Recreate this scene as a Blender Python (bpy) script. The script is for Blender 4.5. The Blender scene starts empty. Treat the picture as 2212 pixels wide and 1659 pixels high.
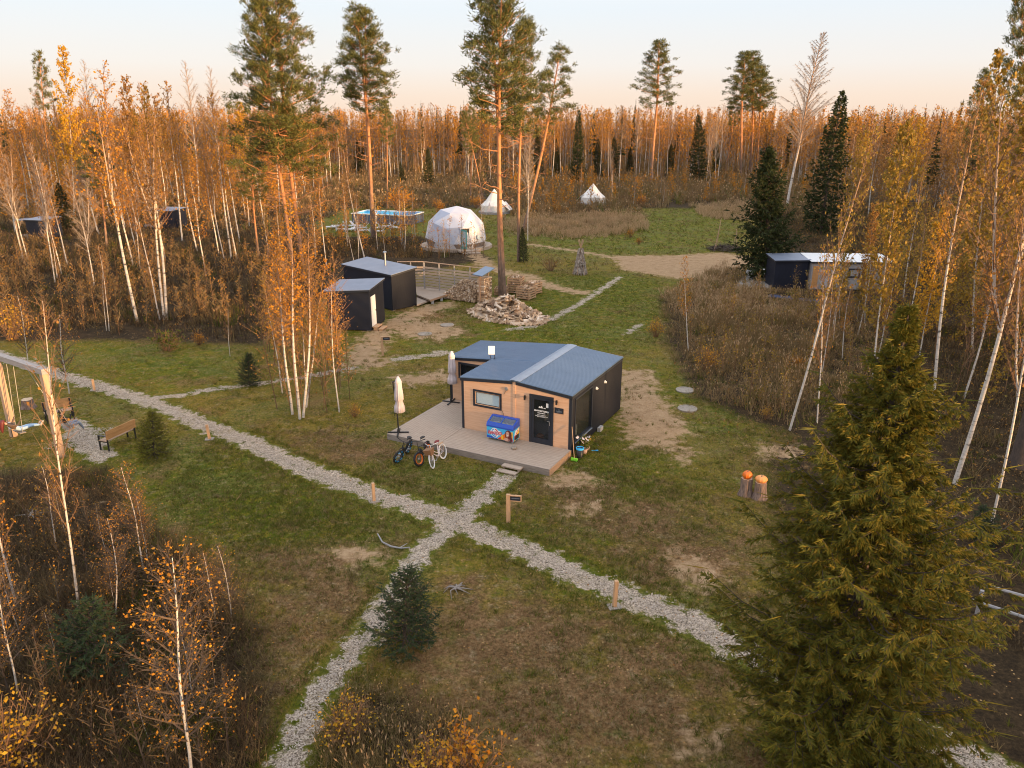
import bpy, math, random
import numpy as np
from mathutils import Vector, Matrix
R = math.radians
scene = bpy.context.scene
COL = scene.collection
# ------------------------------------------------------------ camera
F_PX, PIT, CAM_H = 1650.0, 0.3349, 14.215
cam = bpy.data.cameras.new('camera'); camo = bpy.data.objects.new('camera', cam); COL.objects.link(camo)
camo.location = (0, 0, CAM_H); camo.rotation_euler = (math.pi/2-PIT, 0, 0)
cam.sensor_width = 36.0; cam.lens = 36.0*F_PX/2212.0; cam.clip_start = .1; cam.clip_end = 3000
scene.camera = camo
# ------------------------------------------------------------ sky, sun, exposure
SUN_AZ, SUN_EL = R(52), R(5.2)            # azimuth measured from straight behind the camera towards its right
sun_dir = Vector((math.sin(SUN_AZ)*math.cos(SUN_EL), -math.cos(SUN_AZ)*math.cos(SUN_EL), math.sin(SUN_EL)))
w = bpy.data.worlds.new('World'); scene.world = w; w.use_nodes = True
nt = w.node_tree; nt.nodes.clear()
out = nt.nodes.new('ShaderNodeOutputWorld'); bg = nt.nodes.new('ShaderNodeBackground')
sky = nt.nodes.new('ShaderNodeTexSky'); sky.sky_type = 'NISHITA'; sky.sun_disc = False
sky.sun_elevation = SUN_EL; sky.sun_rotation = math.pi-SUN_AZ
sky.air_density = 1.0; sky.dust_density = 2.0; sky.ozone_density = 1.0
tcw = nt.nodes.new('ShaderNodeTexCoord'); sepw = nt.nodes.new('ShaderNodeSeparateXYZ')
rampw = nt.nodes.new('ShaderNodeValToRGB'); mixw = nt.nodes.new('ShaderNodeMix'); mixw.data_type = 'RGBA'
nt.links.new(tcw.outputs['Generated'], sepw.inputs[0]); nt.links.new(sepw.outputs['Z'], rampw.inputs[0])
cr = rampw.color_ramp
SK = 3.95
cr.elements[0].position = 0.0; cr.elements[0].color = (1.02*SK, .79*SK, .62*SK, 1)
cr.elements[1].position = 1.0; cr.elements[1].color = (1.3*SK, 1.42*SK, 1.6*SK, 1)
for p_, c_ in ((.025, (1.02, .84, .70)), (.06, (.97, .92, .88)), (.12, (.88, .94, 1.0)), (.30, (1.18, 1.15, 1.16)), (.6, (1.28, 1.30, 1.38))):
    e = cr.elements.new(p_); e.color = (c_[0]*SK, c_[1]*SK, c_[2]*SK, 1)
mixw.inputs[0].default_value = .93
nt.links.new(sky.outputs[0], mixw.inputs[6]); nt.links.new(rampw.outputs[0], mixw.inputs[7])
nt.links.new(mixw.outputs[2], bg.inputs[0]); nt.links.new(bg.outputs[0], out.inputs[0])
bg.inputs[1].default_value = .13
sd = bpy.data.lights.new('sun', 'SUN'); sd.energy = 5.0; sd.angle = R(.8); sd.color = (1.0, .60, .26)
so = bpy.data.objects.new('sun', sd); COL.objects.link(so); so.rotation_euler = sun_dir.to_track_quat('Z', 'Y').to_euler()
scene.view_settings.view_transform = 'Standard'; scene.view_settings.look = 'None'
scene.view_settings.exposure = 0.98; scene.view_settings.gamma = 1.0
scene.cycles.filter_width = 1.05; scene.cycles.max_bounces = 5; scene.cycles.transparent_max_bounces = 6; scene.cycles.diffuse_bounces = 3
# ------------------------------------------------------------ picture to ground helpers (2212 px wide sketch coordinates)
cP, sP = math.cos(PIT), math.sin(PIT)
def ray(x, y):
    a = (x-1106)/F_PX; b = -(y-829.5)/F_PX
    return np.array([a, cP+b*sP, -sP+b*cP])
def G(x, y, z=0.0):
    d = ray(x, y); t = (z-CAM_H)/d[2]; p = d*t; return Vector((p[0], p[1], z))
def TP(base, x, y):
    d = ray(x, y); t = base[1]/d[1]; return Vector((d[0]*t, base[1], CAM_H+d[2]*t))
def toD(p):
    x, y, z = p[0], p[1], p[2]-CAM_H
    zz = y*cP-z*sP; up = y*sP+z*cP
    return 1106+F_PX*x/zz, 829.5-F_PX*up/zz
# ------------------------------------------------------------ materials
MATS = {}
def _mat(name):
    m = bpy.data.materials.new(name); m.use_nodes = True; MATS[name] = m
    return m, m.node_tree, m.node_tree.nodes['Principled BSDF']
def N(t, kind, **kw):
    n = t.nodes.new(kind)
    for k, v in kw.items():
        if k in n.inputs: n.inputs[k].default_value = v
        else: setattr(n, k, v)
    return n
def rgb(c): return (c[0], c[1], c[2], 1)
def mat(name, c1, c2=None, scale=4.0, rough=.7, metal=0.0, bump=0.0, stretch=(1, 1, 1), wave=None, spec=.5, detail=5):
    """plain procedural surface: two tones broken up by noise, optional bump, optional ribs (wave=(axis, period, depth))"""
    m, t, b = _mat(name); c2 = c2 or tuple(x*.75 for x in c1)
    tc = N(t, 'ShaderNodeTexCoord'); mp = N(t, 'ShaderNodeMapping'); mp.inputs['Scale'].default_value = stretch
    t.links.new(tc.outputs['Object'], mp.inputs[0])
    no = N(t, 'ShaderNodeTexNoise', Scale=scale, Detail=detail, Roughness=.65); t.links.new(mp.outputs[0], no.inputs['Vector'])
    rp = N(t, 'ShaderNodeValToRGB'); rp.color_ramp.elements[0].position = .35; rp.color_ramp.elements[1].position = .65
    rp.color_ramp.elements[0].color = rgb(c1); rp.color_ramp.elements[1].color = rgb(c2)
    t.links.new(no.outputs[0], rp.inputs[0]); t.links.new(rp.outputs[0], b.inputs['Base Color'])
    b.inputs['Roughness'].default_value = rough; b.inputs['Metallic'].default_value = metal
    b.inputs['Specular IOR Level'].default_value = spec
    if bump or wave:
        bp = N(t, 'ShaderNodeBump'); bp.inputs['Strength'].default_value = 1.0
        if wave:
            wv = N(t, 'ShaderNodeTexWave'); wv.wave_type = 'BANDS'; wv.bands_direction = wave[0]
            wv.inputs['Scale'].default_value = 2*math.pi/(20*wave[1])*1.0
            t.links.new(tc.outputs['Object'], wv.inputs[0]); t.links.new(wv.outputs[1], bp.inputs['Height']); bp.inputs['Distance'].default_value = wave[2]
        else:
            t.links.new(no.outputs[0], bp.inputs['Height']); bp.inputs['Distance'].default_value = bump
        t.links.new(bp.outputs[0], b.inputs['Normal'])
    return m
def leafmat(name, cols, trans=.35, rough=.6):
    """leaf or needle: colour picked per leaf, shifted a little per tree"""
    m, t, b = _mat(name)
    geo = N(t, 'ShaderNodeNewGeometry'); oi = N(t, 'ShaderNodeObjectInfo')
    ad = N(t, 'ShaderNodeMath', operation='MULTIPLY_ADD'); ad.inputs[1].default_value = .3; 
    sb = N(t, 'ShaderNodeMath', operation='MULTIPLY'); sb.inputs[1].default_value = .7
    t.links.new(geo.outputs['Random Per Island'], sb.inputs[0]); t.links.new(oi.outputs['Random'], ad.inputs[0]); t.links.new(sb.outputs[0], ad.inputs[2])
    rp = N(t, 'ShaderNodeValToRGB'); el = rp.color_ramp.elements
    el[0].color = rgb(cols[0]); el[1].color = rgb(cols[-1])
    for i, c in enumerate(cols[1:-1]): e = el.new((i+1)/(len(cols)-1)); e.color = rgb(c)
    t.links.new(ad.outputs[0], rp.inputs[0]); t.links.new(rp.outputs[0], b.inputs['Base Color'])
    b.inputs['Roughness'].default_value = rough; b.inputs['Specular IOR Level'].default_value = .25
    if trans:
        tr = N(t, 'ShaderNodeBsdfTranslucent'); mx = N(t, 'ShaderNodeMixShader'); mx.inputs[0].default_value = trans
        t.links.new(rp.outputs[0], tr.inputs[0]); t.links.new(b.outputs[0], mx.inputs[1]); t.links.new(tr.outputs[0], mx.inputs[2])
        t.links.new(mx.outputs[0], t.nodes['Material Output'].inputs[0])
    return m
def glassmat(name, tint=(.02, .025, .03), rough=.04, alpha=.55):
    m, t, b = _mat(name)
    b.inputs['Base Color'].default_value = rgb(tint); b.inputs['Roughness'].default_value = rough
    b.inputs['Specular IOR Level'].default_value = .6
    tr = N(t, 'ShaderNodeBsdfTransparent'); tr.inputs[0].default_value = (.85, .88, .9, 1)
    mx = N(t, 'ShaderNodeMixShader'); mx.inputs[0].default_value = alpha
    t.links.new(tr.outputs[0], mx.inputs[1]); t.links.new(b.outputs[0], mx.inputs[2]); t.links.new(mx.outputs[0], t.nodes['Material Output'].inputs[0])
    return m
mat('wood_wall', (.74, .46, .29), (.63, .36, .215), 3.0, .65, stretch=(.35, 2, 5), bump=.004)
mat('deck_wood', (.46, .36, .28), (.36, .275, .215), 3.0, .75, stretch=(.5, 6, 6), bump=.004)
mat('deck_wood_sunlit', (.50, .31, .19), (.38, .23, .14), 3.0, .75, stretch=(.5, 6, 6), bump=.004)  # warm sun on right-facing deck edges, put into the wood colour
mat('old_wood', (.30, .25, .215), (.20, .165, .14), 3.0, .85, stretch=(.8, 6, 6), bump=.006)
mat('grey_wood', (.36, .335, .33), (.25, .235, .235), 3.0, .85, stretch=(.8, 6, 6), bump=.006)
mat('new_wood', (.58, .36, .21), (.47, .28, .155), 5.0, .7, stretch=(3, 3, .6), bump=.004)
mat('bench_wood', (.60, .31, .12), (.47, .23, .085), 5.0, .7, stretch=(.6, 5, 5), bump=.004)
mat('timber', (.52, .34, .22), (.36, .25, .185), 2.0, .8, stretch=(3, 3, .5), bump=.01)
mat('navy_trim', (.022, .027, .040), (.016, .020, .032), 6, .45)
mat('dark_clad', (.013, .015, .024), (.010, .012, .020), .8, .6, spec=.25, wave=('X', .07, .012))
mat('dark_clad_side', (.013, .015, .024), (.010, .012, .020), .8, .6, spec=.25, wave=('Y', .07, .012))
mat('navy_clad', (.014, .018, .034), (.011, .014, .027), .8, .55, spec=.3, wave=('X', .07, .012))
mat('roof_steel', (.135, .205, .32), (.115, .18, .285), 1.2, .30, metal=.3, spec=.8)
mat('roof_flash', (.27, .33, .42), (.23, .28, .37), 2, .4, metal=.3)
mat('metal_black', (.02, .02, .023), (.014, .014, .016), 8, .45)
mat('metal_grey', (.42, .42, .43), (.30, .30, .31), 8, .4, metal=.5)
mat('white_paint', (.80, .80, .80), (.72, .73, .75), 3, .45)
mat('cream_fabric', (.74, .64, .64), (.62, .53, .55), 3, .85, bump=.01)
mat('canvas', (.80, .76, .71), (.70, .65, .60), 1.5, .85, bump=.02)
mat('dome_white', (.56, .58, .66), (.50, .52, .61), .8, .42)
mat('dome_light', (.66, .65, .69), (.60, .59, .64), .8, .42)
mat('dome_grey', (.44, .47, .57), (.38, .41, .52), .8, .42)
mat('dome_clear', (.26, .20, .17), (.16, .12, .10), 1.6, .3)
mat('blue_plastic', (.02, .09, .52), (.02, .075, .45), 5, .35)
mat('pool_water', (.05, .45, .80), (.10, .58, .90), .8, .08)
mat('pool_wall', (.12, .15, .22), (.09, .11, .17), 2, .5)
mat('pool_liner', (.16, .55, .86), (.12, .48, .80), 2, .4)
mat('teal_paint', (.10, .42, .40), (.08, .34, .33), 4, .5)
mat('frosted', (.50, .60, .64), (.42, .52, .57), 20, .35)
mat('interior_dark', (.10, .07, .05), (.05, .04, .03), 2, .8)
mat('interior_warm', (.40, .18, .06), (.22, .10, .04), 2, .8, stretch=(8, 8, 1))
mat('orange_paint', (.85, .20, .02), (.75, .16, .015), 5, .5)
mat('pumpkin_a', (.85, .19, .015), (.72, .14, .01), 6, .5)
mat('pumpkin_b', (.82, .34, .10), (.72, .27, .07), 6, .5)
mat('red_paint', (.55, .02, .05), (.5, .02, .05), 6, .5)
mat('skyblue_paint', (.05, .45, .80), (.05, .42, .75), 6, .45)
mat('cyan_paint', (.03, .35, .75), (.03, .32, .68), 6, .45)
mat('yellow_paint', (.85, .50, .03), (.8, .45, .03), 6, .5)
mat('maroon', (.20, .03, .03), (.15, .02, .02), 6, .5)
mat('rubber', (.022, .022, .023), (.015, .015, .016), 20, .8)
mat('wicker', (.30, .16, .08), (.2, .1, .05), 60, .8, bump=.01)
mat('lime_plastic', (.28, .75, .05), (.24, .68, .05), 6, .5)
mat('terracotta', (.45, .30, .24), (.38, .25, .2), 6, .8)
mat('concrete', (.42, .41, .40), (.33, .32, .31), 6, .85, bump=.01)
mat('stone', (.36, .30, .25), (.26, .22, .18), 8, .85, bump=.02)
mat('skin', (.62, .36, .27), (.58, .33, .25), 10, .55)
mat('hair_red', (.14, .02, .02), (.09, .015, .015), 30, .55)
mat('jacket_brown', (.13, .085, .06), (.09, .06, .045), 12, .85, bump=.01)
mat('jeans', (.42, .56, .72), (.33, .47, .63), 9, .85)
mat('jeans_grey', (.26, .29, .35), (.20, .23, .29), 9, .85)
mat('black_cloth', (.018, .018, .024), (.012, .012, .016), 9, .85)
mat('shoe_cream', (.62, .52, .42), (.52, .43, .34), 9, .75)
mat('rope', (.42, .38, .32), (.32, .29, .24), 40, .9)
mat('tarp_blue', (.03, .04, .10), (.02, .03, .075), 3, .6, bump=.03)
mat('mud_grey', (.36, .35, .36), (.28, .27, .28), 2, .7)
mat('bark_dark', (.10, .07, .055), (.055, .042, .035), 5, .9, stretch=(3, 3, 1), bump=.03)
mat('twig', (.25, .135, .068), (.15, .082, .045), 2, .85)
mat('twig_dark', (.115, .078, .055), (.065, .045, .034), 2, .85)
mat('twig_pale', (.34, .27, .22), (.24, .18, .14), 2, .85)
mat('log_end', (.60, .44, .30), (.48, .33, .21), 6, .85)
mat('log_bark', (.48, .42, .37), (.17, .12, .095), 5, .9)
# split logs: pale wood with a per-log tone
def logmat():
    m, t, b = _mat('split_log')
    geo = N(t, 'ShaderNodeNewGeometry'); oi = N(t, 'ShaderNodeObjectInfo'); tc = N(t, 'ShaderNodeTexCoord')
    ad = N(t, 'ShaderNodeMath', operation='ADD'); t.links.new(geo.outputs['Random Per Island'], ad.inputs[0]); t.links.new(oi.outputs['Random'], ad.inputs[1])
    fr = N(t, 'ShaderNodeMath', operation='FRACT'); t.links.new(ad.outputs[0], fr.inputs[0])
    rp = N(t, 'ShaderNodeValToRGB'); el = rp.color_ramp.elements; el[0].color = (.20, .12, .075, 1); el[1].color = (.78, .66, .55, 1)
    e = el.new(.45); e.color = (.52, .36, .23, 1); e = el.new(.75); e.color = (.60, .43, .29, 1)
    t.links.new(fr.outputs[0], rp.inputs[0]); t.links.new(rp.outputs[0], b.inputs['Base Color']); b.inputs['Roughness'].default_value = .85
logmat()
def birchbark():
    m, t, b = _mat('birch_bark')
    tc = N(t, 'ShaderNodeTexCoord'); mp = N(t, 'ShaderNodeMapping'); mp.inputs['Scale'].default_value = (1.2, 1.2, 5.5)
    t.links.new(tc.outputs['Object'], mp.inputs[0])
    no = N(t, 'ShaderNodeTexNoise', Scale=1.3, Detail=4, Roughness=.7); t.links.new(mp.outputs[0], no.inputs['Vector'])
    rp = N(t, 'ShaderNodeValToRGB'); el = rp.color_ramp.elements
    el[0].position = .36; el[0].color = (.035, .03, .028, 1); el[1].position = .42; el[1].color = (.50, .45, .40, 1)
    e = el.new(.7); e.color = (.66, .61, .56, 1)
    # bark grows darker and browner towards the thin top of the stem
    sp = N(t, 'ShaderNodeSeparateXYZ'); t.links.new(tc.outputs['Object'], sp.inputs[0])
    mr = N(t, 'ShaderNodeMapRange'); mr.inputs[1].default_value = 6.0; mr.inputs[2].default_value = 13.0
    t.links.new(sp.outputs[2], mr.inputs[0]); mx = N(t, 'ShaderNodeMix', data_type='RGBA'); mx.inputs[7].default_value = (.34, .20, .12, 1)
    t.links.new(mr.outputs[0], mx.inputs[0]); t.links.new(no.outputs[0], rp.inputs[0]); t.links.new(rp.outputs[0], mx.inputs[6]); t.links.new(mx.outputs[2], b.inputs['Base Color'])
    b.inputs['Roughness'].default_value = .75
birchbark()
def pinebark():
    m, t, b = _mat('pine_bark')
    tc = N(t, 'ShaderNodeTexCoord'); sp = N(t, 'ShaderNodeSeparateXYZ'); t.links.new(tc.outputs['Object'], sp.inputs[0])
    no = N(t, 'ShaderNodeTexNoise', Scale=3.0, Detail=5); mp = N(t, 'ShaderNodeMapping'); mp.inputs['Scale'].default_value = (2, 2, .8)
    t.links.new(tc.outputs['Object'], mp.inputs[0]); t.links.new(mp.outputs[0], no.inputs['Vector'])
    mr = N(t, 'ShaderNodeMapRange'); mr.inputs[1].default_value = 3.0; mr.inputs[2].default_value = 9.0; t.links.new(sp.outputs[2], mr.inputs[0])
    r1 = N(t, 'ShaderNodeValToRGB'); r1.color_ramp.elements[0].color = (.13, .085, .065, 1); r1.color_ramp.elements[1].color = (.24, .16, .12, 1)
    r2 = N(t, 'ShaderNodeValToRGB'); r2.color_ramp.elements[0].color = (.36, .15, .065, 1); r2.color_ramp.elements[1].color = (.56, .26, .11, 1)
    for r_ in (r1, r2): r_.color_ramp.elements[0].position = .35; r_.color_ramp.elements[1].position = .65; t.links.new(no.outputs[0], r_.inputs[0])
    mx = N(t, 'ShaderNodeMix', data_type='RGBA'); t.links.new(mr.outputs[0], mx.inputs[0]); t.links.new(r1.outputs[0], mx.inputs[6]); t.links.new(r2.outputs[0], mx.inputs[7])
    t.links.new(mx.outputs[2], b.inputs['Base Color']); b.inputs['Roughness'].default_value = .85
pinebark()
leafmat('leaf_orange', [(.38, .13, .014), (.50, .20, .018), (.58, .28, .025), (.44, .15, .016)])
leafmat('leaf_gold', [(.50, .24, .02), (.62, .36, .03), (.56, .28, .02), (.34, .30, .035)])
leafmat('leaf_brown', [(.20, .10, .032), (.32, .16, .042), (.38, .20, .045), (.24, .11, .03)])
leafmat('leaf_olive', [(.16, .13, .025), (.30, .20, .03), (.42, .25, .035), (.12, .12, .025)])
leafmat('pine_needle', [(.055, .070, .022), (.095, .105, .028), (.16, .145, .034), (.075, .085, .028)], .12)
leafmat('spruce_needle', [(.022, .036, .012), (.035, .050, .015), (.055, .066, .017), (.030, .042, .015)], .12)
leafmat('spruce_lush', [(.042, .054, .010), (.095, .104, .015), (.18, .158, .018), (.27, .17, .02)], .18)
leafmat('spruce_yellow', [(.12, .12, .018), (.19, .18, .022), (.26, .21, .025), (.15, .14, .02)], .2)
leafmat('spruce_fresh', [(.022, .045, .018), (.035, .062, .024), (.055, .080, .030), (.030, .052, .020)], .12)
leafmat('grass_green', [(.050, .074, .008), (.088, .110, .012), (.15, .145, .022), (.22, .175, .05)], .3)
leafmat('grass_dry', [(.11, .070, .030), (.19, .130, .055), (.29, .21, .10), (.14, .11, .04)], .3)
leafmat('grass_plume', [(.50, .34, .19), (.60, .43, .26), (.42, .27, .14), (.55, .38, .22)], .3)
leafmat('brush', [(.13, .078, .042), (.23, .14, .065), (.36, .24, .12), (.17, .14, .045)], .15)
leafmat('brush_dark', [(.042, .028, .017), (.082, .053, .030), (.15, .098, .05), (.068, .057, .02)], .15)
leafmat('chips', [(.32, .26, .215), (.50, .42, .35), (.42, .35, .29), (.22, .175, .14)], 0)
glassmat('glass_dark', alpha=.45)
glassmat('glass_clear', (.3, .35, .38), .05, .3)
# ------------------------------------------------------------ mesh builder
class MB:
    def __init__(s): s.v = []; s.f = []; s.m = []; s.n = 0
    def add(s, V, F, mi=0):
        V = np.asarray(V, np.float32).reshape(-1, 3); F = np.asarray(F, np.int32)
        if F.ndim == 1: F = F.reshape(1, -1)
        s.v.append(V); s.f.append(F+s.n); s.m.append(np.full(len(F), mi, np.int32)); s.n += len(V)
    def mesh(s, name, mats, smooth=False):
        me = bpy.data.meshes.new(name)
        V = np.concatenate(s.v); me.vertices.add(len(V)); me.vertices.foreach_set('co', V.ravel())
        loops = np.concatenate([f.ravel() for f in s.f]); tot = np.concatenate([np.full(len(f), f.shape[1], np.int32) for f in s.f])
        me.loops.add(len(loops)); me.loops.foreach_set('vertex_index', loops)
        st = np.concatenate([[0], np.cumsum(tot)[:-1]]).astype(np.int32)
        me.polygons.add(len(tot)); me.polygons.foreach_set('loop_start', st); me.polygons.foreach_set('loop_total', tot)
        me.polygons.foreach_set('material_index', np.concatenate(s.m))
        me.polygons.foreach_set('use_smooth', np.full(len(tot), bool(smooth)))
        for m_ in mats: me.materials.append(MATS[m_])
        me.update(calc_edges=True); return me
    def build(s, name, mats, parent=None, smooth=False, loc=None):
        if isinstance(mats, str): mats = [mats]
        o = bpy.data.objects.new(name, s.mesh(name, mats, smooth)); COL.objects.link(o)
        if parent: o.parent = parent
        if loc is not None: o.location = loc
        return o
    def box(s, x0, x1, y0, y1, z0, z1, mi=0, M=None):
        V = np.array([(x, y, z) for z in (z0, z1) for y in (y0, y1) for x in (x0, x1)], float)
        if M is not None: V = V@np.array(M.to_3x3()).T+np.array(M.translation)
        s.add(V, [(0, 2, 3, 1), (4, 5, 7, 6), (0, 1, 5, 4), (2, 6, 7, 3), (0, 4, 6, 2), (1, 3, 7, 5)], mi); return s
    def hexa(s, P, mi=0):
        """8 points: four of the bottom counter-clockwise, then four of the top"""
        s.add(P, [(3, 2, 1, 0), (4, 5, 6, 7), (0, 1, 5, 4), (1, 2, 6, 5), (2, 3, 7, 6), (3, 0, 4, 7)], mi); return s
    def bar(s, a, b, w, h=None, mi=0, up=(0, 0, 1)):
        a = Vector(a); b = Vector(b); d = b-a; L = d.length
        if L < 1e-6: return s
        x = d/L; u = Vector(up); y = u.cross(x)
        if y.length < 1e-4: y = Vector((0, 1, 0)).cross(x)
        y.normalize(); z = x.cross(y); h = h or w
        M = Matrix((x, y, z)).transposed().to_4x4(); M.translation = a
        return s.box(0, L, -w/2, w/2, -h/2, h/2, mi, M)
    def tube(s, P, r, k=6, mi=0, cap=True, closed=False):
        P = np.asarray([tuple(p) for p in P], float); n = len(P); r = np.broadcast_to(np.asarray(r, float), (n,))
        if closed: Tn = np.roll(P, -1, 0)-np.roll(P, 1, 0)
        else: Tn = np.gradient(P, axis=0)
        Tn /= (np.linalg.norm(Tn, axis=1, keepdims=True)+1e-9)
        ref = np.array([0, 0, 1.]) if abs(Tn[:, 2]).mean() < .8 else np.array([1., 0, 0])
        A = np.cross(Tn, ref); A /= (np.linalg.norm(A, axis=1, keepdims=True)+1e-9); B = np.cross(Tn, A)
        th = np.arange(k)*2*math.pi/k
        V = P[:, None]+r[:, None, None]*(np.cos(th)[None, :, None]*A[:, None]+np.sin(th)[None, :, None]*B[:, None])
        i = np.arange(n if closed else n-1)[:, None]*k; j = np.arange(k)[None]; j2 = (j+1) % k; i2 = ((np.arange(n if closed else n-1)+1) % n)[:, None]*k
        Fq = np.stack([i+j, i+j2, i2+j2, i2+j], -1).reshape(-1, 4)
        s.add(V.reshape(-1, 3), Fq, mi)
        if cap and not closed and k > 3:
            s.add(V[0], [tuple(range(k))], mi); s.add(V[-1], [tuple(range(k))[::-1]], mi)
        return s
    def cyl(s, a, b, r, r2=None, k=12, mi=0): return s.tube([a, b], [r, r if r2 is None else r2], k, mi)
    def lathe(s, prof, k=20, mi=0, M=None, lobes=0, amp=0.0):
        """prof: list of (r, z) bottom to top"""
        pr = np.array(prof, float); th = np.arange(k)*2*math.pi/k; lob = 1-amp*np.abs(np.cos(th*lobes/2))**3 if lobes else np.ones(k)
        V = np.stack([pr[:, 0, None]*np.cos(th)*lob, pr[:, 0, None]*np.sin(th)*lob, np.broadcast_to(pr[:, 1, None], (len(pr), k))], -1).reshape(-1, 3)
        if M is not None: V = V@np.array(M.to_3x3()).T+np.array(M.translation)
        i = np.arange(len(pr)-1)[:, None]*k; j = np.arange(k)[None]; j2 = (j+1) % k
        s.add(V, np.stack([i+j, i+j2, i+k+j2, i+k+j], -1).reshape(-1, 4), mi)
        s.add(V[:k], [tuple(range(k))[::-1]], mi); s.add(V[-k:], [tuple(range(k))], mi); return s
    def prism(s, poly, z0, z1, mi=0, M=None):
        """poly in xy, extruded in z"""
        n = len(poly); V = np.array([(p[0], p[1], z0) for p in poly]+[(p[0], p[1], z1) for p in poly], float)
        if M is not None: V = V@np.array(M.to_3x3()).T+np.array(M.translation)
        s.add(V, [tuple(range(n))[::-1]], mi); s.n -= len(V); s.v.pop()
        s.add(V, [tuple(range(n, 2*n))], mi); s.n -= len(V); s.v.pop()
        s.add(V, [(i, (i+1) % n, (i+1) % n+n, i+n) for i in range(n)], mi); return s
    def slivers(s, A, B, w0, w1, rng, mi=0):
        """thin blades from points A to points B"""
        A = np.asarray(A, float); B = np.asarray(B, float); n = len(A)
        if n == 0: return s
        d = B-A; q = rng.normal(size=(n, 3)); c = np.cross(d, q); c /= (np.linalg.norm(c, axis=1, keepdims=True)+1e-9)
        w0 = np.broadcast_to(np.asarray(w0, float), (n,))[:, None]/2; w1 = np.broadcast_to(np.asarray(w1, float), (n,))[:, None]/2
        V = np.stack([A-c*w0, A+c*w0, B+c*w1, B-c*w1], 1).reshape(-1, 3)
        s.add(V, np.arange(4*n).reshape(n, 4), mi); return s
    def tris(s, A, B, w, rng, mi=0):
        A = np.asarray(A, float); B = np.asarray(B, float); n = len(A)
        if n == 0: return s
        d = B-A; q = rng.normal(size=(n, 3)); c = np.cross(d, q); c /= (np.linalg.norm(c, axis=1, keepdims=True)+1e-9)
        w = np.broadcast_to(np.asarray(w, float), (n,))[:, None]/2
        s.add(np.stack([A-c*w, A+c*w, B], 1).reshape(-1, 3), np.arange(3*n).reshape(n, 3), mi); return s
    def leaves(s, C, size, rng, mi=0, hang=0.0):
        """diamond leaves"""
        C = np.asarray(C, float); n = len(C)
        if n == 0: return s
        a = rng.normal(size=(n, 3)); a[:, 2] -= hang; a /= np.linalg.norm(a, axis=1, keepdims=True); q = rng.normal(size=(n, 3)); b = np.cross(a, q); b /= np.linalg.norm(b, axis=1, keepdims=True)
        z = (size*(.6+.8*rng.random(n)))[:, None] if np.isscalar(size) else (size*(.6+.8*rng.random(n)))[:, None]
        V = np.stack([C-a*z*.55, C+b*z*.42, C+a*z*.6, C-b*z*.42], 1).reshape(-1, 3)
        s.add(V, np.arange(4*n).reshape(n, 4), mi); return s
    def diam(s, A, B, w, rng, mi=0):
        """crossed diamond blades: a needled twig"""
        A = np.asarray(A, float); B = np.asarray(B, float); n = len(A)
        if n == 0: return s
        d = B-A; q = rng.normal(size=(n, 3)); c = np.cross(d, q); c /= (np.linalg.norm(c, axis=1, keepdims=True)+1e-9)
        e = np.cross(d, c); e /= (np.linalg.norm(e, axis=1, keepdims=True)+1e-9); Mi = A+d*.4
        w = np.broadcast_to(np.asarray(w, float), (n,))[:, None]/2
        V = np.stack([A, Mi+c*w, B, Mi-c*w, A, Mi+e*w, B, Mi-e*w], 1).reshape(-1, 3)
        i = np.arange(n)[:, None]*8
        s.add(V, np.concatenate([i+np.array([[0, 1, 2, 3]]), i+np.array([[4, 5, 6, 7]])]), mi); return s
def tag(o, label=None, cat=None, group=None, kind=None):
    if label: o['label'] = label
    if cat: o['category'] = cat
    if group: o['group'] = group
    if kind: o['kind'] = kind
    return o
def empty(name, loc=(0, 0, 0), rz=0.0, label=None, cat=None, group=None, rot=None):
    o = bpy.data.objects.new(name, None); COL.objects.link(o); o.empty_display_size = .2
    o.location = loc; o.rotation_euler = rot if rot is not None else (0, 0, rz)
    return tag(o, label, cat, group)
def copy_tree(o, parent=None):
    c = o.copy(); COL.objects.link(c)
    if parent: c.parent = parent
    for ch in list(o.children): copy_tree(ch, c)
    return c
def frame(A, B):
    """origin A, angle of A to B, distance"""
    d = Vector(B)-Vector(A); return math.atan2(d.y, d.x), math.hypot(d.x, d.y)
def text(name, body, size, material, parent, M, extrude=.002, align='CENTER', shear=0, bold=0.0, label=None):
    cu = bpy.data.curves.new(name, 'FONT'); cu.body = body; cu.size = size; cu.extrude = extrude; cu.align_x = align; cu.shear = shear; cu.offset = bold
    to = bpy.data.objects.new(name, cu); COL.objects.link(to)
    dg = bpy.context.evaluated_depsgraph_get(); me = bpy.data.meshes.new_from_object(to.evaluated_get(dg))
    bpy.data.objects.remove(to); me.materials.clear(); me.materials.append(MATS[material])
    o = bpy.data.objects.new(name, me); COL.objects.link(o); o.parent = parent; o.matrix_local = M
    if label: o['label'] = label
    return o

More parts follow.
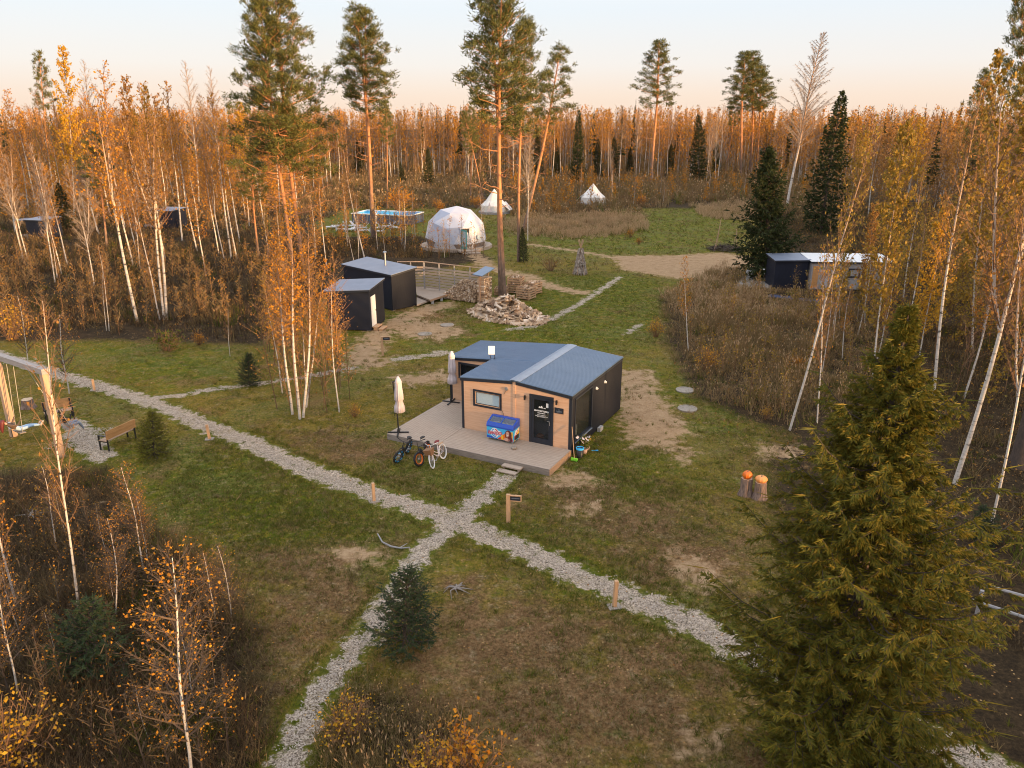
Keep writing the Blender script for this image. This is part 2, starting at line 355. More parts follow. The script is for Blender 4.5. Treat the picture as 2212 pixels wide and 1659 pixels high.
# ------------------------------------------------------------ ground
def gpoly(pts): return np.array([tuple(G(x, y))[:2] for x, y in pts])
def segdist(P, a, b):
    ab = b-a; t = np.clip(((P-a)@ab)/(ab@ab+1e-9), 0, 1); return np.linalg.norm(P-(a+t[:, None]*ab), axis=1), t
def linedist(P, pl, wd):
    """distance to a polyline minus its half width, negative inside; wd: widths at the points"""
    D = np.full(len(P), 1e9)
    for i in range(len(pl)-1):
        d, t = segdist(P, pl[i], pl[i+1]); D = np.minimum(D, d-(wd[i]*(1-t)+wd[i+1]*t)/2)
    return D
def polydist(P, pl):
    D = np.full(len(P), 1e9); ins = np.zeros(len(P), bool); n = len(pl)
    for i in range(n):
        a, b = pl[i], pl[(i+1) % n]; d, _ = segdist(P, a, b); D = np.minimum(D, d)
        c = (a[1] > P[:, 1]) != (b[1] > P[:, 1])
        with np.errstate(divide='ignore', invalid='ignore'):
            xx = (b[0]-a[0])*(P[:, 1]-a[1])/(b[1]-a[1]+1e-12)+a[0]
        ins ^= c & (P[:, 0] < xx)
    return np.where(ins, -D, D)
GRAVEL = [  # (pixel polyline, width m)
 ([(-60, 745), (0, 768), (80, 793), (150, 815), (230, 838), (300, 862), (375, 888), (450, 920), (530, 950), (600, 985), (670, 1015), (750, 1046), (830, 1073), (900, 1097), (985, 1128), (1060, 1158), (1130, 1185), (1250, 1243), (1330, 1275), (1400, 1306), (1480, 1340), (1560, 1382), (1660, 1432), (1750, 1480), (1880, 1545), (2000, 1600), (2110, 1650), (2200, 1700)], 1.0),
 ([(985, 1128), (1010, 1100), (1045, 1068), (1090, 1032)], .82),
 ([(985, 1128), (945, 1160), (905, 1195), (872, 1250), (835, 1315), (790, 1370), (745, 1420), (700, 1480), (665, 1540), (635, 1600), (605, 1680)], .72),
 ([(320, 862), (390, 853), (450, 843), (530, 832), (600, 823), (700, 806), (770, 793)], .5),
 ([(1095, 712), (1150, 705), (1200, 684), (1240, 664), (1275, 640), (1340, 598)], .5),
 ([(860, 775), (930, 766), (965, 760)], .7),
 ([(1355, 720), (1385, 700)], .35)]
SANDLINE = [
 ([(770, 793), (785, 770), (800, 745), (825, 715), (870, 690), (915, 670), (960, 658)], 1.9),
 ([(1140, 600), (1190, 618), (1240, 630), (1265, 632)], 1.5), ([(1010, 545), (1040, 560), (1060, 580), (1100, 590), (1150, 600)], 1.6),
 ([(1150, 528), (1230, 540), (1300, 552), (1340, 560)], 1.0),
 ([(790, 790), (860, 775)], 1.2)]
SAND = [
 [(1450, 1200), (1540, 1215), (1560, 1270), (1480, 1262)], [(1230, 1085), (1290, 1090), (1285, 1112), (1235, 1108)], [(730, 1185), (800, 1180), (815, 1215), (745, 1225)], [(1640, 960), (1720, 965), (1715, 990), (1640, 985)], [(1480, 1590), (1540, 1590), (1535, 1620), (1485, 1618)],
 [(1320, 552), (1450, 552), (1560, 545), (1620, 555), (1640, 590), (1560, 605), (1450, 600), (1345, 582)],
 [(1335, 800), (1400, 800), (1420, 850), (1465, 900), (1490, 930), (1440, 970), (1370, 965), (1340, 900)],
 [(830, 700), (900, 690), (970, 700), (1000, 715), (960, 735), (880, 730)], [(850, 815), (960, 800), (975, 825), (870, 832)],
 [(1195, 1010), (1290, 1030), (1280, 1048), (1190, 1045)], [(1420, 960), (1500, 975), (1480, 1000)]]
GREEN = [
 [(680, 480), (750, 450), (930, 448), (940, 505), (860, 512), (690, 512)], [(1040, 480), (1120, 470), (1130, 560), (1060, 555)],
 [(1120, 480), (1400, 455), (1500, 440), (1600, 470), (1590, 540), (1420, 550), (1250, 550), (1150, 530)],
 [(1100, 600), (1340, 590), (1440, 610), (1420, 720), (1330, 760), (1150, 760), (1000, 745), (900, 760), (850, 720), (960, 690), (1020, 660)],
 [(100, 740), (350, 745), (500, 770), (510, 810), (330, 845), (200, 800)],
 [(1340, 860), (1360, 900), (1300, 980), (1230, 975)], [(1430, 800), (1600, 820), (1700, 900), (1560, 930), (1450, 870)],
 [(850, 1000), (1100, 1030), (1060, 1060), (960, 1080), (850, 1040)], [(330, 960), (560, 1000), (750, 1090), (930, 1120), (880, 1170), (620, 1180), (400, 1140), (200, 1000)],
 [(1050, 1120), (1250, 1160), (1350, 1250), (1500, 1330), (1450, 1360), (1250, 1270), (1080, 1190)], [(240, 980), (420, 970), (420, 1100), (250, 1060)],
 [(700, 640), (760, 600), (1000, 640), (1000, 660), (900, 720), (760, 760)], [(1200, 970), (1400, 980), (1500, 1040), (1400, 1080), (1250, 1050)]]
GREY = [
 [(1180, 1050), (1350, 1050), (1600, 1180), (1600, 1300), (1450, 1260), (1300, 1180)], [(1000, 1240), (1150, 1290), (1500, 1400), (1700, 1660), (1000, 1660), (860, 1440)],
 [(600, 1180), (800, 1200), (800, 1320), (650, 1450), (560, 1350)], [(700, 940), (840, 950), (850, 1000), (720, 990)], [(860, 660), (1000, 670), (960, 720)]]
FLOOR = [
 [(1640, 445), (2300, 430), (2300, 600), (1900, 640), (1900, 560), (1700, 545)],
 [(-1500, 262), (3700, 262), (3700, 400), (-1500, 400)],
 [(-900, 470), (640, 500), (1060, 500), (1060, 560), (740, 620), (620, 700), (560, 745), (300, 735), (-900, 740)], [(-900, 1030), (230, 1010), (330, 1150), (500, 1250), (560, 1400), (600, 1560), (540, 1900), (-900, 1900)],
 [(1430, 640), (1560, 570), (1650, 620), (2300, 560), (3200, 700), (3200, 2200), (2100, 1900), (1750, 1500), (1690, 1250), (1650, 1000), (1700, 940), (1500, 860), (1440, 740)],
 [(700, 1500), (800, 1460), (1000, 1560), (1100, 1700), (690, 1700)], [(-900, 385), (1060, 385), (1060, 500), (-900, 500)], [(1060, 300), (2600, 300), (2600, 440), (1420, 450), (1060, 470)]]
gv = [(gpoly(p), np.full(len(p), wd)) for p, wd in GRAVEL]; sv = [(gpoly(p), np.full(len(p), wd)) for p, wd in SANDLINE]
BENCHPATCH = gpoly([(125, 905), (172, 900), (205, 930), (245, 985), (215, 998), (160, 975)])
POOLP = gpoly([(680, 480), (750, 448), (930, 445), (1150, 455), (1150, 560), (1060, 560), (1040, 545), (900, 510), (690, 512)]); SANDP = [gpoly(p) for p in SAND]; GREENP = [gpoly(p) for p in GREEN]; GREYP = [gpoly(p) for p in GREY]; FLOORP = [gpoly(p) for p in FLOOR]
def soft(d, s): return np.clip(.5-d/(2*s), 0, 1)
def lines(P, L): return np.min([linedist(P, a, b) for a, b in L], axis=0)
def masks(P):
    gd = np.minimum(lines(P, gv), polydist(P, BENCHPATCH))
    sd_ = np.minimum(lines(P, sv), np.min([polydist(P, p) for p in SANDP], axis=0))
    gr = np.min([polydist(P, p) for p in GREENP], axis=0); gy = np.min([polydist(P, p) for p in GREYP], axis=0); fl = np.maximum(np.min([polydist(P, p) for p in FLOORP], axis=0), -polydist(P, POOLP))
    return gd, sd_, gr, gy, fl
xs = np.concatenate([-np.geomspace(900, 62, 22), np.arange(-60, 60, .3), np.geomspace(60.2, 900, 22)])
ys = np.concatenate([[-300, -150, -60, -20, 0, 5], np.arange(8, 105, .3), np.geomspace(105.5, 1100, 40)])
XX, YY = np.meshgrid(xs, ys); PG = np.stack([XX.ravel(), YY.ravel()], 1)
gd, sdn, grn, gry, flr = masks(PG)
m1 = np.stack([soft(gd, .6), soft(sdn, 1.0), soft(grn, 4.0), soft(gry, 4.0)], 1).astype(np.float32)
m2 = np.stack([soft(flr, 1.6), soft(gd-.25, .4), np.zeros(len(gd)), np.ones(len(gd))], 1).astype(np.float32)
nx, ny = len(xs), len(ys)
gm = MB(); ii = (np.arange(ny-1)[:, None]*nx+np.arange(nx-1)[None]).ravel()
# the soil is uneven by a few centimetres away from the buildings
rr = np.random.default_rng(5); ph = rr.random((8, 3))*6.28; kk = rr.normal(size=(8, 2))*.55
zz = sum(np.sin(PG@kk[i]+ph[i, 0]) for i in range(8))*.006
gm.add(np.concatenate([PG, (zz-.012)[:, None]], 1), np.stack([ii, ii+1, ii+nx+1, ii+nx], 1))
gmat, t, b = _mat('ground_soil')
a1 = N(t, 'ShaderNodeAttribute', attribute_name='mask'); a2 = N(t, 'ShaderNodeAttribute', attribute_name='masktwo'); tc = N(t, 'ShaderNodeTexCoord')
s1 = N(t, 'ShaderNodeSeparateColor'); s2 = N(t, 'ShaderNodeSeparateColor'); t.links.new(a1.outputs['Color'], s1.inputs[0]); t.links.new(a2.outputs['Color'], s2.inputs[0])
def noise(sc, det=5, ro=.6, off=0):
    mp = N(t, 'ShaderNodeMapping'); mp.inputs['Location'].default_value = (off, off*1.7, 0); t.links.new(tc.outputs['Object'], mp.inputs[0])
    n = N(t, 'ShaderNodeTexNoise', Scale=sc, Detail=det, Roughness=ro); t.links.new(mp.outputs[0], n.inputs['Vector']); return n.outputs[0]
def ramp(src, stops):
    r_ = N(t, 'ShaderNodeValToRGB'); el = r_.color_ramp.elements; el[0].position, el[0].color = stops[0][0], rgb(stops[0][1]); el[1].position, el[1].color = stops[-1][0], rgb(stops[-1][1])
    for p_, c_ in stops[1:-1]: e = el.new(p_); e.color = rgb(c_)
    t.links.new(src, r_.inputs[0]); return r_.outputs[0]
def mth(op, a, b_=None, c_=None, clamp=False):
    n = N(t, 'ShaderNodeMath', operation=op); n.use_clamp = clamp
    for i, v in enumerate((a, b_, c_)):
        if v is None: continue
        if isinstance(v, (int, float)): n.inputs[i].default_value = v
        else: t.links.new(v, n.inputs[i])
    return n.outputs[0]
def mixc(f_, A, B):
    n = N(t, 'ShaderNodeMix', data_type='RGBA')
    for s_, v in ((0, f_), (6, A), (7, B)):
        if isinstance(v, tuple): n.inputs[s_].default_value = rgb(v)
        elif isinstance(v, (int, float)): n.inputs[s_].default_value = v
        else: t.links.new(v, n.inputs[s_])
    return n.outputs[2]
nA, nB, nC, nD, nE = noise(.35, 6, .62), noise(1.6, 8, .7, 9), noise(9, 6, .75, 3), noise(32, 4, .8, 5), noise(.8, 7, .68, 31)
def edge(maskv, n_, amt, hard):   # mask broken up by noise, then hardened
    v = mth('ADD', maskv, mth('MULTIPLY', mth('SUBTRACT', n_, .5), amt)); return mth('MULTIPLY_ADD', mth('SUBTRACT', v, .5), hard, .5, True)
grassc = ramp(mth('ADD', mth('MULTIPLY', nB, .55), mth('MULTIPLY', nC, .45)), [(.36, (0.0362, 0.0593, 0.0031)), (.47, (0.0906, 0.1095, 0.0054)), (.54, (0.1570, 0.1415, 0.0091)), (.64, (0.3140, 0.1962, 0.0257))])
olive = ramp(mth('ADD', mth('MULTIPLY', nC, .6), mth('MULTIPLY', nE, .4)), [(.36, (0.0511, 0.0495, 0.0049)), (.46, (0.1233, 0.1029, 0.0100)), (.53, (0.2125, 0.1441, 0.0218)), (.64, (0.3571, 0.2470, 0.0514))])
deadc = ramp(mth('ADD', mth('MULTIPLY', nC, .7), mth('MULTIPLY', nE, .3)), [(.36, (0.0629, 0.0329, 0.0137)), (.46, (0.1510, 0.0824, 0.0342)), (.54, (0.2432, 0.1385, 0.0620)), (.65, (0.3775, 0.2308, 0.1112))])
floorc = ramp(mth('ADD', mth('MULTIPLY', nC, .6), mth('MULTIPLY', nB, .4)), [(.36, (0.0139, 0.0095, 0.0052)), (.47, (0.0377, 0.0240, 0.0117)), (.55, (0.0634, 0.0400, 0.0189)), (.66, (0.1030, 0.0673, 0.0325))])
sandc = ramp(mth('ADD', mth('MULTIPLY', nC, .5), mth('MULTIPLY', nB, .5)), [(.32, (0.2024, 0.1224, 0.0687)), (.5, (0.3956, 0.2542, 0.1413)), (.66, (0.5152, 0.3578, 0.2099))])
gfac = edge(s1.outputs[2], nE, 2.6, 2.6)
c = mixc(gfac, olive, grassc); c = mixc(mth('MULTIPLY', mth('MULTIPLY_ADD', mth('SUBTRACT', noise(.22, 5, .65, 57), .52), 10, .3, True), .5), c, ramp(nC, [(.38, (.05, .075, .014)), (.5, (.13, .145, .03)), (.62, (.24, .19, .07))]))
c = mixc(edge(a1.outputs['Alpha'], noise(.55, 8, .7, 91), 2.6, 2.4), c, deadc)
straw = mth('MULTIPLY_ADD', mth('SUBTRACT', noise(2.3, 8, .75, 13), .53), 9, 0, True); c = mixc(mth('MULTIPLY', straw, .6), c, ramp(nC, [(.38, (.16, .11, .055)), (.5, (.27, .20, .11)), (.62, (.42, .33, .20))]))
moss = mth('MULTIPLY_ADD', mth('SUBTRACT', noise(1.1, 8, .75, 23), .55), 10, 0, True); c = mixc(mth('MULTIPLY', moss, .6), c, ramp(nC, [(.38, (.028, .048, .008)), (.5, (.065, .095, .014)), (.62, (.13, .14, .03))]))
bald = mth('MULTIPLY_ADD', mth('SUBTRACT', nA, .56), 9, 0, True)
c = mixc(mth('MULTIPLY', bald, .65), c, deadc)
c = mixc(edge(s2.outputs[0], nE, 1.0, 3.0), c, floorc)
c = mixc(edge(s1.outputs[1], nB, 2.6, 2.6), c, sandc)
# gravel of pale wood chips with grass growing in from the edges
vor = N(t, 'ShaderNodeTexVoronoi', Scale=30.0); t.links.new(tc.outputs['Object'], vor.inputs['Vector']); vs = N(t, 'ShaderNodeSeparateColor'); t.links.new(vor.outputs['Color'], vs.inputs[0])
gravc = ramp(mth('ADD', mth('MULTIPLY', vs.outputs[0], .55), mth('MULTIPLY', nC, .45)), [(.22, (0.1120, 0.0853, 0.0626)), (.40, (0.3248, 0.2600, 0.1978)), (.58, (0.4816, 0.3900, 0.3036)), (.78, (0.7168, 0.5928, 0.4692))])
c = mixc(mth('MULTIPLY', edge(s2.outputs[1], nB, 1.8, 3.0), .8), c, grassc)
gfin = edge(s1.outputs[0], nB, 2.3, 6.0); gravd = mixc(mth('MULTIPLY_ADD', mth('SUBTRACT', noise(1.1, 6, .7, 77), .52), 6, 0, True), gravc, mixc(.5, gravc, olive)); c = mixc(gfin, c, gravd)
# fallen birch leaves
lv = N(t, 'ShaderNodeTexVoronoi', Scale=6.0); t.links.new(tc.outputs['Object'], lv.inputs['Vector']); ls = N(t, 'ShaderNodeSeparateColor'); t.links.new(lv.outputs['Color'], ls.inputs[0])
c = mixc(mth('MULTIPLY', mth('LESS_THAN', lv.outputs['Distance'], .17), mth('GREATER_THAN', ls.outputs[0], .62)), c, ramp(ls.outputs[1], [(0, (.30, .12, .03)), (1, (.55, .36, .16))]))
t.links.new(c, b.inputs['Base Color']); b.inputs['Roughness'].default_value = .95; b.inputs['Specular IOR Level'].default_value = .15
bp = N(t, 'ShaderNodeBump', Strength=1.0, Distance=.10); t.links.new(mth('ADD', mth('MULTIPLY', nC, .6), mth('MULTIPLY', nD, .3)), bp.inputs['Height']); t.links.new(bp.outputs[0], b.inputs['Normal'])
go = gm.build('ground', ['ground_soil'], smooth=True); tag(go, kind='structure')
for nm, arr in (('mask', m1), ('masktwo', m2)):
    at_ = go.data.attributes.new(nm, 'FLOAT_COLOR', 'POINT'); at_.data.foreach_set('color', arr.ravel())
# wood chips lying on the gravel paths
rng = np.random.default_rng(11)
def along(L, n, spread):
    out = []
    for pl, wd in L:
        for i in range(len(pl)-1):
            Ls = np.linalg.norm(pl[i+1]-pl[i]); k = int(n*Ls*wd[i]); tt = rng.random(k)[:, None]; d = (pl[i+1]-pl[i])/Ls; nrm = np.array([-d[1], d[0]])
            out.append(pl[i]+(pl[i+1]-pl[i])*tt+nrm*(np.clip(rng.normal(size=(k, 1))*.24, -.55, .55)*wd[i]*spread))
    return np.concatenate(out)
cp = along([(pl, wd) for pl, wd in gv if True], 150, 1.0); cp = np.concatenate([cp, BENCHPATCH.mean(0)+(rng.random((1400, 2))-.5)*np.array([2.6, 2.6])])
cp = cp[(cp[:, 1] > 11) & (cp[:, 1] < 60)]
cb = MB(); n = len(cp); C3 = np.concatenate([cp, .008+.02*rng.random((n, 1))], 1); th = rng.random(n)*6.28; L = .012+.022*rng.random(n); Wd = .006+.012*rng.random(n)
a = np.stack([np.cos(th), np.sin(th), rng.normal(size=n)*.25], 1)*L[:, None]; q = np.stack([-np.sin(th), np.cos(th), rng.normal(size=n)*.35], 1)*Wd[:, None]
cb.add(np.stack([C3-a-q, C3+a-q, C3+a+q, C3-a+q], 1).reshape(-1, 3), np.arange(4*n).reshape(n, 4))
tag(cb.build('wood_chips', 'chips'), 'pale wood chips and gravel strewn along the crossing footpaths', 'gravel', kind='stuff')
# ------------------------------------------------------------ grass and brush as ground cover
def inside(P, polys): return np.any([polydist(P, p) < 0 for p in polys], axis=0)
def scatter(x0, x1, y0, y1, dens, near=None):
    n = int((x1-x0)*(y1-y0)*dens); return np.stack([x0+(x1-x0)*rng.random(n), y0+(y1-y0)*rng.random(n)], 1)
KEEP = []   # footprints kept clear, filled by the builders: (cx, cy, half x, half y, angle)
def clear(P, pad=0.0):
    ok = np.ones(len(P), bool)
    for cx, cy, hx, hy, an in KEEP:
        d = P-np.array([cx, cy]); x = d[:, 0]*math.cos(an)+d[:, 1]*math.sin(an); y = -d[:, 0]*math.sin(an)+d[:, 1]*math.cos(an)
        ok &= ~((np.abs(x) < hx+pad) & (np.abs(y) < hy+pad))
    return ok
def infov(P, m=80):
    z = P[:, 1]*cP+CAM_H*sP; x = 1106+F_PX*P[:, 0]/z; return (x > -m) & (x < 2212+m)

# ------------------------------------------------------------ cafe house
def z2(x, y): return (674+.25*x, 432+.25*y)
def z4(x, y): return (1209.6+.36456*x, 345.6+.36456*y)
def RX(x, y, z): return Matrix.Translation((x, y, z)) @ Matrix.Rotation(math.pi/2, 4, 'X')      # a flat drawing standing up, facing -y
def RS(x, y, z): return Matrix(((0, 0, 1, x), (1, 0, 0, y), (0, 1, 0, z), (0, 0, 0, 1)))            # the same facing +x
YAW = -.4805; HX, HY = 2.6143, 31.1447
def hut_loc(x, y): c_, s_ = math.cos(YAW), math.sin(YAW); return (HX+x*c_-y*s_, HY+x*s_+y*c_)
house = empty('wooden_house', (HX, HY, 0), YAW, 'small modern house with pale wood front, dark ribbed side wall and blue steel roof', 'house')
XL, XW, DV, SV, XM, HD = -5.62, -8.22, 6.30, 3.15, -2.81, .28
def hz(x): return 3.06-.0854*(x-XM) if x > XM else 3.06-.093*(XM-x)
def wall(mb, x0, x1, y0, y1, z0, holes, mi=0, top=hz, drop=.04):
    cuts = sorted({x0, x1, *[h_ for o in holes for h_ in o[:2]], *([XM] if x0 < XM < x1 else [])})
    for a_, b_ in zip(cuts, cuts[1:]):
        hs = [o for o in holes if o[0] <= a_+1e-6 and o[1] >= b_-1e-6]
        def pc(za, zb=None):
            ta, tb = (top(a_)-drop, top(b_)-drop) if zb is None else (zb, zb)
            mb.hexa([(a_, y0, za), (b_, y0, za), (b_, y1, za), (a_, y1, za), (a_, y0, ta), (b_, y0, tb), (b_, y1, tb), (a_, y1, ta)], mi)
        if not hs: pc(z0)
        else:
            if hs[0][2] > z0+.01: pc(z0, hs[0][2])
            pc(hs[0][3])
mb = MB(); wall(mb, XL+.13, -.13, 0, .14, HD-.02, [(-4.86, -3.60, 1.64, 2.22), (-1.96, -.96, HD-.02, 2.50)]); wood1 = mb.build('wood_wall', 'wood_wall', house)
mb = MB(); wall(mb, XW+.13, XL-.02, SV, SV+.14, HD-.02, [(-7.6, -5.95, 1.60, 2.28)]); mb.build('wood_wall', 'wood_wall', house)
mb = MB(); mb.box(-2.90, -2.76, -.022, -.002, HD, 2.98); mb.build('wall_batten', 'wood_wall', house)
mb = MB()   # right side wall with the big window opening (y .42-2.34, z .60-2.50)
for y0, y1, z0, z1 in ((.13, .40, .05, 2.76), (2.36, DV-.01, .05, 2.76), (.40, 2.36, .05, .52), (.40, 2.36, 2.50, 2.76)): mb.box(-.12, 0, y0, y1, z0, z1)
mb.build('side_wall', 'dark_clad_side', house)
mb = MB(); wall(mb, XW, 0, DV-.01, DV+.12, .05, []); mb.build('back_wall', 'dark_clad', house)
mb = MB(); mb.box(XL-.001, XL+.12, .13, SV, HD, hz(XL)-.05); mb.box(XW, XW+.12, SV+.13, DV-.01, .05, hz(XW)-.05); mb.build('side_wall', 'dark_clad_side', house)
mb = MB()
for x, y, z0, zt in ((XL, -.006, HD, hz(XL)), (-.13, -.006, .04, hz(0)), (XW, SV-.006, .1, hz(XW))): mb = MB(); mb.box(x, x+.13, y, y+.13, z0, zt-.06); mb.build('corner_trim', 'navy_trim', house)
mb = MB()   # fascia boards under the roof edge
def fasc(x0, x1, y): mb.hexa([(x0, y-.05, hz(x0)-.14), (x1, y-.05, hz(x1)-.14), (x1, y-.008, hz(x1)-.14), (x0, y-.008, hz(x0)-.14), (x0, y-.05, hz(x0)-.005), (x1, y-.05, hz(x1)-.005), (x1, y-.008, hz(x1)-.005), (x0, y-.008, hz(x0)-.005)])
fasc(XL-.03, XM-.11, 0); fasc(XM+.07, .03, 0); fasc(XW-.03, XL-.031, SV)
mb.box(.002, .032, -.05, DV+.1, hz(0)-.15, hz(0)-.02); mb.box(XL-.035, XL-.003, .0, SV-.06, hz(XL)-.14, hz(XL)-.02); mb.box(XW-.035, XW-.002, SV-.05, DV+.1, hz(XW)-.14, hz(XW)-.02)
mb.build('fascia', 'navy_trim', house)
def ribs(x0, x1, y0, y1, z0f, per=.125, h=.034):
    n = int((y1-y0)/per); ys_ = []
    for i in range(n):
        y = y0+i*per; ys_ += [(y, 0), (y+per*.62, 0), (y+per*.72, h), (y+per*.9, h)]
    ys_.append((y1, 0)); k = len(ys_)
    V = [(x0, y, z0f(x0)+d) for y, d in ys_]+[(x1, y, z0f(x1)+d) for y, d in ys_]
    m_ = MB(); m_.add(V, [(i, i+1, k+i+1, k+i) for i in range(k-1)]); m_.hexa([(x0, y0, z0f(x0)-.03), (x1, y0, z0f(x1)-.03), (x1, y1, z0f(x1)-.03), (x0, y1, z0f(x0)-.03), (x0, y0, z0f(x0)-.002), (x1, y0, z0f(x1)-.002), (x1, y1, z0f(x1)-.002), (x0, y1, z0f(x0)-.002)]); return m_
roof = ribs(XM, .05, -.06, DV+.14, lambda x: hz(x)+.035).build('roof', 'roof_steel', house)
ribs(XL-.05, XM, -.06, SV-.1, lambda x: hz(x)+.035).build('roof', 'roof_steel', house)
ribs(XW-.05, XM, SV-.1+.001, DV+.14, lambda x: hz(x)+.035).build('roof', 'roof_steel', house)
mb = MB(); zr = hz(XM)+.062; mb.hexa([(XM-.02, -.08, zr), (XM+.30, -.08, zr-.026), (XM+.30, DV+.16, zr-.026), (XM-.02, DV+.16, zr), (XM-.02, -.08, zr+.008), (XM+.30, -.08, zr-.018), (XM+.30, DV+.16, zr-.018), (XM-.02, DV+.16, zr+.008)])
mb.hexa([(XM-.22, -.08, zr-.019), (XM-.021, -.08, zr), (XM-.021, DV+.16, zr), (XM-.22, DV+.16, zr-.019), (XM-.22, -.08, zr-.011), (XM-.021, -.08, zr+.008), (XM-.021, DV+.16, zr+.008), (XM-.22, DV+.16, zr-.011)]); mb.build('ridge_flashing', 'roof_flash', roof)
mb = MB(); mb.box(XW+.12, -.12, SV+.2, DV-.02, .2, HD); mb.box(XL+.12, -.12, .14, SV+.199, .2, HD); mb.build('floor', 'interior_dark', house)
mb = MB(); mb.box(-1.0, -.13, 3.4, 3.46, HD, 2.6); mb.box(XL+.13, -1.0, 3.4, 3.46, HD, 2.6); mb.build('inner_wall', 'interior_warm', house)
mb = MB()
for i in range(-2, 3): mb = MB(); mb.box(-.35, -.1, 1.2*i+3, 1.2*i+3.3, -.2, .05); mb.build('foundation_block', 'concrete', house)
def window(x0, x1, z0, z1, y, par, pane='frosted', fw=.09, name='window', out=.03, parts=True):
    m_ = MB(); m_.box(x0, x0+fw, y-out, y+.1, z0, z1); m_.box(x1-fw, x1, y-out, y+.1, z0, z1); m_.box(x0+fw, x1-fw, y-out, y+.1, z1-fw, z1); m_.box(x0+fw, x1-fw, y-out, y+.1, z0, z0+fw)
    w_ = m_.build(name, 'navy_trim', par)
    m_ = MB(); a_, b_, c_, d_ = x0+fw, x1-fw, z0+fw, z1-fw; k = .055
    m_.box(a_, a_+k, y+.02, y+.07, c_, d_); m_.box(b_-k, b_, y+.02, y+.07, c_, d_); m_.box(a_+k, b_-k, y+.02, y+.07, c_, c_+k); m_.box(a_+k, b_-k, y+.02, y+.07, d_-k, d_); m_.build('sash', 'metal_black', w_)
    m_ = MB(); m_.box(a_+k, b_-k, y+.045, y+.055, c_+k, d_-k); m_.build('pane', pane, w_); return w_
window(-4.98, -3.48, 1.52, 2.34, 0, house)
window(-7.70, -5.85, 1.50, 2.38, SV, house, 'glass_dark')
sw = MB()
for y0, y1, z0, z1 in ((.34, .42, .48, 2.58), (2.32, 2.40, .48, 2.58), (.42, 2.32, .48, .56), (.42, 2.32, 2.50, 2.58)): sw.box(-.09, .035, y0, y1, z0, z1)
swo = sw.build('side_window', 'navy_trim', house); mb = MB(); mb.box(-.05, -.04, .42, 2.32, .56, 2.50); mb.build('pane', 'glass_dark', swo)
mb = MB(); mb.box(.0352, .075, .36, 2.38, .455, .485); mb.build('sill', 'roof_flash', swo)
# door
mb = MB(); F_ = .10
mb.box(-2.05, -2.05+F_, -.05, .1, HD, 2.60); mb.box(-.87-F_, -.87, -.05, .1, HD, 2.60); mb.box(-2.05+F_, -.87-F_, -.05, .1, 2.60-F_, 2.60)
door_frame = mb.build('door_frame', 'navy_trim', house)
mb = MB(); x0, x1, z0, z1 = -1.95, -.97, HD+.01, 2.50; k = .12
mb.box(x0, x0+k, -.03, .04, z0, z1); mb.box(x1-k, x1, -.03, .04, z0, z1); mb.box(x0+k, x1-k, -.03, .04, z0, z0+.24); mb.box(x0+k, x1-k, -.03, .04, z1-k, z1)
door = mb.build('door', 'navy_trim', house)
mb = MB(); mb.box(x0+k, x1-k, 0, .008, z0+.24, z1-k); mb.build('pane', 'glass_dark', door)
mb = MB(); mb.bar((x1-.06, -.06, 1.25), (x1-.06, -.06, 1.45), .02); mb.bar((x1-.06, -.03, 1.44), (x1-.06, -.06, 1.44), .015); mb.bar((x1-.06, -.06, 1.44), (x1-.19, -.06, 1.44), .02); mb.build('handle', 'metal_grey', door)
for zz_ in (.55, 1.45, 2.25): mb = MB(); mb.cyl((x0+.012, -.045, zz_), (x0+.012, -.045, zz_+.1), .014, k=8); mb.build('hinge', 'metal_black', door)
mb = MB(); mb.prism([(-1.23, 2.07), (-1.12, 2.07), (-1.12, 2.27), (-1.23, 2.27)], .012, .016, 0, RX(0, 0, 0)); mb.build('paper_notice', 'white_paint', door)
text('lettering', 'Администрация', .115, 'white_paint', door, RX(-1.46, -.012, 1.83), .002, bold=.004)
text('lettering', 'глэмпинга', .075, 'white_paint', door, RX(-1.46, -.012, 1.735), .002, bold=.002)
mb = MB(); rl = random.Random(4)   # lines too small to read: short strokes
for zz_, xa, xb, hh in ((1.665, -1.66, -1.27, .026), (1.61, -1.76, -1.17, .020), (1.575, -1.66, -1.26, .018)):
    x = xa; mb = MB()
    while x < xb: wd = .02+.03*rl.random(); mb.prism([(x, zz_-hh/2), (x+wd, zz_-hh/2), (x+wd, zz_+hh/2), (x, zz_+hh/2)], .012, .014, 0, RX(0, 0, 0)); x += wd+.014
    mb.build('lettering', 'white_paint', door)
mb = MB()   # little house emblem on the glass
for a_, b_, h_ in ((-1.60, -1.50, .07), (-1.51, -1.40, .10)):
    mb.prism([(a_, 2.0), (b_, 2.0), (b_, 2.0+h_*.6), ((a_+b_)/2, 2.0+h_*1.15), (a_, 2.0+h_*.6)], .012, .015, 0, RX(0, 0, 0))
mb.prism([(-1.36, 2.0), (-1.25, 2.0), (-1.25, 2.03), (-1.36, 2.03)], .012, .015, 0, RX(0, 0, 0)); mb.build('emblem', 'white_paint', door)
mb = MB(); mb.box(-.815, -.39, -.024, -.002, 1.90, 2.16); plate = mb.build('name_plate', 'navy_trim', house)
mb = MB(); x = -.74
while x < -.47: mb.prism([(x, 1.985), (x+.022, 1.985), (x+.022, 2.02), (x, 2.02)], .026, .028, 0, RX(0, 0, 0)); x += .032
mb.build('lettering', 'roof_flash', plate); mb = MB(); x = -.70
while x < -.50: mb.prism([(x, 1.945), (x+.014, 1.945), (x+.014, 1.96), (x, 1.96)], .026, .028, 0, RX(0, 0, 0)); x += .022
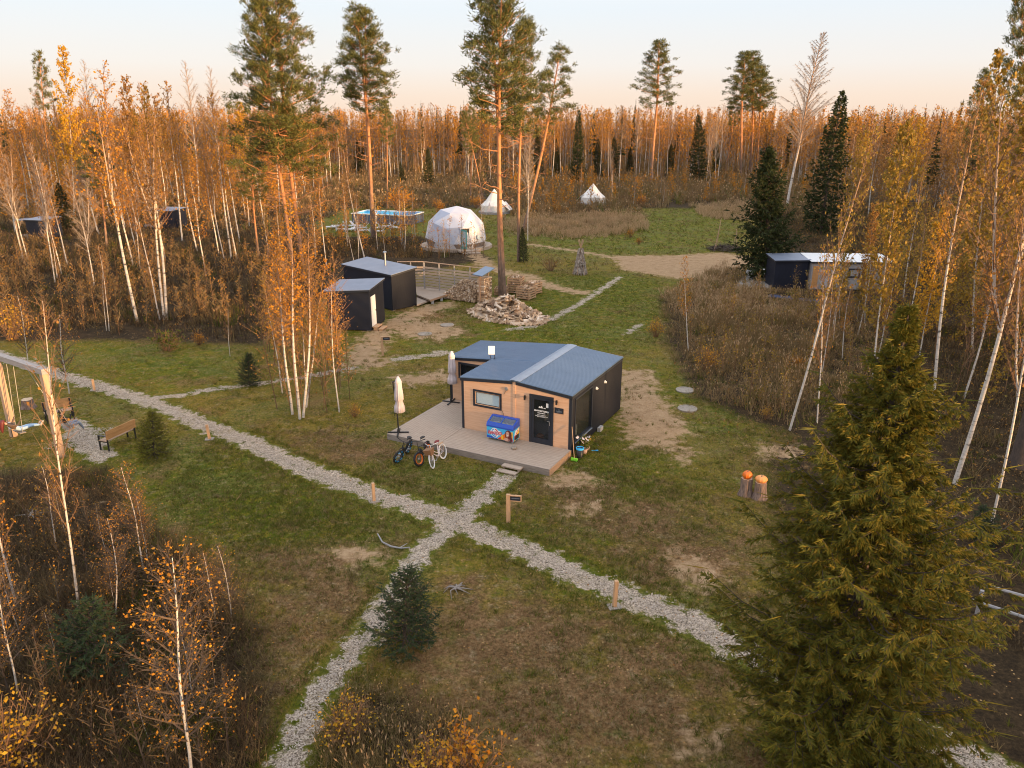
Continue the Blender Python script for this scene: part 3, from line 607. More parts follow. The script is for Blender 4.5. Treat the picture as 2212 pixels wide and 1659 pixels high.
mb.build('lettering', 'roof_flash', plate); mb = MB(); mb.prism([(-.63, 2.055), (-.575, 2.055), (-.575, 2.08), (-.602, 2.105), (-.63, 2.08)], .026, .028, 0, RX(0, 0, 0)); mb.build('emblem', 'roof_flash', plate)
for x, z in ((-2.26, 2.40), (-.70, 2.43)):
    mb = MB(); mb.box(x-.035, x+.035, -.13, -.06, z-.10, z+.10); mb.box(x-.025, x+.025, -.06, 0, z-.03, z+.03); mb.build('wall_lamp', 'metal_black', house)
for x, y, z in ((-3.22, 0, 2.63), (-7.97, SV, 1.88)):
    mb = MB(); mb.cyl((x, y+.01, z), (x, y-.035, z), .085, k=16); mb.cyl((x, y-.035, z), (x, y-.05, z), .055, k=16); mb.build('vent_cap', 'metal_grey', house)
for y, z in ((2.87, 2.28), (3.98, 2.26)):
    mb = MB(); mb.cyl((-.01, y, z), (.03, y, z), .075, k=14); mb.cyl((.03, y, z), (.09, y, z-.02), .05, k=12); mb.build('vent_pipe', 'white_paint', house)
mb = MB(); pts = [(-3.45, -.012, 1.52), (-3.40, -.012, 1.40), (-3.38, -.012, 1.25), (-3.37, -.012, 1.10)]; mb.tube(pts, .008, 5); mb.build('cable', 'metal_black', house); mb = MB(); mb.tube([(-3.24, -.01, 2.55), (-3.30, -.01, 2.45), (-3.36, -.01, 2.34)], .007, 5); mb.build('cable', 'metal_black', house)
mb = MB(); mb.tube([(XL-.10, SV-.05, 2.62), (XL-.10, SV-.12, 2.9), (XL-.16, SV-.14, 3.12)], .018, 6); mb.tube([(XL-.10, SV-.05, 2.62), (XL+.12, SV-.10, 2.95), (XL+.12, SV-.13, 3.12)], .018, 6); mb.bar((XL-.16, SV-.14, 3.12), (XL+.12, SV-.13, 3.12), .02)
ant = empty('antenna', (HX, HY, 0), YAW, 'white square panel antenna on a black bracket at the roof step', 'antenna'); mb.build('bracket', 'metal_black', ant)
mb = MB(); M_ = Matrix.Translation((XL-.02, SV-.18, 3.33)) @ Matrix.Rotation(R(28), 4, 'Z') @ Matrix.Rotation(R(-10), 4, 'X'); mb.box(-.16, .16, -.035, .035, -.21, .21, 0, M_); mb.build('panel', 'white_paint', ant)
# things inside the house, seen through the glass
def at_house(o): o.location = (HX, HY, 0); o.rotation_euler = (0, 0, YAW); return o
ct = empty('counter', (HX, HY, 0), YAW, 'white front counter standing inside behind the glass door', 'counter')
mb = MB(); mb.box(-2.3, -1.72, .9, 2.5, HD+.002, 1.25); mb.build('cabinet', 'dome_grey', ct); mb = MB(); mb.box(-2.34, -1.66, .86, 2.54, 1.252, 1.30); mb.build('top', 'white_paint', ct)
mb = MB(); mb.lathe([(.02, 0), (.13, .01), (.19, .10), (.18, .20), (.10, .27), (.03, .26)], 20, 0, Matrix.Translation((-1.72, .42, HD+.002)), 8, .1); o = at_house(mb.build('pumpkin', 'orange_paint', None, True)); tag(o, 'orange pumpkin on the floor just behind the glass door', 'pumpkin')
mb = MB(); mb.box(-.20, -.14, .44, 1.02, .62, 1.12); o = at_house(mb.build('heater_panel', 'white_paint')); tag(o, 'white heater panel standing inside the tall side window', 'heater')
# deck
deck = empty('wooden_deck', (HX, HY, 0), YAW, 'low L-shaped grey board terrace in front of the cafe house', 'terrace')
mb = MB(); y = -2.27; n = 15
for i in range(n): a_ = -2.27+i*(2.25/n); mb.box(XL+.06, -.0, a_, a_+2.25/n-.012, HD-.045, HD)
mb.build('deck_boards', 'deck_wood', deck)
mb = MB(); n = 19
for i in range(n):   # boards of the left part run front to back
    a_ = -8.33+i*(2.76/n); mb.box(a_, a_+2.76/n-.014, -2.27, SV-.03, HD-.045, HD-.001)
mb.build('deck_boards', 'deck_wood', deck)
mb = MB(); mb.box(-8.33, .012, -2.30, -2.272, -.02, HD-.002); mb.box(-8.36, -8.332, -2.27, SV-.05, -.02, HD-.003); mb.build('skirt', 'old_wood', deck)
mb = MB(); mb.box(.013, .045, -2.30, -.012, -.02, HD-.001); mb.build('skirt', 'deck_wood_sunlit', deck)
mb = MB(); mb.box(XL+.07, -.02, -2.2, -.03, -.02, HD-.06); mb.build('frame', 'old_wood', deck)
mb = MB(); mb.box(-2.10, -1.20, -2.62, -2.32, .10, .155); mb.box(-2.16, -1.26, -2.98, -2.70, .01, .055)
for x in (-2.0, -1.3): mb.box(x-.03, x+.03, -2.94, -2.31, -.02, .009); mb.box(x-.03, x+.03, -2.6, -2.31, .0101, .099)
tag(at_house(mb.build('door_step', 'deck_wood')), 'two small plank steps leading up to the cafe terrace', 'steps')
KEEP.append((*hut_loc(-4.15, .45), 4.2, 2.85, YAW)); KEEP.append((*hut_loc(-4.1, 4.7), 4.15, 1.75, YAW))
# freezer
fz = empty('ice_cream_freezer', (*hut_loc(-3.21, -.38), HD+.001), YAW, 'blue chest freezer full of ice cream with a bright advert, against the wood wall', 'freezer')
fz.scale = (1, 1, 1.16); Wf, Df = .68, .31
prof = [(-Df, .10), (-Df, .58), (-Df+.05, .70), (-.05, .83), (.20, .88), (Df, .88), (Df, .10)]
mb = MB(); Mx = Matrix(((0, 0, 1, 0), (1, 0, 0, 0), (0, 1, 0, 0), (0, 0, 0, 1))); mb.prism([p for p in prof[:2]]+[(Df, .58), (Df, .10)], -Wf, Wf, 0, Mx); mb.build('cabinet', 'skyblue_paint', fz)
mb = MB(); mb.prism([(-Df-.015, .57), (-Df-.015, .63), (-Df+.04, .74), (-Df+.10, .755), (-Df+.10, .66), (-Df+.06, .60)], -Wf-.012, Wf+.012, 0, Mx)
mb.prism([(.13, .80), (.18, .90), (Df+.01, .90), (Df+.01, .58), (.17, .60)], -Wf-.012, Wf+.012, 0, Mx)
for x in (-Wf-.012, Wf-.06): mb.prism([(-Df+.05, .581), (-Df+.08, .745), (.17, .875), (.17, .581)], x, x+.072, 0, Mx)
mb.build('lid_frame', 'blue_plastic', fz)
mb = MB()
for x0, x1 in ((-Wf+.07, -.02), (.02, Wf-.07)): mb.prism([(-Df+.10, .735), (-Df+.10, .747), (.14, .865), (.14, .853)], x0, x1, 0, Mx)
mb.build('sliding_lid', 'glass_clear', fz); mb = MB(); mb.prism([(-Df+.09, .73), (-Df+.09, .76), (.15, .88), (.15, .85)], -.02, .02, 0, Mx); mb.build('lid_rail', 'blue_plastic', fz)
for x in (-.55, -.35, -.2, .15, .3, .5): mb = MB(); mb.box(x, x+.12, .14, .165, .872, .888); mb.build('lid_handle', 'blue_plastic', fz)
mb = MB(); rl = random.Random(8)
for i in range(60): x, y = rl.uniform(-.58, .5), rl.uniform(-.2, .12); mb.box(x, x+.1, y, y+.05, .60+.02*rl.random(), .66+.02*rl.random(), i % 3)
mb.build('ice_cream_packs', ['white_paint', 'pumpkin_b', 'cream_fabric'], fz)
for x in (-Wf+.06, Wf-.06):
    for y in (-Df+.05, Df-.05): mb = MB(); mb.cyl((x-.02, y, .045), (x+.02, y, .045), .045, k=12); mb.bar((x, y, .045), (x, y, .10), .02); mb.build('caster', 'metal_grey', fz)
def art(name, pol, mt, lay, par, side=False):
    d_ = .003*lay
    for i, p_ in enumerate(pol): m_ = MB(); m_.prism(p_, d_+.0001*i, d_+.0015+.0001*i, 0, RS(Wf, 0, 0) if side else RX(0, -Df, 0)); o_ = m_.build(name, mt, par)
    return o_
def ell(cx, cz, rx, rz, n=28, a0=0, a1=6.2832, rot=0): return [(cx+rx*math.cos(t_)*math.cos(rot)-rz*math.sin(t_)*math.sin(rot), cz+rx*math.cos(t_)*math.sin(rot)+rz*math.sin(t_)*math.cos(rot)) for t_ in [a0+(a1-a0)*i/n for i in range(n+(0 if a1-a0 > 6.2 else 1))]]
def arc(cx, cz, r0, r1, a0, a1, n=16): return [(cx+r1*math.cos(R(a0+(a1-a0)*i/n)), cz+r1*math.sin(R(a0+(a1-a0)*i/n))) for i in range(n+1)]+[(cx+r0*math.cos(R(a1-(a1-a0)*i/n)), cz+r0*math.sin(R(a1-(a1-a0)*i/n))) for i in range(n+1)]
adv = art('advert_panel', [[(-Wf+.005, .105), (Wf-.005, .105), (Wf-.005, .565), (-Wf+.005, .565)]], 'skyblue_paint', .5, fz)
art('advert_print', [[(-.67, .11), (-.1, .11), (-.3, .17), (-.67, .20)]], 'blue_plastic', 1, adv)
art('advert_print', [[(-.15, .108), (.66, .108), (.66, .40), (.3, .42), (.12, .3)], ], 'orange_paint', 1, adv)
art('advert_print', [[(.05, .11), (.2, .11), (.14, .34), (.08, .30)], [(.5, .3), (.66, .25), (.66, .52), (.56, .5)]], 'yellow_paint', 2, adv)
art('advert_print', [[(-.1, .11), (.1, .11), (.02, .20)], [(.46, .108), (.66, .108), (.66, .2)]], 'red_paint', 2.6, adv)
art('advert_print', [ell(-.26, .35, .205, .205), ell(-.46, .33, .11, .08), ell(-.08, .37, .17, .10), ell(-.28, .33, .30, .085)], 'white_paint', 3.4, adv)
art('advert_print', [arc(-.26, .35, .13, .17, 100, 170), arc(-.26, .35, .12, .175, 205, 300), arc(-.26, .35, .06, .10, 210, 290)], 'cyan_paint', 4.2, adv)
art('advert_print', [arc(-.26, .35, .13, .175, 20, 80)], 'red_paint', 4.2, adv)
text('lettering', 'Инмарко', .215, 'red_paint', adv, RX(-.26, -Df-.016, .285) @ Matrix.Rotation(R(4), 4, 'Z') @ Matrix.Diagonal((.78, 1, 1, 1)), .001, shear=.12, bold=.006)
art('advert_print', [ell(.44, .36, .17, .20), [(.28, .35), (.60, .35), (.64, .11), (.50, .11), (.34, .22)]], 'hair_red', 5, adv, )
art('advert_print', [ell(.40, .38, .085, .125), ell(.36, .16, .14, .07), ell(.42, .19, .06, .09, rot=.4)], 'skin', 6, adv)
art('advert_print', [ell(.405, .33, .042, .020)], 'white_paint', 7, adv)
art('advert_print', [ell(.365, .415, .016, .008), ell(.435, .415, .016, .008), ell(.44, .26, .045, .06), [(.43, .21), (.46, .21), (.46, .12), (.43, .12)]], 'maroon', 7.6, adv)
ads = art('advert_panel', [[(-Df+.005, .105), (Df-.005, .105), (Df-.005, .565), (-Df+.005, .565)]], 'skyblue_paint', .5, fz, True)
art('advert_print', [[(-.28, .108), (-.1, .108), (.28, .3), (.28, .56), (.1, .5)]], 'yellow_paint', 1, ads, True)
art('advert_print', [ell(-.06, .38, .11, .16, rot=-.5), ell(.1, .46, .12, .07, rot=.4)], 'white_paint', 1.8, ads, True)
text('lettering', 'Инмарко', .11, 'red_paint', ads, RS(Wf+.009, -.02, .33) @ Matrix.Rotation(R(38), 4, 'Z') @ Matrix.Diagonal((.9, 1, 1, 1)), .001, shear=.12, bold=.004)
art('vent_grille', [[(-.20, .13), (.24, .13), (.24, .31), (-.20, .31)]], 'metal_black', 2.6, fz, True)
mb = MB(); mb.lathe([(.09, 0), (.14, .02), (.15, .08), (.13, .12), (.08, .11), (.05, .06)], 14, 0, None, 5, .15); o = mb.build('stone_bowl', 'stone', None, True, (*hut_loc(-2.29, -1.08), HD+.002)); tag(o, 'small rough stone ashtray bowl lying on the terrace boards', 'bowl')
# parasols
def parasol(x, y, rz, tilt, label):
    o = empty('folded_parasol', (*hut_loc(x, y), HD+.001), YAW+rz, label, 'parasol', 'folded parasols on the cafe terrace')
    m_ = MB(); m_.bar((-.48, 0, .03), (.48, 0, .03), .07, .05); m_.bar((0, -.48, .031), (0, -.036, .031), .07, .05); m_.bar((0, .036, .031), (0, .48, .031), .07, .05); m_.cyl((0, 0, .056), (0, 0, .2), .07, .05, 12); m_.build('cross_base', 'metal_black', o)
    m_ = MB(); m_.tube([(0, 0, .2), (-.02, 0, 1.2), (-.12*tilt-.02, 0, 2.55)], .034, 8); m_.tube([(-.02, 0, 1.0), (.05, 0, 1.5), (.10, 0, 2.60)], .022, 8); m_.bar((-.13*tilt-.02, 0, 2.5), (.12, 0, 2.68), .04); m_.build('pole', 'metal_black', o)
    m_ = MB(); m_.tube([(-.04, -.05, 1.02), (-.12, -.05, 1.0), (-.13, -.05, .86)], .018, 6); m_.cyl((-.05, -.08, 1.05), (-.05, .05, 1.05), .05, k=10); m_.build('crank', 'metal_black', o)
    m_ = MB(); m_.lathe([(.19, 1.04), (.27, 1.08), (.25, 1.32), (.16, 1.60), (.22, 1.66), (.21, 1.95), (.17, 2.25), (.16, 2.50), (.11, 2.62), (.045, 2.74), (.01, 2.78)], 35, 0, Matrix.Translation((.10, 0, 0)), 14, .38)
    m_.lathe([(.145, 2.46), (.175, 2.50), (.11, 2.64), (.045, 2.765)], 28, 0, Matrix.Translation((.10, 0, .012)), 16, .12); m_.build('canopy', 'cream_fabric', o, True)
parasol(-7.93, -1.95, .5, 1, 'folded cream parasol at the front left corner of the terrace, behind the bicycles')
parasol(-7.90, 2.66, .15, .2, 'folded cream parasol on the terrace beside the recessed wing wall')
# broom, bucket, flowers
o = empty('broom', (*hut_loc(.36, -.42), 0), YAW, 'lime green broom leaning against the dark corner of the house', 'broom')
mb = MB(); mb.cyl((0, 0, .07), (-.30, .35, 1.42), .016, k=8); mb.build('handle', 'new_wood', o); mb = MB(); mb.box(-.15, .15, -.05, .05, .06, .11); mb.box(-.145, .145, -.06, .04, .0, .058); mb.build('head', 'lime_plastic', o)
o = empty('bucket', (*hut_loc(.44, .0), 0), 0, 'tall dark bucket with a bright blue liner beside the broom', 'bucket')
mb = MB(); mb.lathe([(.14, 0), (.17, .45), (.15, .45), (.12, .03)], 20); mb.build('body', 'metal_black', o, True); mb = MB(); mb.lathe([(.175, .40), (.185, .47), (.155, .47), (.13, .2)], 20); mb.build('liner', 'skyblue_paint', o, True)
def flowerpot(x, y, s_, lab, fl, n=26):
    o = empty('flower_pot', (*hut_loc(x, y), 0), 0, lab, 'plant pot', 'flower pots by the dark wall'); m_ = MB(); m_.lathe([(.09*s_, 0), (.13*s_, .2*s_), (.11*s_, .2*s_), (.08*s_, .1)], 14); m_.build('pot', 'terracotta', o, True)
    r_ = np.random.default_rng(int(x*100)+7); m_ = MB(); C_ = np.stack([r_.normal(size=160)*.14*s_, r_.normal(size=160)*.14*s_, .25*s_+.45*s_*r_.random(160)], 1); m_.leaves(C_, .08, r_); m_.build('leaves', 'grass_green', o)
    m_ = MB(); C_ = np.stack([r_.normal(size=n)*.15*s_, r_.normal(size=n)*.15*s_, .45*s_+.28*s_*r_.random(n)], 1); m_.leaves(C_, .11, r_); m_.build('blossoms', fl, o)
flowerpot(.45, .52, 1.15, 'pot of tall cream and yellow flowers below the side window', 'cream_fabric'); flowerpot(.42, .95, .9, 'smaller pot of yellow flowers behind the tall one', 'leaf_gold')
mb = MB(); mb.box(-.10, .10, -.012, .012, 0, .02); mb.box(.08, .2, -.04, .04, .0, .025); o = mb.build('garden_trowel', 'skyblue_paint', None, False, (*hut_loc(.75, .9), .03)); tag(o, 'small blue and white trowel lying by the flower pots', 'trowel')
mb = MB(); mb.box(-.08, .08, -.2, .2, 0, .2); o = mb.build('concrete_block', 'concrete', None, False, (*hut_loc(.12, 3.3), .0)); o.rotation_euler[2] = YAW; tag(o, 'pale concrete block lying at the foot of the dark side wall', 'block')
# bicycles: x runs forward, wheels stand in the xz plane
def bike(rear, front, lean, label, r=.34, tyre=.03, tyre_m='rubber', rim_m='metal_grey', frame_m='metal_black', basket=False, spokes=20, band=None, saddle_m='metal_black', fr=.018, up=0.0, steer=0.0):
    rear = Vector(rear); front = Vector(front); an = math.atan2(front.y-rear.y, front.x-rear.x); WB = 1.08
    o = bpy.data.objects.new('bicycle', None); COL.objects.link(o); tag(o, label, 'bicycle', 'bicycles leaning at the terrace edge')
    mid = (rear+front)/2; o.matrix_world = Matrix.Translation((mid.x, mid.y, 0)) @ Matrix.Rotation(an, 4, 'Z') @ Matrix.Rotation(lean, 4, 'X')
    def wheel(x, st):
        Mw = Matrix.Translation((x, 0, 0)) @ Matrix.Rotation(st, 4, 'Z')
        th = np.linspace(0, 6.2832, 33)[:-1]; circ = lambda rr_, y=0: [Mw @ Vector((rr_*math.cos(q), y, r+rr_*math.sin(q))) for q in th]
        m_ = MB(); m_.tube(circ(r-tyre), tyre, 8, 0, closed=True); wh = m_.build('wheel', tyre_m, o, True)
        m_ = MB(); rw = tyre*.75
        V = [tuple(Mw @ Vector((q_*math.cos(q), y, r+q_*math.sin(q)))) for q in th for q_, y in ((r-tyre*2.0, -rw), (r-tyre*2.0, rw), (r-tyre*2.0-.022, rw), (r-tyre*2.0-.022, -rw))]
        nn = len(th); m_.add(V, [(i*4+j, i*4+(j+1) % 4, ((i+1) % nn)*4+(j+1) % 4, ((i+1) % nn)*4+j) for i in range(nn) for j in range(4)]); m_.build('rim', rim_m, wh)
        m_ = MB(); ri = r-tyre*2-.01
        for i in range(spokes): q = i*6.2832/spokes; m_.tube([Mw @ Vector((0, .02*(-1)**i, r)), Mw @ Vector((ri*math.cos(q), 0, r+ri*math.sin(q)))], .003, 3, 0, cap=False)
        m_.cyl(Mw @ Vector((0, -.05, r)), Mw @ Vector((0, .05, r)), .025, k=10); m_.build('spokes', 'metal_grey', wh)
        if band:
            m_ = MB()
            for i in range(7): q0 = i*.9; m_.tube([Mw @ Vector(((r-tyre*1.7)*math.cos(q0+t_), tyre*.72, r+(r-tyre*1.7)*math.sin(q0+t_))) for t_ in (0, .15, .3, .45)], .022, 6)
            m_.build('tyre_stripe', band, wh)
    wheel(-WB/2, 0); wheel(WB/2, steer)
    bb = Vector((-.10, 0, .30)); st = Vector((-.24, 0, .74)); hd = Vector((.34, 0, .80)); hb = Vector((.36, 0, .66)); ra = Vector((-WB/2, 0, r)); fa = Vector((WB/2, 0, r)); w2 = tyre+.02
    m_ = MB()
    if basket: m_.tube([bb, Vector((.1, 0, .42)), hb], fr, 8); m_.tube([bb+Vector((-.04, 0, .15)), Vector((.1, 0, .58)), hd], fr*.8, 8)
    else: m_.tube([bb, hb], fr*1.3, 8); m_.tube([st-Vector((0, 0, .06)), hd], fr, 8)
    m_.tube([bb, st], fr, 8); m_.tube([hd, hb], fr*1.2, 8)
    for s_ in (-1, 1): m_.tube([bb+Vector((0, s_*.03, 0)), ra+Vector((0, s_*w2, 0))], fr*.7, 6); m_.tube([st+Vector((0, s_*.02, -.05)), ra+Vector((0, s_*w2, 0))], fr*.6, 6)
    m_.build('frame', frame_m, o, True)
    m_ = MB()
    for s_ in (-1, 1): m_.tube([hb+Vector((.02, s_*w2, -.02)), fa+Vector((0, s_*w2, 0))], fr*.8, 6)
    m_.bar(hb+Vector((.02, -w2, -.01)), hb+Vector((.02, w2, -.01)), .03); m_.build('fork', frame_m, o, True)
    m_ = MB(); hz_ = .98+up; m_.tube([hd, Vector((.31, 0, hz_-.02))], .016, 6)
    if basket: m_.tube([(.05, -.30, hz_+.04), (.18, -.30, hz_+.04), (.32, -.12, hz_), (.32, .12, hz_), (.18, .30, hz_+.04), (.05, .30, hz_+.04)], .012, 6)
    else: m_.tube([(.24, -.35, hz_+.02), (.31, -.1, hz_), (.31, .1, hz_), (.24, .35, hz_+.02)], .014, 6)
    hbo = m_.build('handlebar', 'white_paint' if basket else 'metal_black', o, True)
    for s_ in (-1, 1):
        m_ = MB(); m_.cyl((.05 if basket else .24, s_*.30 if basket else s_*.27, hz_+(.04 if basket else .017)), (.16 if basket else .235, s_*.30 if basket else s_*.38, hz_+(.04 if basket else .022)), .02, k=8); m_.build('grip', 'maroon' if basket else 'rubber', hbo)
    m_ = MB(); m_.tube([st, st+Vector((-.03, 0, .14+up))], .014, 6)
    zz_ = st.z+.15+up; m_.lathe([(.02, 0), (.11, .01), (.12, .05), (.06, .07), (.01, .07)], 14, 1, Matrix.Translation((-.31, 0, zz_)) @ Matrix.Diagonal((1, .9, 1, 1))); m_.tube([(-.26, 0, zz_+.04), (-.14, 0, zz_+.045), (-.06, 0, zz_+.035)], [.06, .035, .018], 8, 1); m_.build('saddle', ['metal_grey', saddle_m], o, True)
    m_ = MB(); m_.cyl(bb+Vector((0, -.05, 0)), bb+Vector((0, -.062, 0)), .09, k=16); m_.bar(bb+Vector((0, -.07, 0)), bb+Vector((.12, -.07, -.12)), .02); m_.bar(bb+Vector((0, .07, 0)), bb+Vector((-.12, .07, .12)), .02)
    m_.box(.0, .08, -.17, -.08, .15, .175); m_.box(-.26, -.18, .08, .17, .41, .435); m_.build('cranks', 'metal_grey', o)
    if tyre > .04:
        m_ = MB(); m_.tube([Vector((-WB/2+(r+.03)*math.cos(q), 0, r+(r+.03)*math.sin(q))) for q in np.linspace(.6, 2.4, 8)], .03, 6); m_.build('mudguard', 'metal_black', o)
        m_ = MB(); m_.bar((-.03, 0, .38), (.25, 0, .66), .09, .10); m_.build('battery', 'metal_black', o)
    if basket:
        m_ = MB(); m_.hexa([(.42, -.13, .62), (.66, -.13, .62), (.66, .13, .62), (.42, .13, .62), (.38, -.19, .90), (.74, -.19, .90), (.74, .19, .90), (.38, .19, .90)]); m_.build('basket', 'wicker', o)
        m_ = MB(); m_.box(-.72, -.34, -.06, .06, .715, .73)
        for s_ in (-1, 1): m_.bar((-.7, s_*.05, .715), (-.54, s_*.04, .34), .012)
        m_.build('rack', 'new_wood', o)
    return o
bike(G(879, 979), G(858, 999.5), R(-16), 'black fat-tyred bicycle with cyan tyre stripes, leftmost of the three at the terrace', .33, .05, 'rubber', 'metal_black', 'metal_black', band='cyan_paint', spokes=12, steer=-.3)
bike(G(929, 985), G(909, 1006.5), R(13), 'black fat-tyred bicycle with bright orange front rim, middle of the three', .33, .05, 'rubber', 'orange_paint', 'metal_black', spokes=12, steer=-.30, up=.08)
bike(G(961, 990), G(937, 1012), R(15), 'white and cream ladies bicycle with a brown wicker basket, rightmost of the three', .35, .020, 'white_paint', 'white_paint', 'cream_fabric', basket=True, saddle_m='maroon', spokes=28, steer=.22)
# ------------------------------------------------------------ path posts, signs, stumps, pumpkins
def post(b_, h, lean, label):
    p = G(*b_); m_ = MB(); m_.bar((0, 0, -.1), (lean, 0, h), .11, .11, up=(0, 1, 0)); m_.box(-.2, .2, -.16, .16, -.02, .015, 1); o = m_.build('path_post', ['new_wood', 'stone']); o.location = p; o.rotation_euler[2] = random.Random(int(b_[0])).random()
    tag(o, label, 'post', 'wooden posts along the gravel path')
post((204, 842), .62, 0, 'short grey-brown wooden post beside the path behind the benches')
post((453, 948), .72, -.05, 'short pale wooden post at the path right of the small yellow spruce')
post((808, 1082), .78, 0, 'short pale wooden post beside the path in front of the bicycles')
post((1327, 1310), .92, .03, 'pale wooden post beside the path, nearest to the huge spruce')
def sign(b_, h, w_, label, rz):
    p = G(*b_); o = empty('path_sign', p, rz, label, 'sign', 'wooden signposts'); m_ = MB(); m_.box(-.07, .07, -.06, .06, -.1, h); m_.build('post', 'new_wood', o)
    m_ = MB(); x0, x1, z0, z1, k = .071, .071+w_, h-.26, h-.02, .03
    m_.box(x0, x1, -.035, .035, z1-k, z1); m_.box(x0, x1, -.035, .035, z0, z0+k); m_.box(x1-k, x1, -.035, .035, z0+k, z1-k); bd = m_.build('sign_frame', 'new_wood', o)
    m_ = MB(); m_.box(x0, x1-k, -.02, .02, z0+k, z1-k); pl_ = m_.build('sign_plate', 'navy_trim', bd)
    m_ = MB(); x = x0+.06
    while x < x1-.1: m_.prism([(x, (z0+z1)/2-.018), (x+.025, (z0+z1)/2-.018), (x+.025, (z0+z1)/2+.018), (x, (z0+z1)/2+.018)], .021, .023, 0, RX(0, 0, 0)); x += .037
    m_.build('lettering', 'roof_flash', bd)
sign((1098, 1126), 1.12, .42, 'wooden signpost with a small dark plate right of the path crossing', -.15)
sign((827, 768), 1.25, .45, 'wooden signpost with a small dark plate near the small dark shed', .1)
def stump(b_, h, r, label, seed, mt='stone'):
    p = G(*b_); r_ = np.random.default_rng(seed); m_ = MB(); k = 18; th = np.arange(k)*6.2832/k; rad = lambda s_: r*s_*(1+.10*r_.normal(size=k)); base = 1+.25*np.sin(th*4+seed)**2
    Vs = [np.stack([np.cos(th)*rad(1.25)*base, np.sin(th)*rad(1.25)*base, np.full(k, -.05)], 1), np.stack([np.cos(th)*rad(1.05), np.sin(th)*rad(1.05), np.full(k, h*.35)], 1), np.stack([np.cos(th)*rad(.95), np.sin(th)*rad(.95), np.full(k, h)], 1)]
    F = [(i*k+j, i*k+(j+1) % k, (i+1)*k+(j+1) % k, (i+1)*k+j) for i in range(2) for j in range(k)]; m_.add(np.concatenate(Vs), F, 0); o = empty('tree_stump', p, 0, label, 'stump'); m_.build('bark', 'stump_bark', o)
    m_ = MB(); m_.add(Vs[2]+[0, 0, .004], [tuple(range(k))]); m_.build('cut_face', 'log_end', o); return p
mat('stump_bark', (.30, .20, .15), (.12, .085, .075), 4, .9, stretch=(4, 4, .8), bump=.03)
mat('old_stump', (.16, .12, .11), (.08, .06, .055), 4, .9, bump=.03)
p1 = stump((1610, 1068), .72, .215, 'rough cut stump carrying the round orange pumpkin', 3); p2 = stump((1640, 1075), .70, .235, 'rough cut stump carrying the flat pale pumpkin', 4)
def pumpkin(p, z, r, flat, mt, label):
    o = empty('pumpkin', (p.x, p.y, z), 0, label, 'pumpkin', 'pumpkins on stumps'); m_ = MB(); pr = [(r*.15, .01), (r*.7, .0), (r, .35*r*2*flat), (r*.92, .7*r*2*flat), (r*.5, r*2*flat), (r*.12, .93*r*2*flat)]; m_.lathe(pr, 40, 0, None, 10, .10); m_.build('flesh', mt, o, True)
    m_ = MB(); m_.tube([(0, 0, r*1.85*flat), (.01, 0, r*2*flat+.05)], [.022, .014], 6); m_.build('stem', 'stump_bark', o)
pumpkin(p1, .727, .20, .72, 'pumpkin_a', 'bright orange round pumpkin on the left stump'); pumpkin(p2, .707, .245, .48, 'pumpkin_b', 'pale orange flattened pumpkin on the right stump')
stump((62, 880), .45, .28, 'dark rotten stump behind the swings, between swing frame posts', 9)
for b_, lb in ((z2(1168, 1082), 'round concrete manhole cover on the bare soil, farther of the two near the sheds'), (z2(975, 1160), 'round concrete manhole cover on the bare soil, nearer of the two near the sheds'), (z4(740, 1365), 'worn round manhole cover in the grass right of the cafe, farther one'), (z4(755, 1475), 'round manhole cover with a white rim right of the cafe, nearer one')):
    p = G(*b_); m_ = MB(); m_.lathe([(.50, -.02), (.50, .05), (.40, .06), (.40, .045), (.02, .05)], 28); o = m_.build('manhole_cover', 'stone', None, False, p); tag(o, lb, 'manhole', 'manhole covers')
m_ = MB(); a_ = [G(816, 1160), G(826, 1174), G(845, 1183), G(866, 1187), G(886, 1186)]; m_.tube([(q.x, q.y, z_) for q, z_ in zip(a_, (.14, .06, .05, .05, .07))], [.02, .03, .035, .03, .02], 7)
m_.tube([(G(862, 1187).x, G(862, 1187).y, .05), (G(880, 1180).x, G(880, 1180).y, .12)], [.02, .01], 6); tag(m_.build('fallen_branch', 'grey_wood'), 'bent bleached branch lying in the grass left of the path crossing', 'branch')
def roots(b_, n, s_, label, seed):
    p = G(*b_); r_ = np.random.default_rng(seed); m_ = MB()
    for i in range(n): a0 = i*6.28/n+r_.random(); L = s_*(.5+.7*r_.random()); m_.tube([(0, 0, .08), (math.cos(a0)*L*.5, math.sin(a0)*L*.5, .10+.06*r_.random()), (math.cos(a0+.4)*L, math.sin(a0+.4)*L, .0)], [.045, .02, .006], 5)
    o = m_.build('uprooted_stump', 'old_wood', None, False, p); tag(o, label, 'stump')
roots((1135, 1465-0), 9, .75, 'weathered grey root crown in the dry grass of the foreground', 2) if False else roots((986, 1274), 9, .5, 'weathered grey root crown in the dry grass below the path crossing', 2)
roots((70, 1115), 8, 1.1, 'silver-grey dead roots in the grass below the swing frame', 3)
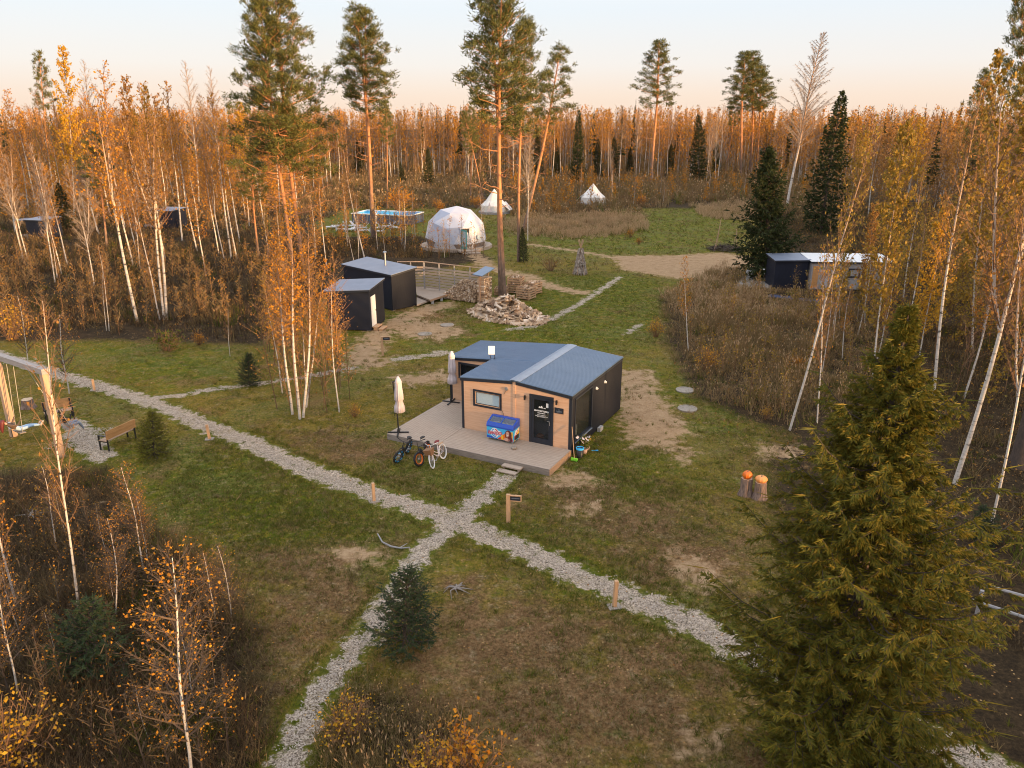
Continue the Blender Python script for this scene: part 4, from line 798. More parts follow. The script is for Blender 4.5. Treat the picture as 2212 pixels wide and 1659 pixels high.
# ------------------------------------------------------------ swing frame, swings, benches
PA, PB = G(132, 985), G(30, 941); bd = (PB-PA); BL = bd.length; bdir = bd/BL; fdir = Vector((-bdir.y, bdir.x, 0)); fdir = fdir if fdir.y > 0 else -fdir; ban = math.atan2(-bdir.y, -bdir.x)
sf = empty('timber_gantry', PB, ban, 'big square-timber swing frame with a grey top beam at the left edge', 'swing frame')
HB = 3.86
for x in (0, BL): m_ = MB(); m_.box(x-.13, x+.13, -.13, .13, -.1, HB-.001); m_.build('post', 'timber', sf)
m_ = MB(); m_.box(-.42, BL+.16, -.14, .14, HB, HB+.25); m_.build('beam', 'grey_wood', sf)
def swing(tmid, ang, label):
    c0 = PA+bd*tmid; Lr = 3.28; off = fdir*math.sin(ang)*Lr; zc = HB-math.cos(ang)*Lr; o = empty('swing', (c0+off)+Vector((0, 0, zc)), ban, label, 'swing', 'rope swings under the beam')
    m_ = MB(); m_.box(-.34, .34, -.13, .13, -.02, .02, 0, Matrix.Rotation(ang, 4, 'X')); m_.build('seat', 'old_wood', o)
    for s_ in (-1, 1):
        inv = Matrix.Rotation(-ban, 4, 'Z'); tp = inv @ (-off+Vector((0, 0, HB-zc)))+Vector((s_*.31, 0, 0)); m_ = MB(); m_.tube([(s_*.31, 0, 0), tp], .014, 6); m_.build('rope', 'rope', o)
    return (c0+off)+Vector((0, 0, zc)), off, zc
S1, o1, _ = swing(.70, R(-4), 'left rope swing under the beam, with the red-haired rider'); S2, o2, _ = swing(.27, R(19), 'right rope swing under the beam, swung away behind the post')
def ground_lamp(b_, label, dx=0):
    p = G(*b_); o = empty('garden_lamp', p, 0, label, 'lamp', 'white lamps at the swing posts'); m_ = MB(); m_.cyl((0, 0, 0), (0, 0, .42), .018, k=6); m_.build('stake', 'metal_black', o)
    m_ = MB(); m_.tube([(.14*math.cos(t_), 0, .62+.14*math.sin(t_)) for t_ in np.linspace(0, 6.2832, 21)[:-1]], .012, 5, closed=True); m_.lathe([(.02, .42), (.07, .45), (.08, .5), (.02, .53)], 12); m_.lathe([(.03, .70), (.07, .73), (.05, .78)], 12); m_.build('ring_shade', 'white_paint', o)
ground_lamp((28, 945), 'white ring-shaped garden lamp at the left swing post'); ground_lamp((132, 984), 'white ring-shaped garden lamp at the right swing post')
def bench(pl_, pr_, label, depth=.62, seat=.46):
    """pl_, pr_: ground points of the two front legs as seen from the sitter"""
    a_, L = frame(pl_, pr_); o = empty('park_bench', pl_, a_, label, 'bench', 'wood and black metal benches')
    m_ = MB(); m_.box(0.02, L-.02, .04, .27, seat, seat+.035); m_.box(.02, L-.02, .285, .50, seat, seat+.035); m_.build('seat', 'timber', o)
    m_ = MB(); m_.box(.0, L, .535, .565, seat+.10, seat+.30); m_.box(0, L, .555, .585, seat+.312, seat+.52); m_.build('backrest', 'bench_wood', o)
    for x in (.03, L-.09):
        m_ = MB(); m_.box(x, x+.06, 0, .05, 0, seat+.22); m_.box(x, x+.06, .50, .533, 0, seat+.50); m_.box(x, x+.06, .05, .50, seat-.05, seat-.002); m_.box(x, x+.06, .0, .50, seat+.221, seat+.255); m_.build('leg_frame', 'metal_black', o)
# front bench seen from behind-left, rear bench seen from the front
q1, q2 = G(237, 974), G(286, 944); dd_ = (q2-q1).normalized()
bench(G(287, 950)+Vector((-.39, .39, 0)), G(224, 980)+Vector((-.39, .39, 0)), 'front bench seen from behind, next to the young yellow-green spruce')
bench(G(101, 917), G(164, 904), 'bench behind the swings, seen from the front')
# people on the swings
def person(label, M, J, E, mats_, facemat, hair_pts, shoes, fingers):
    """J: joint -> (xyz, radius); E: edges; facemat: joint pair -> material index"""
    names = list(J); idx = {n_: i for i, n_ in enumerate(names)}; vs = [J[n_][0] for n_ in names]; rad = [J[n_][1] for n_ in names]; ed = [(idx[a_], idx[b_]) for a_, b_ in E]
    for hand, dirv in fingers:
        hp = Vector(J[hand][0]); dv = Vector(dirv).normalized(); sv_ = dv.cross(Vector((0, 0, 1))); sv_ = sv_.normalized() if sv_.length > .1 else Vector((1, 0, 0)); nv = dv.cross(sv_)
        for q_, (off, ln) in enumerate(((-.030, .065), (-.010, .075), (.010, .072), (.030, .060), (.042, .045))):
            b0 = hp+sv_*off*.6+dv*.02; a1 = b0+sv_*off*.5+dv*ln*.5+nv*.01; a2 = a1+dv*ln*.15+nv*ln*.5
            i0 = len(vs); vs += [tuple(b0), tuple(a1), tuple(a2)]; rad += [.012, .010, .008]; ed += [(idx[hand], i0), (i0, i0+1), (i0+1, i0+2)]
    me = bpy.data.meshes.new('person_skeleton'); me.from_pydata([tuple(v) for v in vs], ed, []); ob = bpy.data.objects.new('person_skeleton', me); COL.objects.link(ob)
    sk = ob.modifiers.new('s', 'SKIN'); sk.use_smooth_shade = True
    for i, sv_ in enumerate(me.skin_vertices[0].data): sv_.radius = (rad[i], rad[i]); sv_.use_root = (i == 0)
    ob.modifiers.new('u', 'SUBSURF').levels = 1; ob.modifiers['u'].render_levels = 1
    dg = bpy.context.evaluated_depsgraph_get(); nm = bpy.data.meshes.new_from_object(ob.evaluated_get(dg)); bpy.data.objects.remove(ob)
    nm.materials.clear()
    for m__ in mats_: nm.materials.append(MATS[m__])
    segs = [(np.array(J[a_][0]), np.array(J[b_][0]), facemat.get((a_, b_), 0)) for a_, b_ in E]
    for pg in nm.polygons:
        c_ = np.array(pg.center); best = min(segs, key=lambda s_: segdist(c_[None], s_[0], s_[1])[0][0]); pg.material_index = best[2]; pg.use_smooth = True
    root = bpy.data.objects.new('person', None); COL.objects.link(root); root.matrix_world = M; tag(root, label, 'person', None)
    bo = bpy.data.objects.new('body', nm); COL.objects.link(bo); bo.parent = root
    hd = Vector(J['head'][0]); m_ = MB(); m_.tube([tuple(hd+Vector(h_[0])) for h_ in hair_pts], [h_[1] for h_ in hair_pts], 10); m_.build('hair', 'hair_red' if 'red' in label else 'hair_dark', root, True)
    for sp, sd_ in shoes: m_ = MB(); sp = Vector(sp); sd_ = Vector(sd_).normalized(); m_.tube([sp-sd_*.07, sp-sd_*.03, sp+sd_*.08, sp+sd_*.17, sp+sd_*.20], [.035, .048, .046, .036, .02], 8); m_.build('shoe', 'shoe_cream', root, True)
    m_ = MB(); f_ = Vector(J['face'][0])
    fd = (Vector(J['face'][0])-hd).normalized(); up_ = Vector((0, 0, 1)); up_ = (up_-fd*up_.dot(fd)).normalized(); sd2 = fd.cross(up_)
    for s_ in (-1, 1): e_ = hd+fd*.098+up_*.01+sd2*s_*.032; m_.lathe([(.002, -.012), (.010, 0), (.002, .012)], 8, 0, Matrix.Translation(e_))
    m_.build('eyes', 'metal_black', root); m_ = MB(); n_ = hd+fd*.10-up_*.015; m_.tube([n_+up_*.03, n_+fd*.022-up_*.008], [.008, .014], 6, 0); m_.tube([hd+fd*.088-up_*.055-sd2*.02, hd+fd*.095-up_*.057, hd+fd*.088-up_*.055+sd2*.02], .006, 5, 1); m_.build('face', ['skin', 'red_paint'], root, True)
mat('hair_dark', (.05, .03, .02), (.03, .02, .015), 30, .55)
ED = [('hip', 'waist'), ('waist', 'chest'), ('chest', 'neck'), ('neck', 'head'), ('head', 'face'), ('chest', 'shL'), ('shL', 'elL'), ('elL', 'haL'), ('chest', 'shR'), ('shR', 'elR'), ('elR', 'haR'), ('hip', 'hpL'), ('hpL', 'knL'), ('knL', 'anL'), ('hip', 'hpR'), ('hpR', 'knR'), ('knR', 'anR')]
FM = {('hip', 'waist'): 2, ('waist', 'chest'): 1, ('chest', 'neck'): 1, ('chest', 'shL'): 1, ('shL', 'elL'): 1, ('elL', 'haL'): 1, ('chest', 'shR'): 1, ('shR', 'elR'): 1, ('elR', 'haR'): 1, ('hip', 'hpL'): 2, ('hpL', 'knL'): 2, ('knL', 'anL'): 2, ('hip', 'hpR'): 2, ('hpR', 'knR'): 2, ('knR', 'anR'): 2}
fan = math.atan2(fdir.y, fdir.x); FMAT = Matrix.Rotation(fan, 4, 'Z')   # x forward, y left
J1 = {'hip': ((0, 0, .11), .125), 'waist': ((-.16, 0, .26), .115), 'chest': ((-.36, 0, .42), .13), 'neck': ((-.48, 0, .53), .05), 'head': ((-.545, 0, .63), .095), 'face': ((-.50, 0, .635), .075),
      'shL': ((-.36, .18, .44), .062), 'elL': ((-.12, .25, .40), .046), 'haL': ((.0, .30, .60), .030), 'shR': ((-.36, -.18, .44), .062), 'elR': ((-.12, -.25, .40), .046), 'haR': ((.0, -.30, .60), .030),
      'hpL': ((.06, .10, .11), .095), 'knL': ((.46, .11, .14), .066), 'anL': ((.88, .11, .04), .046), 'hpR': ((.06, -.10, .11), .095), 'knR': ((.46, -.11, .15), .066), 'anR': ((.88, -.09, .06), .046)}
person('person with long red hair, brown jacket and pale jeans leaning back on the left swing', Matrix.Translation(S1) @ FMAT, J1, ED, ['skin', 'jacket_brown', 'jeans'], FM,
       [((.015, 0, .085), .06), ((-.04, 0, .06), .10), ((-.085, 0, -.02), .10), ((-.12, 0, -.16), .085), ((-.14, 0, -.32), .07), ((-.15, 0, -.46), .03)], [((.93, .11, .04), (.6, 0, .7)), ((.93, -.09, .06), (.6, 0, .7))], [('haL', (.2, 0, 1)), ('haR', (.2, 0, 1))])
J2 = {'hip': ((0, 0, .11), .13), 'waist': ((-.08, 0, .30), .12), 'chest': ((-.16, 0, .52), .14), 'neck': ((-.18, 0, .68), .055), 'head': ((-.17, 0, .80), .098), 'face': ((-.12, 0, .795), .078),
      'shL': ((-.16, .20, .56), .065), 'elL': ((.0, .28, .42), .048), 'haL': ((.06, .30, .62), .030), 'shR': ((-.16, -.20, .56), .065), 'elR': ((.0, -.28, .42), .048), 'haR': ((.06, -.30, .62), .030),
      'hpL': ((.06, .10, .10), .10), 'knL': ((.46, .12, .16), .070), 'anL': ((.66, .13, -.20), .048), 'hpR': ((.06, -.10, .10), .10), 'knR': ((.46, -.12, .12), .070), 'anR': ((.62, -.11, -.26), .048)}
person('person in black top and grey jeans on the right swing, half hidden by the post', Matrix.Translation(S2) @ FMAT, J2, ED, ['skin', 'black_cloth', 'jeans_grey'], FM,
       [((.02, 0, .085), .06), ((-.03, 0, .07), .10), ((-.06, 0, -.01), .10), ((-.06, 0, -.07), .07)], [((.71, .13, -.24), (1, 0, -.1)), ((.67, -.11, -.30), (1, 0, -.1))], [('haL', (.1, 0, 1)), ('haR', (.1, 0, 1))])
# rail fence at the right edge
o = empty('rail_fence', G(2140, 1330), 0, 'two bleached horizontal rails at the right edge beside the huge spruce', 'fence'); p = G(2140, 1330)
for za, a_, b_ in ((.75, (2120, 1262), (2300, 1312)), (.45, (2100, 1296), (2300, 1362))): A_, B2_ = G(*a_, z=za), G(*b_, z=za); m_ = MB(); m_.tube([A_-p, B2_-p], .05, 7); m_.build('rail', 'grey_wood', o)
for a_ in ((2120, 1300), (2290, 1360)): A_ = G(*a_, z=.5)-p; m_ = MB(); m_.cyl((A_.x, A_.y+.07, 0), (A_.x, A_.y+.07, .85), .06, k=8); m_.build('post', 'grey_wood', o)
p = G(2196, 1006); m_ = MB(); m_.tube([(0, 0, -.1), (0, 0, .5), (.05, 0, 2.2), (0, 0, 3.4)], [.42, .30, .26, .22], 12); o = m_.build('dead_trunk', 'bark_dark', None, True, p); tag(o, 'thick dark broken tree trunk at the right edge behind the huge spruce', 'tree')
# ------------------------------------------------------------ sheds
def gable_shed(o, W_, D_, z00, z10, z01, z11, clad, oh=(.12, .12, .12, .12), th=.14):
    """walls up to a sloping roof plane; z at the corners (x0y0, x1y0, x0y1, x1y1)"""
    m_ = MB(); m_.hexa([(0, 0, .06), (W_, 0, .06), (W_, .1, .06), (0, .1, .06), (0, 0, z00), (W_, 0, z10), (W_, .1, z10), (0, .1, z00)]); m_.build('front_wall', clad[0], o)
    m_ = MB(); m_.hexa([(W_-.1, .101, .06), (W_-.002, .101, .06), (W_-.002, D_-.1, .06), (W_-.1, D_-.1, .06), (W_-.1, .101, z10), (W_-.002, .101, z10), (W_-.002, D_-.1, z11), (W_-.1, D_-.1, z11)]); m_.build('side_wall', clad[1], o)
    m_ = MB(); m_.hexa([(.002, .101, .06), (.1, .101, .06), (.1, D_-.1, .06), (.002, D_-.1, .06), (.002, .101, z00), (.1, .101, z00), (.1, D_-.1, z01), (.002, D_-.1, z01)]); m_.build('side_wall', clad[1], o)
    m_ = MB(); m_.hexa([(0, D_-.099, .06), (W_, D_-.099, .06), (W_, D_, .06), (0, D_, .06), (0, D_-.099, z01), (W_, D_-.099, z11), (W_, D_, z11), (0, D_, z01)]); m_.build('back_wall', clad[0], o)
    m_ = MB(); a_, b_, c_, d_ = oh; e = .004; m_.hexa([(-a_, -c_, z00+e), (W_+b_, -c_, z10+e), (W_+b_, D_+d_, z11+e), (-a_, D_+d_, z01+e), (-a_, -c_, z00+th), (W_+b_, -c_, z10+th), (W_+b_, D_+d_, z11+th), (-a_, D_+d_, z01+th)])
    r_ = m_.build('roof', 'navy_trim', o); m_ = MB(); g = .02; m_.hexa([(-a_-g, -c_-g, z00+th+.001), (W_+b_+g, -c_-g, z10+th+.001), (W_+b_+g, D_+d_+g, z11+th+.001), (-a_-g, D_+d_+g, z01+th+.001), (-a_-g, -c_-g, z00+th+.03), (W_+b_+g, -c_-g, z10+th+.03), (W_+b_+g, D_+d_+g, z11+th+.03), (-a_-g, D_+d_+g, z01+th+.03)]); m_.build('roof_sheet', 'shed_roof', r_)
    for x in (.1, W_-.35):
        for y in (.1, D_-.4): m_ = MB(); m_.box(x, x+.25, y, y+.25, -.1, .059); m_.build('foundation_block', 'concrete', o)
    return r_
mat('navy_clad_side', (.014, .018, .034), (.011, .014, .027), .8, .55, spec=.3, wave=('Y', .07, .012))
mat('shed_roof', (.24, .28, .37), (.20, .24, .33), 1.2, .45, metal=.2, spec=.6)
A_, B_, C_ = G(*z2(150, 1120)), G(*z2(510, 1137)), G(*z2(632, 1045)); an, W_ = frame(A_, B_)
shA = empty('small_shed', A_, an, 'small dark navy shed with a white door and plank step, the nearer of the two', 'shed'); gable_shed(shA, W_, 3.05, 2.62, 2.86, 2.80, 3.04, ('navy_clad', 'dark_clad_side'), (.25, .10, .12, .12))
m_ = MB(); m_.box(W_, W_+.03, .28, 1.18, .28, 2.42); dA = m_.build('door', 'white_paint', shA); m_ = MB(); m_.box(W_+.03, W_+.06, 1.06, 1.10, 1.25, 1.38); m_.build('handle', 'metal_grey', dA)
o = empty('door_step', A_, an, 'two pale plank steps below the white door of the small shed', 'steps'); m_ = MB(); m_.box(W_+.04, W_+.42, .25, 1.25, .22, .27); m_.box(W_+.10, W_+.38, .28, .34, 0, .219); m_.box(W_+.10, W_+.38, 1.16, 1.22, 0, .219); m_.build('upper_step', 'new_wood', o)
m_ = MB(); m_.box(W_+.44, W_+.80, .25, 1.25, .10, .14); m_.box(W_+.50, W_+.74, .28, .34, 0, .099); m_.box(W_+.50, W_+.74, 1.16, 1.22, 0, .099); m_.build('lower_step', 'new_wood', o)
def keepbox(o_, an_, W__, D__, pad=.1): c_, s_ = math.cos(an_), math.sin(an_); KEEP.append((o_.x+c_*W__/2-s_*D__/2, o_.y+s_*W__/2+c_*D__/2, W__/2+pad, D__/2+pad, an_))
keepbox(A_, an, W_+.8, 3.05)
P0 = G(*z2(700, 960)); P1 = G(*z2(905, 915)); an, W_ = frame(P0, P1); DB = 6.3
shB = empty('long_shed', P0, an, 'long dark shed with a metal chimney, the farther of the two dark sheds', 'shed'); gable_shed(shB, W_, DB, 2.70, 2.98, 2.74, 3.02, ('dark_clad', 'navy_clad_side'), (.10, .10, .10, .10))
for c_ in shB.children:
    pass
m_ = MB(); cx, cy = W_*.62, 2.6; m_.cyl((cx, cy, 2.8), (cx, cy, 3.02), .20, .13, 14); m_.cyl((cx, cy, 3.0), (cx, cy, 4.05), .075, k=14); ch = m_.build('chimney', 'metal_grey', shB, True); m_ = MB(); m_.cyl((cx, cy, 4.12), (cx, cy, 4.18), .17, .12, 14); m_.cyl((cx, cy, 4.05), (cx, cy, 4.12), .05, k=8); m_.build('rain_cap', 'roof_flash', ch)
keepbox(P0, an, W_, DB)
# sauna terrace
dk = empty('sauna_deck', G(*z2(905, 915)), 0, 'pale plank platform on blocks beside the long dark shed', 'terrace'); b0 = dk.location.copy()
def pl2(px, z): q = G(*z2(*px), z=z); return (q.x-b0.x, q.y-b0.y)
m_ = MB(); Q = [pl2((1020, 862), .42), pl2((1212, 800), .42), pl2((1060, 752), .42), pl2((895, 752), .42), pl2((905, 818), .42)]; m_.prism(Q, .30, .42); m_.build('platform', 'deck_wood', dk)
m_ = MB(); m_.bar((*Q[0], .34), (*Q[1], .34), .04, .16); m_.build('edge_board', 'deck_wood_sunlit', dk)
m_ = MB(); Q2 = [pl2((905, 908), .20), pl2((1015, 868), .20), pl2((1012, 858), .20), pl2((905, 820), .20)]; m_.prism(Q2, .10, .22); m_.build('lower_platform', 'deck_wood', dk)
for f_ in (.1, .5, .9): q = Vector(Q[0]).lerp(Vector(Q[1]), f_); m_ = MB(); m_.box(q.x-.1, q.x+.1, q.y+.0, q.y+.2, 0, .255); m_.build('concrete_block', 'concrete', dk)
c_ = (Vector(Q[0])+Vector(Q[3]))/2; KEEP.append((b0.x+c_.x, b0.y+c_.y, 2.2, 2.0, 0))
S0, S1_, S2_ = G(*z2(735, 530), z=2.75), G(*z2(965, 530), z=2.75), G(*z2(1505, 590), z=2.75)
fc = empty('slat_fence', (S1_.x, S1_.y, 0), 0, 'weathered horizontal slat fence with a top rail round the sauna terrace', 'fence'); O_ = Vector((S1_.x, S1_.y, 0))
def fseg(a_, b_, nposts):
    a_ = Vector((a_.x, a_.y, 0))-O_; b_ = Vector((b_.x, b_.y, 0))-O_; m_ = MB()
    for i in range(9): z_ = .35+i*.235; m_.bar(a_+Vector((0, 0, z_)), b_+Vector((0, 0, z_)), .03, .16)
    m_.build('slats', 'deck_wood', fc); m_ = MB(); m_.bar(a_+Vector((0, 0, 2.72)), b_+Vector((0, 0, 2.72)), .10, .05); m_.build('top_rail', 'timber', fc)
    for i in range(nposts): q = a_.lerp(b_, (i+.02)/(nposts-.96) if nposts > 1 else 0); m_ = MB(); m_.box(q.x-.05, q.x+.05, q.y-.02, q.y+.08, 0, 2.69); m_.build('post', 'grey_wood', fc)
fseg(S0, S1_, 3); fseg(S1_, S2_, 5)
# roofed post with its stacked wood at the fence end
e_ = Vector((S2_.x, S2_.y, 0)); o = empty('wood_rack', e_, frame(S1_, S2_)[0], 'narrow firewood rack with a small blue sloped roof at the end of the slat fence', 'rack')
m_ = MB(); m_.box(.1, .2, -1.3, -1.2, 0, 2.45); m_.box(.1, .2, .0, .1, 0, 2.6); m_.bar((.15, -1.25, 2.1), (.35, -1.0, 2.5), .06); m_.build('frame', 'timber', o); m_ = MB(); m_.hexa([(-.25, -1.65, 2.46), (.65, -1.65, 2.40), (.65, .25, 2.74), (-.25, .25, 2.80), (-.25, -1.65, 2.52), (.65, -1.65, 2.46), (.65, .25, 2.80), (-.25, .25, 2.86)]); m_.build('roof', 'roof_steel', o)
m_ = MB(); r_ = np.random.default_rng(2)
for i in range(15):
    for k in range(6): y = -1.15+k*.2; m_.box(-.15+.03*r_.random(), .5+.05*r_.random(), y, y+.15, .05+i*.14+.01*(k % 2), .155+i*.14+.01*(k % 2))
m_.build('stacked_logs', 'split_log', o)
def logbox(m_, c_, L, w_, rot): M_ = Matrix.Translation(c_) @ rot.to_matrix().to_4x4(); m_.prism([(-w_/2, -w_/2), (w_/2, -w_*.35), (w_*.1, w_/2)], -L/2, L/2, 0, M_)
# the leaning stack along the fence: end grain outward
d2 = (S2_-S1_); d2.z = 0; L2 = d2.length; d2.normalize(); nrm = Vector((d2.y, -d2.x, 0)); nrm = nrm if nrm.y < 0 else -nrm; m_ = MB(); r_ = np.random.default_rng(4)
an2 = math.atan2(nrm.y, nrm.x)
x = L2*.42
while x < L2*.93:
    top_ = min(1.75, .45+(x-L2*.42)*.75); z_ = .1
    while z_ < top_:
        w_ = .10+.06*r_.random(); dep = .75-.25*z_+.12*r_.random(); c_ = e_-d2*(L2-x)+nrm*dep; logbox(m_, (c_.x, c_.y, z_), .42, w_, (Matrix.Rotation(an2+r_.normal()*.1, 4, 'Z') @ Matrix.Rotation(math.pi/2+r_.normal()*.08, 4, 'Y') @ Matrix.Rotation(r_.random()*6.28, 4, 'Z')).to_quaternion()); z_ += .105
    x += .115
tag(m_.build('firewood_stack', 'split_log'), 'sloping stack of brown firewood leaning against the slat fence', 'firewood', kind='stuff')
# heap of split logs
protos = []
for i in range(5):
    m_ = MB(); logbox(m_, (0, 0, 0), .60+.045*i, .125+.013*i, Matrix.Rotation(0, 4, 'X').to_quaternion()); protos.append(m_.mesh('split_log', ['split_log']))
hc = (G(*z2(1400, 960))+G(*z2(2000, 1090)))/2; hc.y += .6; hax = (G(*z2(2000, 1090))-G(*z2(1400, 960))); hL = hax.length/2; hax.normalize(); hay = Vector((-hax.y, hax.x, 0)); rl = random.Random(12)
def hpos():
    while True:
        u, v = rl.uniform(-1, 1), rl.uniform(-1, 1)
        if u*u+v*v < 1: break
    q = math.sqrt(u*u+v*v); z_ = 1.55*(1-q**1.15)*(1-.45*u*(u > 0)); return hc+hax*u*hL+hay*v*2.0+Vector((0, 0, .07+z_))
for i in range(280):
    c_ = hpos(); o = bpy.data.objects.new('split_log', protos[i % 5]); COL.objects.link(o); o.location = c_+Vector((0, 0, .03)); o.rotation_euler = (math.pi/2+rl.gauss(0, .3), rl.gauss(0, .3), rl.random()*6.28)
    tag(o, 'pale split log tossed on the loose firewood heap', 'firewood log', 'split logs of the firewood heap')
m_ = MB()
for i in range(650):
    c_ = hpos(); c_.z = .06+(c_.z-.06)*rl.random(); logbox(m_, tuple(c_), .46, .14, Matrix.Rotation(rl.random()*6.28, 4, 'Z').to_quaternion() @ Matrix.Rotation(math.pi/2+rl.gauss(0, .3), 4, 'X').to_quaternion())
tag(m_.build('firewood_heap', 'split_log'), 'loose heap of split firewood dumped on the grass behind the cafe', 'firewood', kind='stuff')
# crates of firewood under the twin pines
def crate(px, s_, label, h=.9, fill=True):
    p = G(*px); o = empty('firewood_crate', p, rl.uniform(-.3, .3)-.4, label, 'crate', 'wooden crates of firewood'); m_ = MB(); w_ = s_/2
    for z_ in np.arange(.08, h, .2):
        m_.box(-w_, w_, -w_-.02, -w_, z_, z_+.10); m_.box(-w_, w_, w_, w_+.02, z_, z_+.10); m_.box(-w_-.02, -w_, -w_, w_, z_, z_+.10); m_.box(w_, w_+.02, -w_, w_, z_, z_+.10)
    for x in (-w_, w_-.06):
        for y in (-w_, w_-.06): m_.box(x, x+.06, y, y+.06, 0, h)
    m_.build('slatted_box', 'new_wood', o)
    m_ = MB()
    for i in range(110): logbox(m_, (rl.uniform(-w_+.1, w_-.1), rl.uniform(-w_+.1, w_-.1), rl.uniform(.1, h+.08)), min(.42, s_*.6), .12, Matrix.Rotation(rl.random()*.4, 4, 'Z').to_quaternion() @ Matrix.Rotation(math.pi/2, 4, 'X').to_quaternion())
    m_.build('logs', 'split_log', o)
crate(z2(1640, 815), 1.1, 'low dark crate of firewood left behind the twin pines', .6); crate(z2(1850, 850), 1.2, 'slatted crate full of firewood right of the twin pines, nearest one', .95); crate(z2(1910, 805), 1.1, 'slatted crate of firewood at the right end of the group', .95); crate(z2(1760, 800), 1.2, 'highest crate of firewood just behind the twin pines', 1.35)
# firewood tepee
p = G(1253, 592); o = empty('firewood_tepee', p, 0, 'tall conical stack of firewood with crossed poles on the lawn', 'firewood stack'); m_ = MB(); r_ = np.random.default_rng(6)
for i in range(6): a0 = i*1.05; m_.cyl((math.cos(a0)*.75, math.sin(a0)*.75, 0), (-math.cos(a0)*.28, -math.sin(a0)*.28, 3.3), .03, k=6)
m_.build('poles', 'timber', o); m_ = MB()
for z_ in np.arange(.2, 2.35, .16):
    rr_ = .62*(1-z_/3.3); n = max(5, int(rr_*26))
    for i in range(n): a0 = i*6.2832/n+r_.random()*.2; logbox(m_, (math.cos(a0)*rr_, math.sin(a0)*rr_, z_), .42, .14, (Matrix.Rotation(a0, 4, 'Z') @ Matrix.Rotation(-.2+r_.normal()*.12, 4, 'Y') @ Matrix.Rotation(r_.random()*6, 4, 'Z')).to_quaternion())
m_.build('logs', 'log_grey', o) if 'log_grey' in MATS else m_.build('logs', 'log_bark', o)
p = G(*z4(975, 540)); o = empty('pole_swing', p, 0, 'spindly arched pole frame standing over a brushwood heap beside the sandy clearing', 'frame'); m_ = MB(); m_.tube([(-1.2, 0, 0), (-.9, 0, 1.8), (-.7, 0, 3.6), (-.5, 0, 4.0), (-.3, 0, 3.5)], .035, 6); m_.tube([(-.9, .5, 0), (-.8, 0, 2.0)], .03, 6); m_.tube([(1.4, 0, 0), (1.15, 0, 2.4), (1.0, 0, 2.5)], .04, 6); m_.tube([(1.0, .5, 0), (1.2, 0, 2.2)], .03, 6); m_.build('poles', 'timber', o)
r_ = np.random.default_rng(9); m_ = MB(); n = 700; a0 = r_.random(n)*6.28; q = r_.random(n)**.5*1.9; A3 = np.stack([np.cos(a0)*q, np.sin(a0)*q*.8, .75*(1-(q/2.0)**2)*r_.random(n)+.05], 1); m_.slivers(A3, A3+r_.normal(size=(n, 3))*[.35, .35, .12], .05, .03, r_); o = m_.build('brushwood_heap', 'bark_dark', None, False, p+Vector((.2, .6, 0))); tag(o, 'dark heap of brushwood under the pole frame', 'brushwood', kind='stuff')
# ------------------------------------------------------------ dome, tents, pool, loungers
dc = G(987, 524, .35); dc = Vector((dc.x, dc.y-1.2, 0)); Rd = 3.62
dm = empty('dome_tent', dc, 0, 'white geodesic dome tent with a teal door on a plank platform', 'dome')
import bmesh
bm = bmesh.new(); bmesh.ops.create_icosphere(bm, subdivisions=2, radius=Rd, matrix=Matrix.Rotation(.62, 4, 'Z') @ Matrix.Rotation(.10, 4, 'X')); zc = 1.15
bmesh.ops.bisect_plane(bm, geom=bm.verts[:]+bm.edges[:]+bm.faces[:], plane_co=(0, 0, -.80), plane_no=(0, 0, -1), clear_outer=True)
for f_ in bm.faces:
    c_ = f_.calc_center_median(); k = int(abs(math.sin(c_.x*12.9+c_.y*7.1+c_.z*3.3)*43758)) % 10
    f_.material_index = 3 if (c_.z < .15 and c_.y < 0 and k % 2 == 0) else (0 if k < 5 else (1 if k < 8 else 2))
me = bpy.data.meshes.new('cover'); bm.to_mesh(me); bm.free()
for mm in ('dome_white', 'dome_light', 'dome_grey', 'dome_clear'): me.materials.append(MATS[mm])
cv = bpy.data.objects.new('cover', me); COL.objects.link(cv); cv.parent = dm; cv.location = (0, 0, zc)
m_ = MB(); m_.prism([(4.2*math.cos(t_), 3.9*math.sin(t_)) for t_ in np.linspace(0, 6.2832, 17)[:-1]], .0, .34); m_.build('platform', 'deck_wood', dm)
dd = G(1008, 538, .35); dv = Vector((dd.x-dc.x, dd.y-dc.y, 0)); dn = dv.normalized(); da = math.atan2(dn.y, dn.x)+math.pi/2; dbase = dn*(Rd-.55)
Md = Matrix.Translation((dbase.x, dbase.y, .35)) @ Matrix.Rotation(da, 4, 'Z')
m_ = MB(); m_.box(-.55, -.45, -.35, .9, 0, 2.2, 0, Md); m_.box(.45, .55, -.35, .9, 0, 2.2, 0, Md); m_.box(-.55, .55, -.35, .9, 2.2, 2.28, 0, Md); m_.build('door_frame', 'dome_light', dm)
m_ = MB(); m_.box(-.45, .45, -.22, -.20, 0, 2.2, 0, Md); m_.build('doorway', 'interior_dark', dm); m_ = MB(); m_.box(-.05, .40, -.30, -.26, .02, 1.0, 0, Md); m_.build('curtain', 'white_paint', dm)
m_ = MB(); Md2 = Md @ Matrix.Translation((-.47, -.36, 0)) @ Matrix.Rotation(R(-62), 4, 'Z'); m_.box(0, .85, -.03, .0, .03, 2.15, 0, Md2); dr = m_.build('door', 'teal_paint', dm); m_ = MB(); m_.box(.15, .70, -.045, -.031, .3, 1.95, 0, Md2); m_.build('pane', 'frosted', dr)
